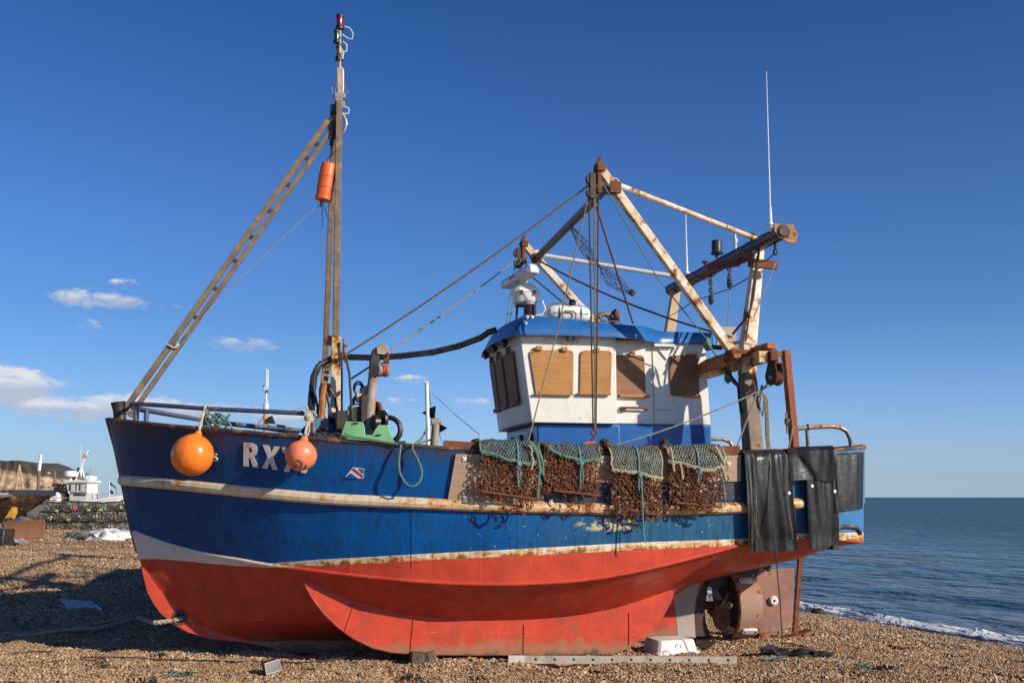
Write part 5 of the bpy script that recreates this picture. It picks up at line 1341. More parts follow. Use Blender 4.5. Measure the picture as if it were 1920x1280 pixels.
t, c, r_ = fender('mooring_buoy', 'smaller faded coral round buoy with blue marks, hanging over the registration letters', 564.5, 853, 29.3, M['coralbuoy'], vz(578, 785, ins=.06), 2)
def onbuoy(px, py, k=1.004):
    d = rayl(px, py).normalized(); oc_ = OL - c; b = oc_.dot(d); q = b * b - oc_.length_squared + (r_ * k) ** 2
    return OL + d * (-b - math.sqrt(max(q, 0)))
bx = lambda x, y: (390 + x / 8.727, 810 + y / 8.727)
mb = MB()
for pts in ([(1452, 465), (1480, 455), (1515, 470), (1535, 500), (1530, 535), (1495, 552), (1458, 535)], [(1550, 488), (1556, 500)], [(1605, 525), (1600, 560), (1592, 590)], [(1535, 540), (1545, 545)]):
    mb.tube([onbuoy(*bx(*p)) for p in pts], .0075, 5)
mb.build('marking', M['blueink'], t)
MB().tube([onbuoy(*bx(*p)) for p in [(1405, 545), (1415, 565), (1432, 585)]], .009, 5).build('marking', M['ironblack'], t)

# ---- orange drum hung on the mast
a, b = L(617, 308, .10), L(606, 374, .10); c = (a + b) / 2; ax = (a - b).normalized(); ln = (a - b).length; r0 = .105
t = bthing('orange_drum', 'orange plastic drum float hung upside down at an angle high on the foremast', 'float', a)
prof = [(.001, 0), (r0 * .93, 0), (r0 * .97, .012), (r0 * .98, ln * .30), (r0 * 1.04, ln * .31), (r0 * 1.04, ln * .33), (r0 * .98, ln * .34), (r0 * .98, ln * .62), (r0 * 1.04, ln * .63), (r0 * 1.04, ln * .65), (r0 * .98, ln * .66), (r0 * .92, ln * .96), (r0 * .86, ln)]
MB().lathe(b, ax, prof, 28).build('drum', M['barrel'], t)
mb = MB(); mb.lathe(b - ax * .012, ax, [(r0 * .98, 0), (r0 * 1.02, .004), (r0 * 1.02, .045), (r0 * .96, .05)], 28); mb.build('rim', M['barrel'], t)
MB().lathe(b - ax * .004, ax, [(r0 * .86, -.003), (r0 * .86, .001)], 24).build('recess', M['dark'], t)
MB().tube([L(613, 300, .05), L(620, 292, .02), L(628, 284, .0)], .006, 5).tube([a, L(616, 296, .06), L(624, 290, 0)], .008, 5).build('lanyard', M['rope'], t)

# ---- rubber sheets draped over the stern rail
def rubber(label, top_px, bot_px, off, wob, seed, edges=()):
    r_ = strip('', None, top_px, bot_px, off, 0, n=44, nr=26, wob=wob, seed=seed)
    lip = [V3((p.x, p.y - .16, p.z + .02)) for p in r_[0]]; lip2 = [V3((p.x, p.y - .07, p.z + .045)) for p in r_[0]]
    rows_ = [lip, lip2] + r_
    cen = r_[0][22]
    t = bthing('rubber_sheet', label, 'rubber sheet', cen, 'rubber sheets over the stern rail')
    MB().sheet(rows_, .013, (0, 1, 0)).build('sheet', M['rubber'], t, smooth=50)
    mb = MB()
    for xt, yt, xb, yb in edges:
        mb.tube([HP(xt + (xb - xt) * k / 12 + .6 * math.sin(k * .9 + xt), yt + (yb - yt) * k / 12) + V3((0, off + .014 + wob * .3 + .006 * math.sin(k * .7 + xt), 0)) for k in range(13)], .006, 5)
    if edges: mb.build('frayed_edge', M['rubberedge'], t)
    return t
rubber('tall folded black rubber sheet with brown frayed edges, hung just aft of the dredges', [(1389, 852), (1420, 850), (1450, 849), (1472, 851)], [(1397, 1032), (1430, 1032), (1458, 1032), (1488, 1030)], .10, .045, 2, [(1397, 856, 1402, 1030), (1405, 854, 1411, 1030), (1403, 956, 1418, 1031), (1464, 854, 1465, 930), (1466, 930, 1480, 1030)])
t3 = rubber('dark rubber sheet round the stern corner, shortest and farthest aft', [(1553, 851), (1575, 852), (1600, 851), (1617, 850)], [(1562, 958), (1580, 957), (1598, 955), (1615, 953)], .02, .014, 6)
# the L-shaped sheet
r_ = strip('', None, [(1470, 849), (1500, 845), (1535, 844), (1558, 843)], [(1474, 901), (1500, 899), (1530, 900), (1560, 902)], .105, 0, n=40, nr=10, wob=.03, seed=4)
r2 = strip('', None, [(1504, 899), (1520, 900), (1540, 901), (1560, 902)], [(1510, 1028), (1528, 1028), (1545, 1029), (1565, 1029)], .105, 0, n=24, nr=16, wob=.03, seed=4)
t = bthing('rubber_sheet', 'T-shaped black rubber sheet with rivets, hanging between the folded sheet and the stern corner', 'rubber sheet', r_[0][20], 'rubber sheets over the stern rail')
lip = [V3((p.x, p.y - .18, p.z + .03)) for p in r_[0]]; lip2 = [V3((p.x, p.y - .08, p.z + .05)) for p in r_[0]]
MB().sheet([lip, lip2] + r_, .013, (0, 1, 0)).build('sheet', M['rubber'], t, smooth=50)
MB().sheet([[p + V3((0, -.003, .0)) for p in q] for q in r2], .013, (0, 1, 0)).build('sheet', M['rubber'], t, smooth=50)
MB().sheet([[p + V3((0, .016, 0)) for p in q] for q in strip('', None, [(1549, 846), (1556, 846)], [(1556, 960), (1561, 960)], .105, 0, n=4, nr=10, wob=.03, seed=4)], .012, (0, 1, 0)).build('fold', M['rubber'], t)
mb = MB()
for x, y in ((1513, 911), (1555, 921), (1552, 868), (1470, 924)):
    p = HP(x, y) + V3((0, .125, 0)); mb.lathe(p, (0, 1, 0), [(.022, 0), (.020, .01), (.001, .014)], 10)
mb.build('rivet', M['zinc'], t)
t = bthing('rubber_roll', 'black rubber roll with a curling lip lying on top of the stern rail', 'rubber sheet', L(1590, 846, 1.6))
MB().tube([L(1560, 850, 1.60), L(1578, 845, 1.58), L(1600, 844, 1.5), L(1612, 846, 1.45)], [.06, .05, .05, .04], 10).build('roll', M['rubber'], t)
MB().tube([L(1562, 853, 1.70), L(1590, 852, 1.72), L(1610, 849, 1.66), L(1617, 847, 1.6)], .03, 8).build('edge', M['capm'], t)
# loose line down the stern
tag(MB().tube([L(x, y, v_) for x, y, v_ in [(1443, 850, 2.02), (1445, 880, 2.05), (1444, 930, 2.06), (1447, 980, 2.06), (1455, 1030, 2.06), (1458, 1080, 2.04), (1463, 1130, 2.0), (1465, 1170, 1.98), (1467, 1200, 1.96)]], .007, 5).build('hanging_line', M['hose'], None, loc=L(1445, 880, 2.05)), 'thin black line hanging from the folded rubber sheet down past the rudder to the shingle', 'line')
# green loop of rope over the side
gl_ = [on_b(x, y, lambda u: b_s(u) + .06) for x, y in [(752, 833), (749, 850), (747, 868), (748, 885), (755, 900), (765, 911), (776, 911), (786, 901), (790, 889), (787, 872), (780, 856), (773, 842), (773, 835)]]
gl_ = [p + V3((0, .08 * math.sin(math.pi * i / 12), 0)) for i, p in enumerate(gl_)]
mb = twist(gl_ + [L(790, 822, 1.3), L(803, 800, .2)], .013, 3, .06); mb2 = twist([gl_[-1], L(790, 829, 1.4), L(808, 824, .8)], .012, 3, .06); mb.add(mb2.v, mb2.f)
tag(mb.build('rope_loop', M['ropeg'], None, loc=gl_[0]), 'loop of green rope hanging over the blue hull amidships below the pole', 'rope')

# ---- liferaft canister on the roof
c = L(1064, 590, .45); t = bthing('liferaft_canister', 'white liferaft canister strapped on the wheelhouse roof behind the radar', 'liferaft', c + V3((0, 0, -.14)))
hl_ = .27
prof = []
rows_ = []
for x, k in ((-hl_, .55), (-hl_ + .015, .78), (-hl_ + .06, .95), (-hl_ + .12, 1), (hl_ - .12, 1), (hl_ - .06, .95), (hl_ - .015, .78), (hl_, .55)):
    rows_.append([c + V3((x, .19 * k * math.copysign(abs(math.cos(a)) ** .7, math.cos(a)), .115 * k * math.copysign(abs(math.sin(a)) ** .75, math.sin(a)))) for a in [2 * math.pi * j / 22 for j in range(22)]])
mb = MB().grid(rows_, closed=True); mb.add(rows_[0], [tuple(range(22))]); mb.add(rows_[-1], [tuple(range(21, -1, -1))])
mb.build('canister', M['whitegear'], t)
mb = MB()
for x in (-.13, .15): mb.tube([c + V3((x, .20 * math.cos(a), .122 * math.sin(a))) for a in [2 * math.pi * j / 20 for j in range(20)]], .008, 5, closed=True)
mb.build('strap', M['ropeg'], t)
MB().box(c + V3((0, .188, -.01)), (.46, .012, .006)).build('seam', M['grp'], t)
mb = MB(); mb.tube([c + V3((-.05, .22, -.13)), c + V3((-.05, .22, -.02)), c + V3((-.02, .22, .01)), c + V3((.09, .22, .01)), c + V3((.12, .22, -.02)), c + V3((.12, .22, -.13))], .010, 6); mb.tube([c + V3((hl_ + .03, .15, -.13)), c + V3((hl_ + .06, .15, -.02)), c + V3((hl_ - .02, .15, .11)), c + V3((.1, .15, .13))], .010, 6)
mb.build('cradle', M['steelrail'], t)
MB().lathe(c + V3((-.03, .10, .11)), (0, .8, .6), [(.03, 0), (.045, .02), (.045, .06), (.03, .075), (.001, .075)], 12).build('release_cap', M['black'], t)
MB().tube([c + V3((.02, .13, .10)), c + V3((.03, .15, .06)), c + V3((.0, .16, .07)), c + V3((.05, .14, .12)), c + V3((.1, .12, .13))], .01, 5).build('lashing', M['rope'], t)

# ---- big block under the stern platform
tb = L(1454, 657, 1.90); kb = L(1452, 708, 1.90)
t = bthing('pulley_block', 'large rusty brown pulley block hanging from the stern platform', 'pulley', tb)
top_ = L(1453, 682, 1.90)
hn = V3((.88, .48, 0)); sd = V3((-.48, .88, 0))    # cheek normal and width direction
for s_ in (-1, 1):
    o = hn * (.055 * s_)
    pts = [top_ + sd * .055 + o, top_ - sd * .055 + o, kb - sd * .085 + o + V3((0, 0, .02)), kb - sd * .07 + o - V3((0, 0, .06)), kb - sd * .02 + o - V3((0, 0, .09)), kb + sd * .02 + o - V3((0, 0, .09)), kb + sd * .07 + o - V3((0, 0, .06)), kb + sd * .085 + o + V3((0, 0, .02))]
    MB().prism(pts, hn * (.014 * s_)).build('cheek', M['ironblack'], t, bev=.004)
MB().box(top_ + V3((0, 0, .008)), (.14, .12, .02), Matrix.Rotation(R(28), 3, 'Z')).build('bridge', M['rust'], t, bev=.004)
MB().lathe(kb - hn * .045, hn, [(.03, 0), (.085, .0), (.085, .012), (.055, .035), (.055, .055), (.085, .078), (.085, .09), (.03, .09)], 22).build('sheave', M['rust'], t)
mb = MB().lathe(kb - hn * .08, hn, [(.022, 0), (.022, .16)], 10); mb.build('axle', M['tin'], t)
MB().ring(L(1453, 674, 1.90), (1, .3, 0), .045, .014, 16, 6).tube([L(1454, 666, 1.90), L(1454, 656, 1.90)], .018, 8).build('shackle', M['ironblack'], t)

# ---- torn net scrap high between the derricks
t0 = L(1070, 425, .2); t1 = L(1181, 551, .2)
mb = MB(); ax = (t1 - t0); sd = V3((.75, 0, -.66)); n_ = 22; prev = None
wid = lambda f: .10 * max(0, math.sin(math.pi * min(1, f / .48))) ** .8 if f < .48 else .12 * max(0, math.sin(math.pi * (f - .48) / .52)) ** .8
rr_ = []
for i in range(n_ + 1):
    f = i / n_; c = t0 + ax * f - V3((0, 0, .10 * math.sin(math.pi * f))); w_ = wid(f) * .75 + .006
    rr_.append([c + sd * (w_ * (j / 3.5 - 1)) + V3((random.uniform(-.01, .01), random.uniform(-.04, .04), random.uniform(-.015, .015))) for j in range(8)])
for i in range(n_):
    for j in range(8):
        for dj in ((0, 1) if i % 2 else (0, -1)):
            if 0 <= j + dj < 8: mb.tube([rr_[i][j], rr_[i + 1][j + dj]], .0035, 3, cap=False)
t = tag(mb.build('net_scrap', M['roped'], None, loc=t0), 'torn scrap of dark netting strung in the rigging between the derricks', 'net')
MB().tube([rr_[i][3] for i in range(n_ + 1)], .006, 5).build('head_rope', M['ropeg'], t) if False else None

# black cone day signals hung on lines
def signal(label, p, tilt, sc, frame=I4):
    mat_ = Matrix.Translation(p) @ tilt
    t = thing('day_signal', label, 'signal', mat_, 'black cone signals')
    for s_ in (1, -1):
        mb = MB(); w_ = .17 * sc; h = .26 * sc
        mb.add([(0, 0, 0), (w_, 0, s_ * h), (0, w_, s_ * h), (-w_, 0, s_ * h), (0, -w_, s_ * h)], [(0, 1, 2), (0, 2, 3), (0, 3, 4), (0, 4, 1), (1, 2, 3, 4)])
        mb.v = [mat_ @ p_ for p_ in mb.v]; mb.build('cone', M['black'], t, frame=I4, smooth=0)
    return t
pc = BM @ L(815, 788, -.2); signal('dark double cone day signal hanging beside the mooring post amidships', pc, Matrix.Rotation(R(-28), 4, 'Y') @ Matrix.Rotation(R(20), 4, 'Z'), .62)

# ================================================================== the beach
def gcoords(lo, hi, d0, d1, step, grow, far):
    a = list(np.arange(d0, d1 + 1e-6, step)); s = step
    while a[-1] < hi: s *= grow; a.append(a[-1] + s)
    s = step
    while a[0] > lo: s *= grow; a.insert(0, a[0] - s)
    return a
gx = gcoords(-600, 60, -8.5, 9, .11, 1.14, 0); gy = gcoords(-30, 900, 9.6, 24, .11, 1.12, 0)
vs = [(x, y, gh(x, y)) for y in gy for x in gx]; m_ = len(gx)
fs = [(j * m_ + i, j * m_ + i + 1, (j + 1) * m_ + i + 1, (j + 1) * m_ + i) for j in range(len(gy) - 1) for i in range(m_ - 1)]
me = bpy.data.meshes.new('ground'); me.from_pydata(vs, [], fs); me.polygons.foreach_set('use_smooth', [True] * len(fs))
ground = bpy.data.objects.new('ground', me); COL.objects.link(ground); ground['kind'] = 'structure'

PEB = [(0.0, (0.46, 0.29, 0.15)), (0.18, (0.30, 0.175, 0.085)), (0.34, (0.60, 0.41, 0.235)), (0.5, (0.34, 0.21, 0.11)), (0.60, (0.12, 0.074, 0.045)), (0.72, (0.62, 0.48, 0.33)), (0.82, (0.46, 0.265, 0.125)), (0.90, (0.26, 0.225, 0.19)), (0.96, (0.60, 0.54, 0.46))]
def pebble_ramp(t, fac):
    o = t.n('ShaderNodeValToRGB'); cr_ = o.color_ramp; cr_.interpolation = 'CONSTANT'
    cr_.elements[0].position = 0; cr_.elements[0].color = (*PEB[0][1], 1); cr_.elements[1].position = PEB[1][0]; cr_.elements[1].color = (*PEB[1][1], 1)
    for p, c in PEB[2:]:
        e = cr_.elements.new(p); e.color = (*c, 1)
    t.put(o.inputs[0], fac); return o.outputs[0]
m, nt, b = nodes('shingle_ground'); t = NT(nt); oc = t.oc()
def vor(sc, feat='F1'):
    o = t.n('ShaderNodeTexVoronoi', feature=feat); o.inputs['Scale'].default_value = sc; t.put(o.inputs['Vector'], oc); return o
v1 = vor(24); v2 = vor(11)
sepc = t.n('ShaderNodeSeparateColor'); t.put(sepc.inputs[0], v1.outputs['Color'])
col = pebble_ramp(t, sepc.outputs[0])
sep2 = t.n('ShaderNodeSeparateColor'); t.put(sep2.inputs[0], v2.outputs['Color'])
col = t.mix(t.sm(sep2.outputs[1], .45, .9, 0, .7), col, pebble_ramp(t, sep2.outputs[0]))
col = t.mix(t.sm(t.noise(oc, .55, 5), .42, .62, 0, .45), col, (0.37, 0.235, 0.125))
sp_ = t.n('ShaderNodeSeparateXYZ'); t.put(sp_.inputs[0], oc)
wet = t.sm(sp_.outputs[2], -.38, -.52)
col = t.mix(wet, col, (0.055, 0.040, 0.030))
t.put(b.inputs['Base Color'], col); t.put(b.inputs['Roughness'], t.sm(wet, 0, 1, .8, .3)); b.inputs['Specular IOR Level'].default_value = .3
hgt = t.math('ADD', t.math('MULTIPLY', v1.outputs['Distance'], -1.0), t.math('MULTIPLY', v2.outputs['Distance'], -1.3))
hgt = t.math('MULTIPLY_ADD', t.noise(oc, 3.0, 6, .7), 1.3, hgt)
t.put(b.inputs['Normal'], t.bump(hgt, .8, .03)); me.materials.append(m)

# loose shingle: stones instanced over the nearer beach
rng = np.random.default_rng(4); pts = []; scl = []; rots = []
def scatter(n, y0, y1, smin, smax, lift, hard=None):
    for _ in range(n):
        y = math.sqrt(rng.uniform(y0 * y0, y1 * y1)); x = rng.uniform(-.475, .475) * y if rng.random() < .80 else rng.choice((-1, 1)) * rng.uniform(.475, .68) * y
        d = (x - SHO.x) * SN.x + (y - SHO.y) * SN.y
        if d < .25: continue
        s = smin * (smax / smin) ** (rng.random() ** 2.0)
        pts.append((x, y, gh(x, y) + s * lift * rng.uniform(-.4, .7)))
        scl.append((s * rng.uniform(.9, 1.7), s * rng.uniform(.6, .9), s * rng.uniform(.38, .7)))
        rots.append((rng.normal(0, .75), rng.normal(0, .6), rng.uniform(0, 6.28)))
scatter(260000, 9.8, 15.6, .009, .022, .9)
scatter(135000, 15.6, 24, .011, .026, .7)
scatter(30000, 24, 42, .018, .040, .5)
scatter(1600, 10.2, 20, .024, .042, .4)
me = bpy.data.meshes.new('shingle'); me.from_pydata(pts, [], [])
at1 = me.attributes.new('scl', 'FLOAT_VECTOR', 'POINT'); at1.data.foreach_set('vector', np.array(scl, dtype=np.float32).ravel())
at2 = me.attributes.new('rot', 'FLOAT_VECTOR', 'POINT'); at2.data.foreach_set('vector', np.array(rots, dtype=np.float32).ravel())
sh = bpy.data.objects.new('shingle', me); COL.objects.link(sh)
tag(sh, 'loose brown and tan shingle stones covering the beach', 'shingle', kind='stuff')
m, nt, b = nodes('shingle_stone'); t = NT(nt)
oi = t.n('ShaderNodeObjectInfo'); col = pebble_ramp(t, oi.outputs['Random'])
oc = t.oc(); lc = oi.outputs['Location']; col = t.mix(t.sm(t.noise(lc, .9, 6, .65), .44, .62, 0, .55), col, (0.30, 0.185, 0.095))
col = t.mix(t.sm(t.noise(t.mapv(lc, (.25, .8, 1), (3, 9, 1)), 1, 5, .6), .56, .70, 0, .5), col, (0.16, 0.105, 0.068))
col = t.mix(.22, col, (0.36, 0.235, 0.13))
t.put(b.inputs['Base Color'], col); b.inputs['Roughness'].default_value = .62; b.inputs['Specular IOR Level'].default_value = .35
ng = bpy.data.node_groups.new('scatter_stones', 'GeometryNodeTree')
ng.interface.new_socket('Geometry', in_out='INPUT', socket_type='NodeSocketGeometry'); ng.interface.new_socket('Geometry', in_out='OUTPUT', socket_type='NodeSocketGeometry')
gi = ng.nodes.new('NodeGroupInput'); go = ng.nodes.new('NodeGroupOutput')
ico = ng.nodes.new('GeometryNodeMeshIcoSphere'); ico.inputs['Radius'].default_value = 1; ico.inputs['Subdivisions'].default_value = 2
ss = ng.nodes.new('GeometryNodeSetShadeSmooth'); smn = ng.nodes.new('GeometryNodeSetMaterial'); smn.inputs['Material'].default_value = m
sp2 = ng.nodes.new('GeometryNodeSetPosition'); nz_ = ng.nodes.new('ShaderNodeTexNoise'); nz_.inputs['Scale'].default_value = .9
vm_ = ng.nodes.new('ShaderNodeVectorMath'); vm_.operation = 'SUBTRACT'; vm_.inputs[1].default_value = (.5, .5, .5)
vm2 = ng.nodes.new('ShaderNodeVectorMath'); vm2.operation = 'SCALE'; vm2.inputs['Scale'].default_value = 1.1
iop = ng.nodes.new('GeometryNodeInstanceOnPoints')
na = ng.nodes.new('GeometryNodeInputNamedAttribute'); na.data_type = 'FLOAT_VECTOR'; na.inputs['Name'].default_value = 'scl'
nb2 = ng.nodes.new('GeometryNodeInputNamedAttribute'); nb2.data_type = 'FLOAT_VECTOR'; nb2.inputs['Name'].default_value = 'rot'
lk = ng.links.new
lk(ico.outputs['Mesh'], sp2.inputs['Geometry']); lk(nz_.outputs['Color'], vm_.inputs[0]); lk(vm_.outputs[0], vm2.inputs[0]); lk(vm2.outputs[0], sp2.inputs['Offset'])
lk(sp2.outputs[0], ss.inputs[0]); lk(ss.outputs[0], smn.inputs[0]); lk(gi.outputs[0], iop.inputs['Points']); lk(smn.outputs[0], iop.inputs['Instance'])
lk(na.outputs[0], iop.inputs['Scale']); lk(nb2.outputs[0], iop.inputs['Rotation']); lk(iop.outputs[0], go.inputs[0])
md = sh.modifiers.new('stones', 'NODES'); md.node_group = ng

# ---- things lying on the beach
def drop(px, py, dz=0.0):
    p = G(px, py); p.z = gh(p.x, p.y) + dz; return p
def lay(name, pix, r_, m, label, cat='rope', tw=True, lift=.02):
    pts = [drop(x, y, lift) for x, y in pix]
    mb = twist(pts, r_, 3, r_ * 6) if tw else MB().tube(pts, r_, 6)
    return tag(mb.build(name, m, None, frame=I4, loc=pts[0]), label, cat)
hw = BM @ hc
t = thing('mooring_rope', 'thick pale doubled mooring rope from the hole in the bow plate out across the shingle', 'rope', Matrix.Translation(hw))
p_mid = drop(120, 1187, .05)
for k, pts in enumerate(([hw + V3((.02, .05, -.02)), hw + V3((-.25, -.1, -.05)), drop(258, 1170, .09), drop(180, 1183, .04), p_mid, drop(60, 1194, .03), drop(-40, 1198, .02)], [drop(263, 1165, .12), drop(200, 1174, .07), drop(140, 1183, .04), drop(60, 1190, .03), drop(-40, 1191, .02)])):
    mb = twist(pts, .028, 3, .16); mb.build('rope_strand', M['moor'], t, frame=I4)
lay('thin_line', [(150, 1238), (230, 1237), (300, 1241), (380, 1243), (440, 1246), (490, 1245), (560, 1248), (600, 1245), (640, 1240)], .009, M['roped'], 'thin dark line lying on the shingle behind the metal can', lift=.035)
lay('thin_line', [(20, 1229), (60, 1226), (100, 1226)], .008, M['roped'], 'short dark piece of line on the shingle at the left edge', lift=.035)
lay('thin_line', [(135, 1074), (180, 1079), (225, 1083), (262, 1086)], .012, M['ropeg'], 'dark green line lying on the shaded shingle behind the bow', lift=.035)
def tuft(name, px, py, m, label, n=16, ln=.16, seed=0):
    rnd = random.Random(seed); c = drop(px, py, .04); mb = MB()
    for i in range(n):
        a = rnd.uniform(-.5, .5) + (math.pi if rnd.random() < .3 else 0); l_ = ln * rnd.uniform(.3, 1)
        p = c + V3((rnd.uniform(-.04, .04), rnd.uniform(-.03, .03), 0)); q = p + V3((math.cos(a) * l_, math.sin(a) * l_ * .5, rnd.uniform(-.01, .03)))
        mb.tube([p, (p + q) / 2 + V3((0, rnd.uniform(-.03, .03), .02)), q], .005, 4)
    return tag(mb.build(name, m, None, frame=I4, loc=c), label, 'rope')
tuft('rope_scrap', 334, 1271, M['ropeg'], 'frayed green rope scrap on the shingle in front of the bow', 20, .22, 1)
tuft('rope_scrap', 1450, 1242, M['ropet'], 'frayed teal rope scrap on the shingle in front of the black bag', 14, .16, 2)
tuft('rope_scrap', 922, 1252, M['ropet'], 'short teal twine scrap lying left of the ladder', 4, .16, 3)
tuft('weed_tuft', 1615, 1256, M['ropeg'], 'small dark green weed tuft on the shingle at lower right', 14, .12, 4)['category'] = 'weed'

# metal can
c = drop(510, 1265); rot = Matrix.Rotation(R(24), 4, 'Z') @ Matrix.Rotation(R(-14), 4, 'Y')
t = thing('metal_can', 'small square metal can with a dark red side lying on the shingle', 'can', Matrix.Translation(c + V3((0, 0, .02))) @ rot)
W = WMAT[t.name]
def wb(mb, mat_): mb.v = [mat_ @ p for p in mb.v]; return mb
wb(MB().box((0, 0, .07), (.16, .12, .13)), W).build('body', M['paintred'], t, frame=I4, bev=.015)
wb(MB().box((.01, -.062, .07), (.155, .008, .125)), W).build('end_face', M['tin'], t, frame=I4, bev=.004)
wb(MB().tube([V3((-.07, -.068, .015)), V3((.085, -.068, .015)), V3((.085, -.068, .128)), V3((-.065, -.068, .128))], .006, 6, closed=True), W).build('rim', M['zinc'], t, frame=I4)
wb(MB().tube([V3((.02, -.08, .01)), V3((.0, -.12, -.0)), V3((-.03, -.15, -.005))], .004, 5), W).build('twine', M['ropew'], t, frame=I4)
# slab in the shade
a, b, c, d = (drop(x, y, .05) for x, y in ((112, 1127), (172, 1133), (191, 1146), (126, 1141)))
tag(MB().prism([a, b, c, d], (0, 0, -.05)).build('pale_slab', M['slab'], None, frame=I4, loc=a, bev=.004), 'flat pale slab lying in the shade left of the bow', 'slab')
# timber shore behind the bow
p = BM @ V3((3.05, -.35, 0)); 
tag(MB().beam(p + V3((0, 0, -.05)), p + V3((.05, 0, .62)), .22, .12).build('timber_shore', M['timber'], None, frame=I4, loc=p, bev=.01), 'dark upright timber shore standing in the shade behind the bow plate', 'timber')
# blocks under the bilge keel
p = BM @ L(782, 1234, 1.22)
tag(MB().box(p + V3((0, 0, .0)), (.15, .30, .15), Matrix.Rotation(R(8), 3, 'Z') @ Matrix.Rotation(R(6), 3, 'Y')).build('timber_block', M['timber'], None, frame=I4, loc=p, bev=.02), 'squared timber block wedged under the bilge keel, bow side of the pair', 'timber')
p = BM @ L(806, 1233, 1.22)
tag(MB().box(p, (.10, .24, .14), Matrix.Rotation(R(-16), 3, 'Z') @ Matrix.Rotation(R(-8), 3, 'Y')).build('timber_block', M['timber'], None, frame=I4, loc=p, bev=.02), 'narrow tilted timber block under the bilge keel, stern side of the pair', 'timber')
p = drop(544, 1225, .04); tag(MB().blob(p, (.09, .08, .085), 8, .35, 4).build('boulder', M['crane'], None, frame=I4, loc=p), 'rounded stone at the edge of the boat shadow beside the metal can', 'stone')
# ladder lying on its edge, half buried
a, b = drop(954, 1243), drop(1382, 1245); a.z += .0; dirx = (b - a).normalized(); out = V3((0, 0, 1)); nrm = dirx.cross(out).normalized()
t = thing('ladder', 'cream aluminium ladder lying on edge in the shingle in front of the hull', 'ladder', Matrix.Translation(a))
ln = (b - a).length; h_ = .085
holes = []
for k in range(11):
    s = .30 + k * .213
    if s > ln - .05: break
    q = a + dirx * s + out * .045; hs = .014
    holes.append([q + dirx * i * hs + out * j * hs for i, j in ((-1, -1), (-1, 1), (1, 1), (1, -1))])
poly = [a, b, b + out * h_, a + out * h_]
MB().prism(poly, nrm * -.022, holes).build('stile', M['cream'], t, frame=I4, smooth=0)
mb = MB()
for q in holes: c = sum(q, V3()) / 4; mb.beam(c - nrm * .02, c - nrm * .30 - V3((0, 0, .11)), .03, .03)
mb.build('rung', M['tin'], t, frame=I4, smooth=0)
MB().beam(a - nrm * .30 + V3((0, 0, -.10)), b - nrm * .30 + V3((0, 0, -.10)), .07, .03).build('stile', M['cream'], t, frame=I4)
MB().prism([a + dirx * -.003 + nrm * .002 + out * -.002, a + dirx * .17 + nrm * .002 + out * -.002, a + dirx * .17 + nrm * .002 + out * (h_ + .003), a + dirx * -.003 + nrm * .002 + out * (h_ + .003)], nrm * .006).build('end_cap', M['foam'], t, frame=I4)
# upturned fish box
c = drop(1262, 1228); rot = Matrix.Rotation(R(20), 4, 'Z')
W = Matrix.Translation(c + V3((0, .28, -.01))) @ rot
t = thing('fish_box', 'white polystyrene fish box upside down on the shingle by the ladder', 'fish box', W)
z1 = .175
def ringb(hx, hy, z, r_=.03): 
    return [V3((sx * hx - sx * (0 if k else r_) , sy * hy - sy * (r_ if k else 0), z)) for sx, sy, ks in ((-1, -1, (1, 0)), (1, -1, (0, 1)), (1, 1, (1, 0)), (-1, 1, (0, 1))) for k in ks]
rows_ = [ringb(.285, .245, 0), ringb(.285, .245, .035), ringb(.262, .225, .036), ringb(.235, .195, z1 - .012), ringb(.222, .182, z1)]
mb = MB().grid(rows_, closed=True); mb.add(rows_[-1], [tuple(range(8))]); mb.add(rows_[0], [tuple(range(7, -1, -1))])
wb(mb, W).build('box', M['foam'], t, frame=I4, bev=.006, smooth=30)
mb = MB(); yf = -.216
mb.tube([V3((-.01 + .022 * math.cos(a), yf - .0, .10 + .026 * math.sin(a))) for a in [.7 + k * .5 for k in range(10)]], .003, 4); mb.tube([V3((.035, yf, .125)), V3((.04, yf, .08))], .003, 4)
wb(mb, W).build('marking', M['darkink'], t, frame=I4)
wb(MB().tube([V3((-.17 + .05 * math.cos(a), -.245 - .0, .0 + .07 * math.sin(a))) for a in [math.pi * k / 10 for k in range(11)]], .004, 5), W).build('twine', M['wire'], t, frame=I4)
# dark sheet and stones beside the box
q = [drop(x, y, z) for x, y, z in ((1304, 1201, .03), (1314, 1197, .05), (1330, 1197, .04), (1346, 1206, .025), (1324, 1220, .02), (1306, 1211, .03))]
tag(MB().prism(q, (0, 0, -.02)).build('brown_sheet', M['brownsheet'], None, frame=I4, loc=q[0]), 'torn dark brown sheet lying right of the fish box', 'sheet')
c = drop(1480, 1228); mb = MB()
mb.blob(c + V3((-.16, 0, .02)), (.16, .10, .07), 14, .9, 3); mb.blob(c + V3((.06, .02, .0)), (.30, .11, .05), 16, .9, 5); mb.blob(c + V3((.36, .0, -.0)), (.13, .09, .04), 12, .8, 9)
mb.v = [v + V3((.03 * noise.noise(v * 9), .02 * noise.noise(v * 11), .035 * noise.noise(v * 8))) for v in mb.v]
tag(mb.build('black_bag', M['cloth'], None, frame=I4, loc=c), 'crumpled black sheet half buried in the shingle right of the ladder', 'bag')
lay('thin_line', [(1430, 1228), (1450, 1224), (1468, 1222), (1490, 1224)], .008, M['ropeg'], 'green line lying across the crumpled black sheet', lift=.11)
c = drop(1533, 1150, .02); mb = MB().blob(c, (.16, .10, .09), 10, .5, 2); mb.blob(c + V3((-.22, 0, -.03)), (.2, .1, .04), 10, .5, 7)
tag(mb.build('weed_heap', M['cloth'], None, frame=I4, loc=c), 'small black heap at the water edge beyond the rudder', 'heap')

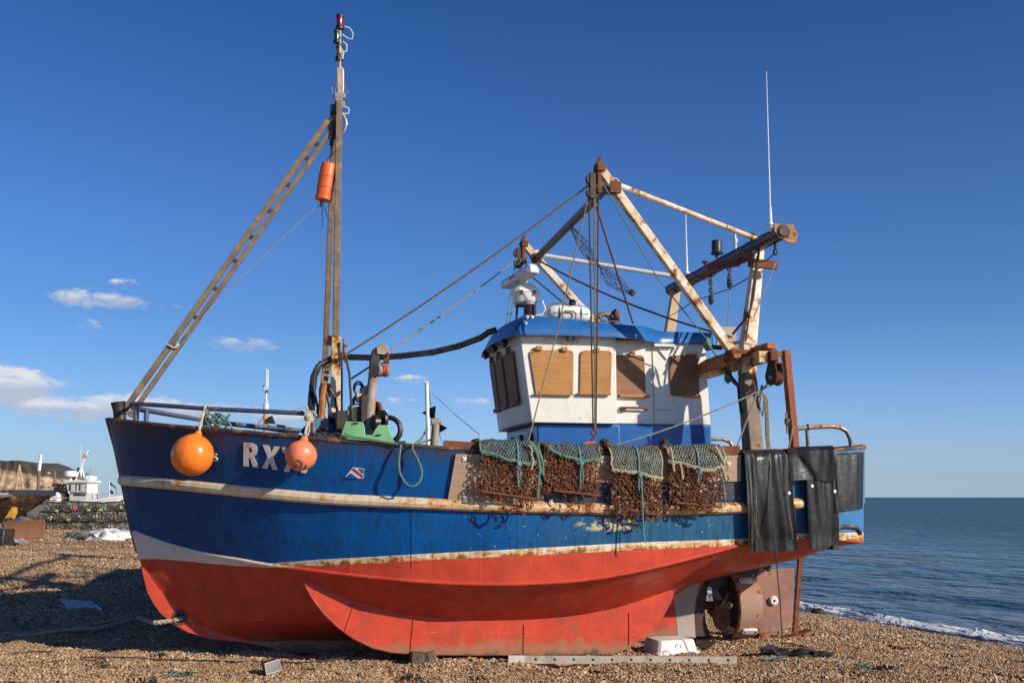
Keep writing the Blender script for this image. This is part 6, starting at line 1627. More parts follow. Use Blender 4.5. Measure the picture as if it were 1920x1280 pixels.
# ================================================================== sea
SM = Matrix(((-SN.x, ST.x, 0, SHO.x), (-SN.y, ST.y, 0, SHO.y), (0, 0, 1, -.6), (0, 0, 0, 1)))
def grow(a, lo, hi, st, g):
    a = list(a); s = st
    while a[-1] < hi: s *= g; a.append(a[-1] + s)
    s = st
    while a[0] > lo: s *= g; a.insert(0, a[0] - s)
    return np.array(a)
xs = grow(np.arange(-1.6, 14, .09), -2, 30000, .09, 1.07); ys = grow(np.arange(-14, 42, .16), -30000, 30000, .16, 1.10)
vs = []; foam = []
for y in ys:
    near = abs(y - 10) < 90; fade = 1 - sst(30, 85, abs(y - 10))
    wob = .35 * noise.noise((y * .22, 3.1, 0)) + .15 * noise.noise((y * .8, 1.1, 0)) if near else 0
    w2 = .8 * noise.noise((y * .12, 7.7, 0)) + .25 * noise.noise((y * .5, 2.2, 0)) if near else 0
    for x in xs:
        z = 0.0; f = 0.0
        if x < 60 and near:
            e = x - .55 - wob; z += .10 * math.exp(-(e / .28) ** 2) * (1 if e > 0 else 1.2)
            f = math.exp(-((x - .42 - wob) / .36) ** 2) + .55 * math.exp(-((x + .05 - wob) / .12) ** 2)
            e2 = x - 5.2 - w2; z += .09 * math.exp(-(e2 / (.55 if e2 < 0 else 1.1)) ** 2)
            e3 = x - 11.5 - w2 * 1.4; z += .12 * math.exp(-(e3 / 1.3) ** 2)
            z += .035 * noise.noise((x * .9, y * .45, 0)) * min(1, max(0, x / 2)) + .012 * noise.noise((x * 3.1, y * 1.6, 4))
            z += .02 * noise.noise((x * 6, y * 6, 9)) * min(1, f)
        vs.append((x, y, z * fade * (1 - sst(25, 58, x)))); foam.append(f)
m_ = len(xs); fs = [(j * m_ + i, j * m_ + i + 1, (j + 1) * m_ + i + 1, (j + 1) * m_ + i) for j in range(len(ys) - 1) for i in range(m_ - 1)]
me = bpy.data.meshes.new('sea'); me.from_pydata(vs, [], fs); me.polygons.foreach_set('use_smooth', [True] * len(fs))
fa_ = me.attributes.new('surf', 'FLOAT', 'POINT'); fa_.data.foreach_set('value', np.array(foam, dtype=np.float32))
sea = bpy.data.objects.new('sea', me); COL.objects.link(sea); sea.matrix_world = SM; sea['kind'] = 'structure'
m, nt, b = nodes('sea_water'); t = NT(nt); oc = t.oc()
at = t.n('ShaderNodeAttribute'); at.attribute_name = 'surf'
ft_ = t.math('MULTIPLY', at.outputs['Fac'], t.math('ADD', t.noise(oc, 3.2, 9, .75), t.noise(oc, 14, 6, .7)))
fm = t.sm(ft_, .62, .86)
sepw = t.n('ShaderNodeSeparateXYZ'); t.put(sepw.inputs[0], oc); off = sepw.outputs[0]
nb_ = t.noise(t.mapv(oc, (.10, .012, 1)), 1, 5, .6)
deep = t.mix(t.sm(nb_, .4, .62), (0.030, 0.108, 0.120), (0.064, 0.102, 0.108))
shal = t.mix(t.sm(t.noise(t.mapv(oc, (.5, .15, 1)), 1, 5, .6), .4, .6), (0.066, 0.115, 0.132), (0.105, 0.118, 0.116))
wc = t.mix(t.sm(off, 2, 40), shal, deep)
wc = t.mix(t.sm(off, 120, 1500), wc, (0.008, 0.058, 0.070))
t.put(b.inputs['Base Color'], t.mix(fm, wc, (0.72, 0.74, 0.76)))
t.put(b.inputs['Roughness'], t.math('MAXIMUM', t.sm(off, 0, 60, .16, .30), t.math('MULTIPLY', fm, .8)))
b.inputs['IOR'].default_value = 1.33; b.inputs['Specular IOR Level'].default_value = .42
w1 = t.noise(t.mapv(oc, (1.7, .75, 1)), 1, 4, .58, .5); w2_ = t.noise(t.mapv(oc, (.5, .26, 1)), 1, 4, .55)
w3 = t.noise(t.mapv(oc, (.12, .07, 1)), 1, 5, .6)
hh = t.math('MULTIPLY_ADD', w2_, 1.6, t.math('MULTIPLY_ADD', w3, 2.2, w1))
t.put(b.inputs['Normal'], t.bump(hh, 1.0, .55)); me.materials.append(m)

# ================================================================== background left
# cliff
def cliff():
    top_line = [(-260, 845), (-120, 852), (-40, 862), (0, 863), (40, 863), (58, 869), (78, 878), (96, 886), (107, 896), (112, 906), (118, 925), (124, 936)]
    Y = 420.0; rows_ = []; n = 150
    xs_ = np.linspace(-260, 124, n)
    for k in range(15):
        row_ = []
        for x in xs_:
            yt = np.interp(x, [p[0] for p in top_line], [p[1] for p in top_line]); f = k / 14
            p = D(x, yt, Y); z0 = -2.0; zt_ = p.z + .5 * noise.noise((p.x * .06, 3, 0)) + .35 * noise.noise((p.x * .25, 9, 0))
            if k >= 13: 
                row_.append(V3((p.x - (k - 12) * 2, Y + (k - 12) * 22, zt_ - .3 + (k - 13) * .6 * (1 if x < 90 else 0)))); continue
            g = f * 14 / 12; z = z0 + (zt_ - z0) * min(g, 1)
            dep = -7 * (1 - g) ** 1.6 + 1.8 * noise.noise((p.x * .11, z * .12, 1)) + .9 * noise.noise((p.x * .4, z * .4, 5))
            row_.append(V3((p.x + .8 * noise.noise((p.x * .3, z * .35, 7)), Y + dep, z)))
        rows_.append(row_)
    return MB().grid(rows_)
m, nt, b = nodes('cliff_rock'); t = NT(nt); oc = t.oc(); sp_ = t.n('ShaderNodeSeparateXYZ'); t.put(sp_.inputs[0], oc)
rock = t.mix(t.sm(t.noise(t.mapv(oc, (.22, .22, .5)), 1, 10, .75), .42, .58), (0.58, 0.43, 0.27), (0.27, 0.20, 0.13))
rock = t.mix(t.sm(t.noise(t.mapv(oc, (.3, .3, .25), (4, 4, 4)), 1, 6, .6), .56, .66), rock, (0.085, 0.08, 0.055))
hz = t.math('MULTIPLY_ADD', t.noise(oc, .35, 7, .65), 3.0, sp_.outputs[2])
xx = t.math('MULTIPLY_ADD', t.math('ADD', sp_.outputs[0], 192), .17, hz)
col = t.mix(t.sm(xx, 13.6, 14.4), rock, t.mix(t.noise(oc, .8, 6), (0.045, 0.043, 0.030), (0.10, 0.082, 0.058)))
t.put(b.inputs['Base Color'], col); b.inputs['Roughness'].default_value = .9
hill = cliff().build('hill', m, None, frame=I4, smooth=40); hill['kind'] = 'structure'

def bx_(mb, px0, py0, px1, py1, Y, dep):
    a = D(px0, py0, Y); b = D(px1, py1, Y); mb.box(((a.x + b.x) / 2, Y + dep / 2, (a.z + b.z) / 2), (abs(b.x - a.x), dep, abs(b.z - a.z))); return mb
# white boat behind the pots
YB = 48.0
bo = D(140, 985, YB); bo.z = gh(bo.x, bo.y)
t = thing('white_boat', 'white clinker fishing boat with white wheelhouse and raked mast, beached behind the pots', 'fishing boat', Matrix.Translation(bo))
def T(mb, name, m, par=None, **k): return mb.build(name, m, par or t, frame=I4, **k)
# hull, stern at left, bow to the right behind the blue boat
st = [(25, 972, 941), (45, 980, 938), (80, 986, 940), (130, 988, 941), (180, 987, 938), (215, 985, 932), (250, 980, 926), (280, 965, 922), (300, 935, 920)]
rows_ = []
for i, (x, yb, yt) in enumerate(st):
    w_ = [.75, 1.0, 1.35, 1.6, 1.6, 1.45, 1.1, .55, .05][i]; a = D(x, yb, YB); b = D(x, yt, YB); col_ = []
    for k in range(9):
        f = k / 8; col_.append(V3((a.x + (b.x - a.x) * f, YB + 1.7 - w_ * (math.sin(f * 1.45) ** .55 if f > 0 else .05), a.z + (b.z - a.z) * f)))
    rows_.append(col_)
mb = MB().grid(rows_); mb.grid([[V3((p.x, 2 * (YB + 1.7) - p.y, p.z)) for p in r] for r in rows_]); mb.grid([rows_[0], [V3((p.x, 2 * (YB + 1.7) - p.y, p.z)) for p in rows_[0]]])
T(mb, 'hull', M['bwhite'], smooth=40)
mb = MB().grid([[r[-1] for r in rows_], [V3((r[-1].x, 2 * (YB + 1.7) - r[-1].y, r[-1].z)) for r in rows_]]); mb.v = [p - V3((0, 0, .12)) for p in mb.v]; T(mb, 'deck', M['bshade'])
def hline(q, off=.02, idx=None): return [r[7] + (r[8] - r[7]) * q + V3((0, -off, 0)) if q >= 0 else r[0] + (r[8] - r[0]) * (1 + q) + V3((0, -off, 0)) for r in rows_]
T(MB().tube(hline(-.17), .045, 6), 'rubbing_strake', M['navy'])
T(MB().tube(hline(0.98, .0), .05, 6), 'gunwale_rail', M['bwhite'])
mb = MB()
for q in (-.30, -.44, -.58): mb.tube(hline(q, .0), .012, 4)
T(mb, 'plank_lap', M['bshade'])
T(MB().prism([D(x, y, YB - .6) for x, y in ((24.5, 962), (43, 973), (38, 984), (25, 978))], (0, -.05, 0)), 'bottom_paint', M['bblue'])
wy = YB + .5
T(bx_(MB(), 130, 940, 163, 922, wy, 1.15), 'cabin', M['bshade'])
q0 = [D(128, 925, wy), D(163, 924, wy), D(164, 902, wy), D(124, 903, wy)]
T(MB().prism(q0, (0, 1.25, 0)), 'wheelhouse', M['bwhite'])
T(bx_(MB(), 121, 903.5, 166, 900, wy - .15, 1.5), 'roof', M['bwhite'])
for x0, x1, dk in ((129.5, 131.8, 1), (133, 141, 0), (142, 144, 1), (148, 150, 1), (152, 159, 0), (160.5, 161.5, 1)):
    T(bx_(MB(), x0, 920, x1, 907.5, wy - .03, .03), 'window', M['dark'] if dk else M['bshade'])
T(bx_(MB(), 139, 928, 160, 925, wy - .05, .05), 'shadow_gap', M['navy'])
T(MB().box(D(113, 935, wy) + V3((0, .5, 0)), (.02, .02, .02)) and bx_(MB(), 90, 941, 111, 921, wy, 1.2), 'engine_casing', M['bwhite'], bev=.08)
T(bx_(MB(), 98, 922.5, 124, 912, wy - .06, 1.2), 'canopy', M['cloth'], bev=.12)
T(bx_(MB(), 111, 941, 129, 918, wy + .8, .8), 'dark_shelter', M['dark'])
T(MB().lathe(D(100.5, 939.5, wy - .05), (0, 1, 0), [(.09, 0), (.09, .06)], 12), 'life_ring', M['red'])
T(bx_(MB(), 118, 942, 128, 939.5, wy - .4, .2), 'red_float', M['red'])
T(MB().tube([D(165.5, 842.5, wy + 1), D(151, 878, wy + 1)], .035, 8).tube([D(152, 874, wy + 1), D(151, 902, wy + 1)], .045, 8).tube([D(153, 876, wy + 1), D(158, 896, wy + 1)], .03, 6).tube([D(151, 877, wy + 1), D(141, 901, wy + 1)], .03, 6).tube([D(148, 872, wy + 1), D(158, 871.5, wy + 1)], .02, 6), 'mast', M['bwhite'])
T(MB().lathe(D(158, 855, wy + .95), (0, 1, 0), [(.10, 0), (.10, .10)], 12), 'mast_lamp', M['tan'])
T(MB().tube([D(151.5, 870, wy + 1), D(151.7, 835, wy + 1)], .010, 5), 'whip_antenna', M['bwhite'])
T(MB().lathe(D(132, 897, wy + 1) , (0, 0, 1), [(.06, -.1), (.08, .05), (.28, .10), (.30, .25), (.28, .32), (.10, .36), (.001, .36)], 18), 'radar_dome', M['bwhite'])
T(MB().prism([D(x, y, wy + 1.05) for x, y in ((145, 876), (151, 877), (148, 886), (145.5, 895), (139, 899), (134, 899), (143, 890))], (0, -.03, 0)), 'black_flag', M['cloth'])
T(bx_(MB(), 158, 900.5, 172, 891, wy + .4, .7), 'roof_box', M['bwhite'], bev=.06)
T(MB().tube([D(169.5, 890, wy + .6), D(169.5, 877, wy + .6)], .02, 6).tube([D(165, 889, wy + .6), D(168, 884, wy + .6), D(171, 881, wy + .6), D(176, 888, wy + .6), D(176.5, 892, wy + .6)], .014, 5).blob(D(164.5, 888, wy + .6), (.1, .1, .06), 6), 'roof_fitting', M['grp'])
T(MB().tube([D(205, 932, wy), D(205, 902, wy)], .025, 6), 'flagstaff', M['bwhite'])
for pts in (((206, 902), (210, 907), (217, 913), (217.5, 916), (211, 911), (206, 909)), ((206, 917), (211, 921), (214, 923), (211, 926), (206, 924))):
    T(MB().prism([D(x, y, wy) for x, y in pts], (0, .02, 0)), 'flag', M['navy'])
T(MB().tube([D(87, 942, wy - .2), D(87, 911, wy - .2)], .03, 6).tube([D(66, 933, wy - .3), D(128, 933, wy - .3)], .02, 6).tube([D(64, 941, wy - .3), D(64, 931, wy - .3)], .05, 6).tube([D(181, 928, wy), D(206, 924, wy)], .015, 5).tube([D(184, 935, wy), D(184, 925, wy)], .05, 6).tube([D(219, 928, wy), D(220, 915, wy)], .03, 6), 'handrail', M['tan'])
mb = MB()
for x in (98, 104, 109, 117): mb.tube([D(x, 912, wy + .3), D(x + 3, 908 - (x % 3), wy + .3), D(x + 9, 911, wy + .3)], .05, 6)
for x in (50, 54, 58, 76, 80): mb.blob(D(x, 939, wy), (.12, .12, .14), 6, .5, x)
T(mb, 'deck_gear', M['ironblack'])
mb = MB(); 
def blit(word, x0, y0, x1, y1, yy):
    G_ = {'R': [[(0, 0), (0, 1), (.7, 1), (.8, .75), (.7, .5), (0, .5)], [(.4, .5), (.9, 0)]], 'X': [[(0, 0), (.9, 1)], [(0, 1), (.9, 0)]], '5': [[(.8, 1), (.1, 1), (.1, .55), (.7, .55), (.85, .3), (.7, 0), (0, 0)]]}
    for i, ch in enumerate(word):
        for st_ in G_[ch]:
            mb.tube([D(x0 + (i + u * .8) * (x1 - x0) / len(word), y1 + (y0 - y1) * v, yy) for u, v in st_], .035, 4)
blit('RX5', 173, 944, 193, 953, YB - .02); T(mb, 'registration_letters', M['navy'])

# ---- stacked pots in front of it
YP = 40.0
gz = lambda x, y: gh(x, y)
pot0 = None
labels = {0: 'bottom row', 1: 'middle row', 2: 'top row'}
ordn = ['first', 'second', 'third', 'fourth', 'fifth', 'sixth', 'seventh', 'eighth', 'ninth']
pw, ph_, pd = .54, .345, .42
def make_pot():
    t = thing('lobster_pot', 'x', 'lobster pot', I4.copy())
    mb = MB(); fr_ = []
    a = pw / 2 - .02; d_ = pd / 2; h = ph_ - .03
    arch = [V3((0, -d_, 0)), V3((0, -d_, h * .55)), V3((0, -d_ * .6, h * .92)), V3((0, 0, h)), V3((0, d_ * .6, h * .92)), V3((0, d_, h * .55)), V3((0, d_, 0))]
    for x in (-a, 0, a): mb.tube([p + V3((x, 0, 0)) for p in arch], .022, 5)
    for p in arch: mb.tube([p + V3((-a, 0, 0)), p + V3((a, 0, 0))], .017, 5)
    mb.build('frame', M['potframe'], t, frame=I4)
    mb = MB(); n = 6
    def sp(u, s): 
        k = s * 6; i = min(int(k), 5); return arch[i] + (arch[i + 1] - arch[i]) * (k - i) + V3((u, 0, 0))
    for i in range(n):
        for j in range(10):
            u0, u1 = -a + 2 * a * i / n, -a + 2 * a * (i + 1) / n; s0, s1 = j / 10, (j + 1) / 10
            mb.tube([sp(u0, s0), sp(u1, s1)], .0042, 3, cap=False); mb.tube([sp(u1, s0), sp(u0, s1)], .0042, 3, cap=False)
    mb.build('netting', M['potnet'], t, frame=I4)
    MB().blob((.02, 0, ph_ * .38), (.17, .14, .10), 8, .9, 3).blob((-.13, .02, ph_ * .3), (.10, .12, .10), 7, .6, 5).build('net_funnel', M['potbait'], t, frame=I4)
    MB().tube([V3((-a, -d_ - .01, h * .6)), V3((-a * .3, -d_ - .03, h * .35)), V3((a * .2, -d_ - .02, h * .75)), V3((a, -d_ - .02, h * .45))], .012, 5).build('bridle', M['rope'], t, frame=I4)
    return t
base = D(228, 990, YP)
plan = []
for r in range(3):
    x0 = [88, 88, 98][r]; 
    k = 0; x = x0
    while x < 262: plan.append((r, k, x)); x += 28.3; k += 1
pots = []
for n_i, (r, k, x) in enumerate(plan):
    p = D(x, 990, YP + random.uniform(-.06, .06)); z = .40 + r * ph_ + .0
    g = gh(p.x, p.y)
    if pot0 is None: o = pot0 = make_pot(); kids = list(o.children)
    else:
        o = pot0.copy(); COL.objects.link(o)
        for ch in kids:
            c = ch.copy(); COL.objects.link(c); c.parent = o
    o.location = (p.x, p.y, g - .03 + r * ph_); o.rotation_euler = (random.uniform(-.08, .08), random.uniform(-.10, .10), random.uniform(-.3, .3)); o.scale = (random.uniform(.9, 1.06), random.uniform(.9, 1.1), random.uniform(.9, 1.05))
    o['label'] = 'dark netted lobster pot in the %s of the stack, %s from the rusty blade' % (labels[r], ordn[k])
    o['group'] = 'lobster pots stacked before the white boat'
    pots.append(o)
for i, (x, y) in enumerate(((127, 974), (122, 995), (105, 957), (165, 956), (188, 956), (138, 955))):
    p = D(x, y, YP - .3); tag(MB().blob(p, (.09, .05, .045), 6, .3, i).build('pot_marker', M['yrope'] if i < 5 else M['red'], None, frame=I4, loc=p), ['lower left yellow marker on the bottom row of pots', 'yellow marker at the foot of the pots nearest the ground', 'yellow marker at the left end of the pot stack', 'yellow marker on the pots just left of the boat lettering', 'yellow marker on the pots just right of the boat lettering', 'red marker hung on the top row of pots'][i], 'marker', 'bright markers tied on the pots')

# ---- tarpaulin heaps
def heap(name, label, px, py, r_, m, seed, amp=.55, cat='heap'):
    p = drop(px, py, .0); mb = MB().blob(p + V3((0, 0, r_[2] * .15)), r_, 20, amp, seed, flat=-.06)
    for i, v in enumerate(mb.v): mb.v[i] = v + V3((.10 * noise.noise(v * 3.1), 0, .09 * noise.noise(v * 4.3)))
    return tag(mb.build(name, m, None, frame=I4, loc=p, smooth=50), label, cat)
heap('tarpaulin', 'crumpled white tarpaulin lying on the shingle in front of the pots', 200, 1012, (.55, .4, .24), M['tarp'], 4, .5, 'tarpaulin')
heap('net_heap', 'grey green heap of netting spilling left from under the white tarpaulin', 166, 1012, (.62, .4, .20), M['greynet'], 9, .7, 'net')
heap('net_heap', 'grey sack of netting beside the bow of the blue boat', 238, 1009, (.42, .4, .34), M['greynet'], 14, .4, 'net')
heap('net_heap', 'pale blue grey netting on the shingle below the rusty blade', 22, 1019, (.34, .3, .12), M['palenet'], 21, .6, 'net')

# ---- tracked machine with its blade, at the left edge
YM = 27.0; p0 = D(45, 1010, YM)
t = thing('beach_tractor', 'beach tractor at the left edge with a worn brown dozer blade and yellow arm', 'tractor', Matrix.Translation((p0.x - .6, YM, gh(p0.x, YM))))
xl, xr = D(8, 990, YM).x, D(82, 990, YM).x; zb_, zt_ = D(40, 1009, YM).z, D(40, 977, YM).z
rows_ = []
for k in range(10):
    f = k / 9; z = zb_ + (zt_ - zb_) * f; cv = .05 * math.sin(math.pi * f) - .02 * f
    rows_.append([V3((xl + (xr - xl) * g - .04 * (f if g == 0 else 0), YM + cv, z + .05 * g * f)) for g in (0, .25, .5, .75, 1)])
T(MB().sheet(rows_, .04, (0, 1, 0)), 'dozer_blade', M['bladebrown'])
T(MB().beam((xl + .1, YM - .04, zb_ + .01), (xr + .04, YM - .05, zb_ + .04), .06, .035), 'blade_edge', M['orust'])
T(MB().prism([D(x, y, YM + .5) for x, y in ((3, 985), (3, 980), (22, 950), (26.5, 951), (26, 962), (20, 975), (8, 984))], (0, .2, 0)), 'blade_arm', M['yellow'], bev=.01)
mb = MB()
for x, y in ((14, 984), (18, 978), (16, 990), (12, 994)): mb.blob(D(x, y, YM + .25), (.12, .12, .10), 6, .6, x)
T(mb, 'blade_linkage', M['ironblack'])
T(MB().prism([D(x, y, YM - .6) for x, y in ((-60, 1032), (-60, 992), (8.5, 992), (5, 1022), (0, 1034))], (0, .6, 0)), 'track', M['black'], bev=.03)
T(MB().prism([D(x, y, YM + .2) for x, y in ((-190, 1010), (-190, 940), (-130, 940), (-112, 985), (-112, 1010))], (0, 1.4, 0)), 'cab', M['yellow'], bev=.05)
# brown boat stern behind it
YH = 36.0; p0 = D(0, 985, YH)
t = thing('brown_boat', 'brown hulled boat with a dark blue bulwark, behind the tractor at the left edge', 'boat', Matrix.Translation((p0.x, YH, gh(p0.x, YH))))
rows_ = []
for x, yt, yb, w_ in ((64, 925, 930, .05), (50, 927, 935, .6), (34, 928, 944, 1.0), (20, 929, 955, 1.3), (0, 930, 968, 1.5), (-50, 931, 985, 1.7), (-160, 931, 990, 1.8)):
    a, b = D(x, yb, YH), D(x, yt, YH); rows_.append([V3((a.x + (b.x - a.x) * f, YH + 1.5 - w_ * (.1 + .9 * math.sin(f * 1.57)), a.z + (b.z - a.z) * f)) for f in (0, .2, .4, .6, .8, 1)])
mb = MB().grid(rows_).grid([[V3((p.x, 2 * YH + 3 - p.y, p.z)) for p in r] for r in rows_]); T(mb, 'hull', M['hullbrown'], smooth=50)
mb = MB(); rr_ = []
for x, yt, yb in ((67, 919, 929), (58, 918, 929), (44, 917.5, 928.5), (30, 917.5, 928.5), (20, 918, 929)):
    a, b = D(x, yb, YH), D(x, yt, YH); w_ = np.interp(x, [20, 34, 50, 64, 68], [1.3, 1.0, .6, .12, .02]); rr_.append([V3((a.x, YH + 1.5 - w_ - .03, a.z)), V3((b.x, YH + 1.5 - w_ - .08, b.z))])
mb.grid(rr_); mb.grid([[V3((p.x, 2 * YH + 3 - p.y, p.z)) for p in r] for r in rr_]); T(mb, 'bulwark', M['navy'])
T(MB().tube([D(0, 930, YH - .35), D(12, 929, YH - .2), D(22, 928.5, YH + .1)], .05, 6), 'rail_edge', M['steelrail'])
T(MB().tube([D(7, 946, YH - .3), D(14, 942, YH - .25), D(21, 938, YH - .1)], .025, 5), 'hull_seam', M['dark'])
T(MB().tube([D(70, 941, YH + 1.5), D(73, 882, YH + 1.5)], .055, 8), 'mast', M['mast'])
T(MB().tube([D(73, 882, YH + 1.5), D(75, 866, YH + 1.5), D(76.5, 852, YH + 1.5)], .06, 8), 'mast_top', M['bwhite'])
T(MB().prism([D(x, y, YH + 1) for x, y in ((-30, 925), (0, 923), (18, 924), (10, 928), (-30, 930))], (0, .5, 0)), 'pale_cover', M['slab'])
# lamp post
YL = 110.0; p0 = D(103, 935, YL)
t = thing('street_lamp', 'tall street lamp with a curved arm standing before the cliff', 'street lamp', Matrix.Translation((p0.x, YL, 0)))
T(MB().tube([V3((p0.x, YL, 0)), D(103.3, 884, YL)], .10, 8), 'post', M['steelrail'])
T(MB().tube([D(103.3, 884, YL), D(101.5, 879.5, YL), D(97, 878, YL), D(93.5, 881, YL), D(92, 885, YL)], .045, 6), 'arm', M['steelrail'])
T(MB().blob(D(91.5, 886.5, YL), (.16, .16, .08), 6), 'lamp_head', M['bwhite'])
# far thin mast of an unseen boat: boat built low behind the brown one
def far_boat(label, px, Y, hullpx, m, mast_fn):
    p0 = D(px, 940, Y); g = gh(p0.x, Y)
    global t
    t = thing('far_boat', label, 'boat', Matrix.Translation((p0.x, Y, g)))
    rows_ = []
    for i, u in enumerate((-3.6, -3.2, -2, 0, 2, 3.2, 4.0)):
        w_ = (.9, 1.2, 1.5, 1.6, 1.4, .8, .05)[i]; rows_.append([V3((p0.x + u + .15 * f * (1 if u > 3 else 0), Y - w_ * math.sin(f * 1.57) ** .6, g + 1.5 * f)) for f in (0, .2, .45, .7, 1)])
    T(MB().grid(rows_).grid([[V3((p.x, 2 * Y - p.y, p.z)) for p in r] for r in rows_]), 'hull', m, smooth=50)
    T(MB().grid([[r[-1] - V3((0, 0, .1)) for r in rows_], [V3((r[-1].x, 2 * Y - r[-1].y, r[-1].z - .1)) for r in rows_]]), 'deck', M['bshade'])
    mast_fn(Y, g)
def mA(Y, g):
    top_ = D(36.5, 871, Y)
    T(MB().tube([V3((D(34, 920, Y).x, Y - .3, g + 1.4)), top_], .05, 6).tube([V3((D(40, 920, Y).x, Y + .3, g + 1.4)), top_], .05, 6), 'mast', M['tan'])
far_boat('far boat with a pale two legged mast in front of the cliff', 37, 66, None, M['hullbrown'], mA)
def mB(Y, g):
    T(MB().tube([V3((D(495, 940, Y).x, Y, g + 1.4)), D(497.5, 772, Y)], .10, 8).tube([V3((D(503, 940, Y).x, Y + .3, g + 1.4)), D(500, 772, Y)], .08, 8).tube([V3((D(440, 940, Y).x, Y - .4, g + 1.4)), D(480, 802, Y), D(495, 780, Y)], .06, 8), 'mast', M['tan'])
    T(MB().lathe(D(498.5, 768, Y), (0, 0, 1), [(.14, 0), (.14, .35), (.001, .35)], 12), 'mast_drum', M['bwhite'])
    T(MB().tube([D(498.8, 758, Y), D(499.5, 736, Y)], .05, 8).lathe(D(499.5, 752, Y), (0, 0, 1), [(.09, 0), (.09, .06)], 8).tube([D(499.5, 730, Y), D(494, 725, Y)], .035, 5), 'lamp_pole', M['bwhite'])
    T(MB().lathe(D(500, 736, Y), (0, 0, 1), [(.09, 0), (.09, .10)], 10), 'green_lamp', M['greenlens'])
    T(MB().tube([D(499.5, 728, Y), D(500, 691, Y)], .035, 6).tube([D(502, 728, Y), D(502.8, 694, Y)], .035, 6), 'whip_antenna', M['bwhite'])
    T(MB().tube([D(493, 725, Y), D(495.5, 722.5, Y)], .05, 6), 'sensor', M['rust'])
    T(MB().tube([D(501, 780, Y), D(517, 795, Y), D(600, 822, Y)], .012, 4).tube([D(500, 782, Y), D(560, 766, Y), D(605, 755, Y)], .010, 4), 'stay_wire', M['wire'])
far_boat('far white boat behind the blue bow, showing only its slender white tripod mast', 480, 60, None, M['bwhite'], mB)
signal('dark double cone day signal strung on the stay of the far tripod mast', D(517, 795, 60), Matrix.Rotation(R(-55), 4, 'Y') @ Matrix.Rotation(R(30), 4, 'Z'), 1.8)

# ================================================================== light, sky, camera
AZ = R(45); EL = R(23.5)
BR = BM.to_3x3()
sdir = BR @ V3((-math.sin(AZ) * math.cos(EL), math.cos(AZ) * math.cos(EL), math.sin(EL)))
sl = bpy.data.lights.new('sun', 'SUN'); sl.energy = 5.0; sl.angle = R(.55); sl.color = (1.0, 0.885, 0.735)
so = bpy.data.objects.new('sun', sl); COL.objects.link(so); so.rotation_euler = (-sdir).to_track_quat('-Z', 'Y').to_euler()

wd = bpy.data.worlds.new('World'); scene.world = wd; wd.use_nodes = True; nt = wd.node_tree; t = NT(nt)
bg = nt.nodes['Background']
sky = t.n('ShaderNodeTexSky', sky_type='NISHITA', sun_disc=False)
sky.sun_elevation = EL; sky.sun_rotation = math.atan2(sdir.x, sdir.y)
sky.altitude = 0; sky.air_density = 1.0; sky.dust_density = 0.6; sky.ozone_density = 3.0
gen = t.n('ShaderNodeTexCoord').outputs['Generated']; sx = t.n('ShaderNodeSeparateXYZ'); t.put(sx.inputs[0], gen)
skc = sky.outputs[0]
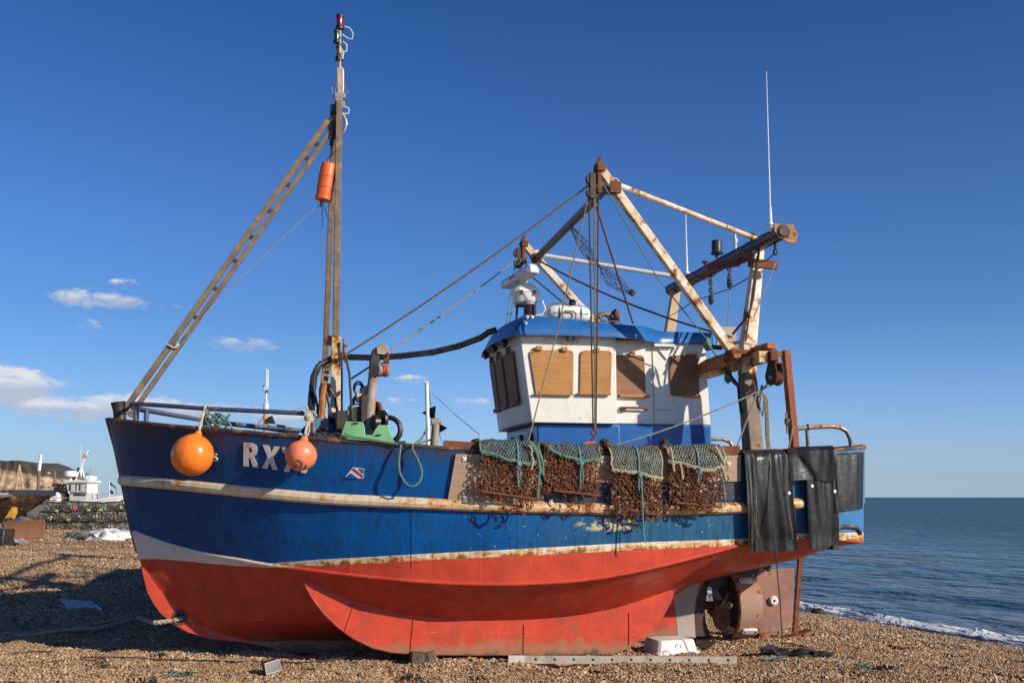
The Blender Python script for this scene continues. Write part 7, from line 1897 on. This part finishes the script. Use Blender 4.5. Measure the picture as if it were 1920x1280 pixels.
# small fair-weather clouds low over the land
az_ = t.math('ARCTAN2', sx.outputs[0], sx.outputs[1]); el_ = t.math('ARCSINE', sx.outputs[2])
cmb = t.n('ShaderNodeCombineXYZ'); t.put(cmb.inputs[0], az_); t.put(cmb.inputs[1], el_)
wn = t.noise(t.mapv(cmb.outputs[0], (30, 60, 1)), 1, 8, .66, .4)
wn2 = t.noise(t.mapv(cmb.outputs[0], (110, 190, 1), (3, 1, 0)), 1, 6, .65)
nn_ = t.math('MULTIPLY_ADD', wn2, .55, t.math('MULTIPLY', wn, 1.45))
cov = None; lit = None
for px, py, rx, ry, k in ((15, 724, 82, 34, 1.1), (130, 766, 80, 20, .95), (245, 762, 80, 22, 1.0), (178, 561, 66, 16, .8), (234, 532, 26, 8, .48), (292, 575, 40, 9, .38), (455, 645, 55, 14, .45), (168, 607, 22, 9, .36), (560, 785, 80, 14, .62), (772, 711, 30, 8, .45), (736, 752, 40, 8, .35), (880, 755, 50, 9, .42), (400, 772, 80, 16, .72), (128, 842, 14, 4, .45), (110, 860, 10, 3, .4)):
    d = ray(px, py).normalized(); a0_ = math.atan2(d.x, d.y); e0_ = math.asin(d.z)
    du = t.math('MULTIPLY', t.math('SUBTRACT', az_, a0_), F / rx); dv_ = t.math('MULTIPLY', t.math('SUBTRACT', el_, e0_), F / ry)
    r2_ = t.math('MULTIPLY_ADD', du, du, t.math('MULTIPLY', dv_, dv_))
    mk = t.math('MULTIPLY', t.sm(r2_, 1.9, 0.0), k)
    cv = mk; top_s = t.math('MULTIPLY', mk, t.sm(dv_, -.5, .7))
    cov = cv if cov is None else t.math('MAXIMUM', cov, cv); lit = top_s if lit is None else t.math('MAXIMUM', lit, top_s)
cd = t.math('MULTIPLY', t.sm(t.math('ADD', cov, t.math('MULTIPLY_ADD', nn_, 2.1, -2.1)), .08, 1.15), t.math('MULTIPLY', t.sm(cov, 0.0, .12), .95))
ccol = t.mix(t.sm(t.math('DIVIDE', lit, t.math('ADD', cov, .05)), .1, .9), (5.6, 6.2, 7.6), (9.2, 9.2, 9.4))
SKYK = 0.085
rp = t.n('ShaderNodeValToRGB'); t.put(rp.inputs[0], t.math('MULTIPLY', el_, 2 / math.pi)); ce = rp.color_ramp
K = [(0, (.69, .95, 1.58)), (.5, (.60, .81, 1.32)), (1.1, (.535, .70, 1.14)), (2.2, (.505, .645, 1.05)), (9, (.28, .445, .725)), (17, (.225, .375, .64)), (24.5, (.15, .32, .575)), (40, (.075, .19, .38)), (90, (.045, .11, .24))]
ce.elements[0].position = 0; K = [(a, tuple(v / 2 for v in c)) for a, c in K]; ce.elements[0].color = (*K[0][1], 1); ce.elements[1].position = 1; ce.elements[1].color = (*K[-1][1], 1)
for e_, c_ in K[1:-1]: ce.elements.new(e_ / 90).color = (*c_, 1)
side = t.mix(t.math('MULTIPLY', t.sm(az_, .12, -.34), t.sm(el_, .26, .0)), (4.0, 4.0, 4.0), (3.1, 3.16, 2.96))
clear = t.mix(1.0, t.mix(1.0, skc, rp.outputs[0], 'MULTIPLY'), side, 'MULTIPLY')
final = t.mix(cd, clear, ccol)
t.put(bg.inputs['Color'], final); bg.inputs['Strength'].default_value = SKYK

cam = bpy.data.cameras.new('camera'); co = bpy.data.objects.new('camera', cam); COL.objects.link(co)
co.location = CAMP; co.rotation_euler = (math.pi / 2 + PITCH, 0, 0); cam.sensor_width = 36; cam.lens = F / 1920 * 36; cam.clip_end = 60000; cam.clip_start = .1
scene.camera = co
scene.view_settings.view_transform = 'Standard'; scene.view_settings.look = 'None'; scene.view_settings.exposure = 0.0; scene.view_settings.gamma = 1
scene.render.engine = 'CYCLES'; scene.cycles.max_bounces = 6
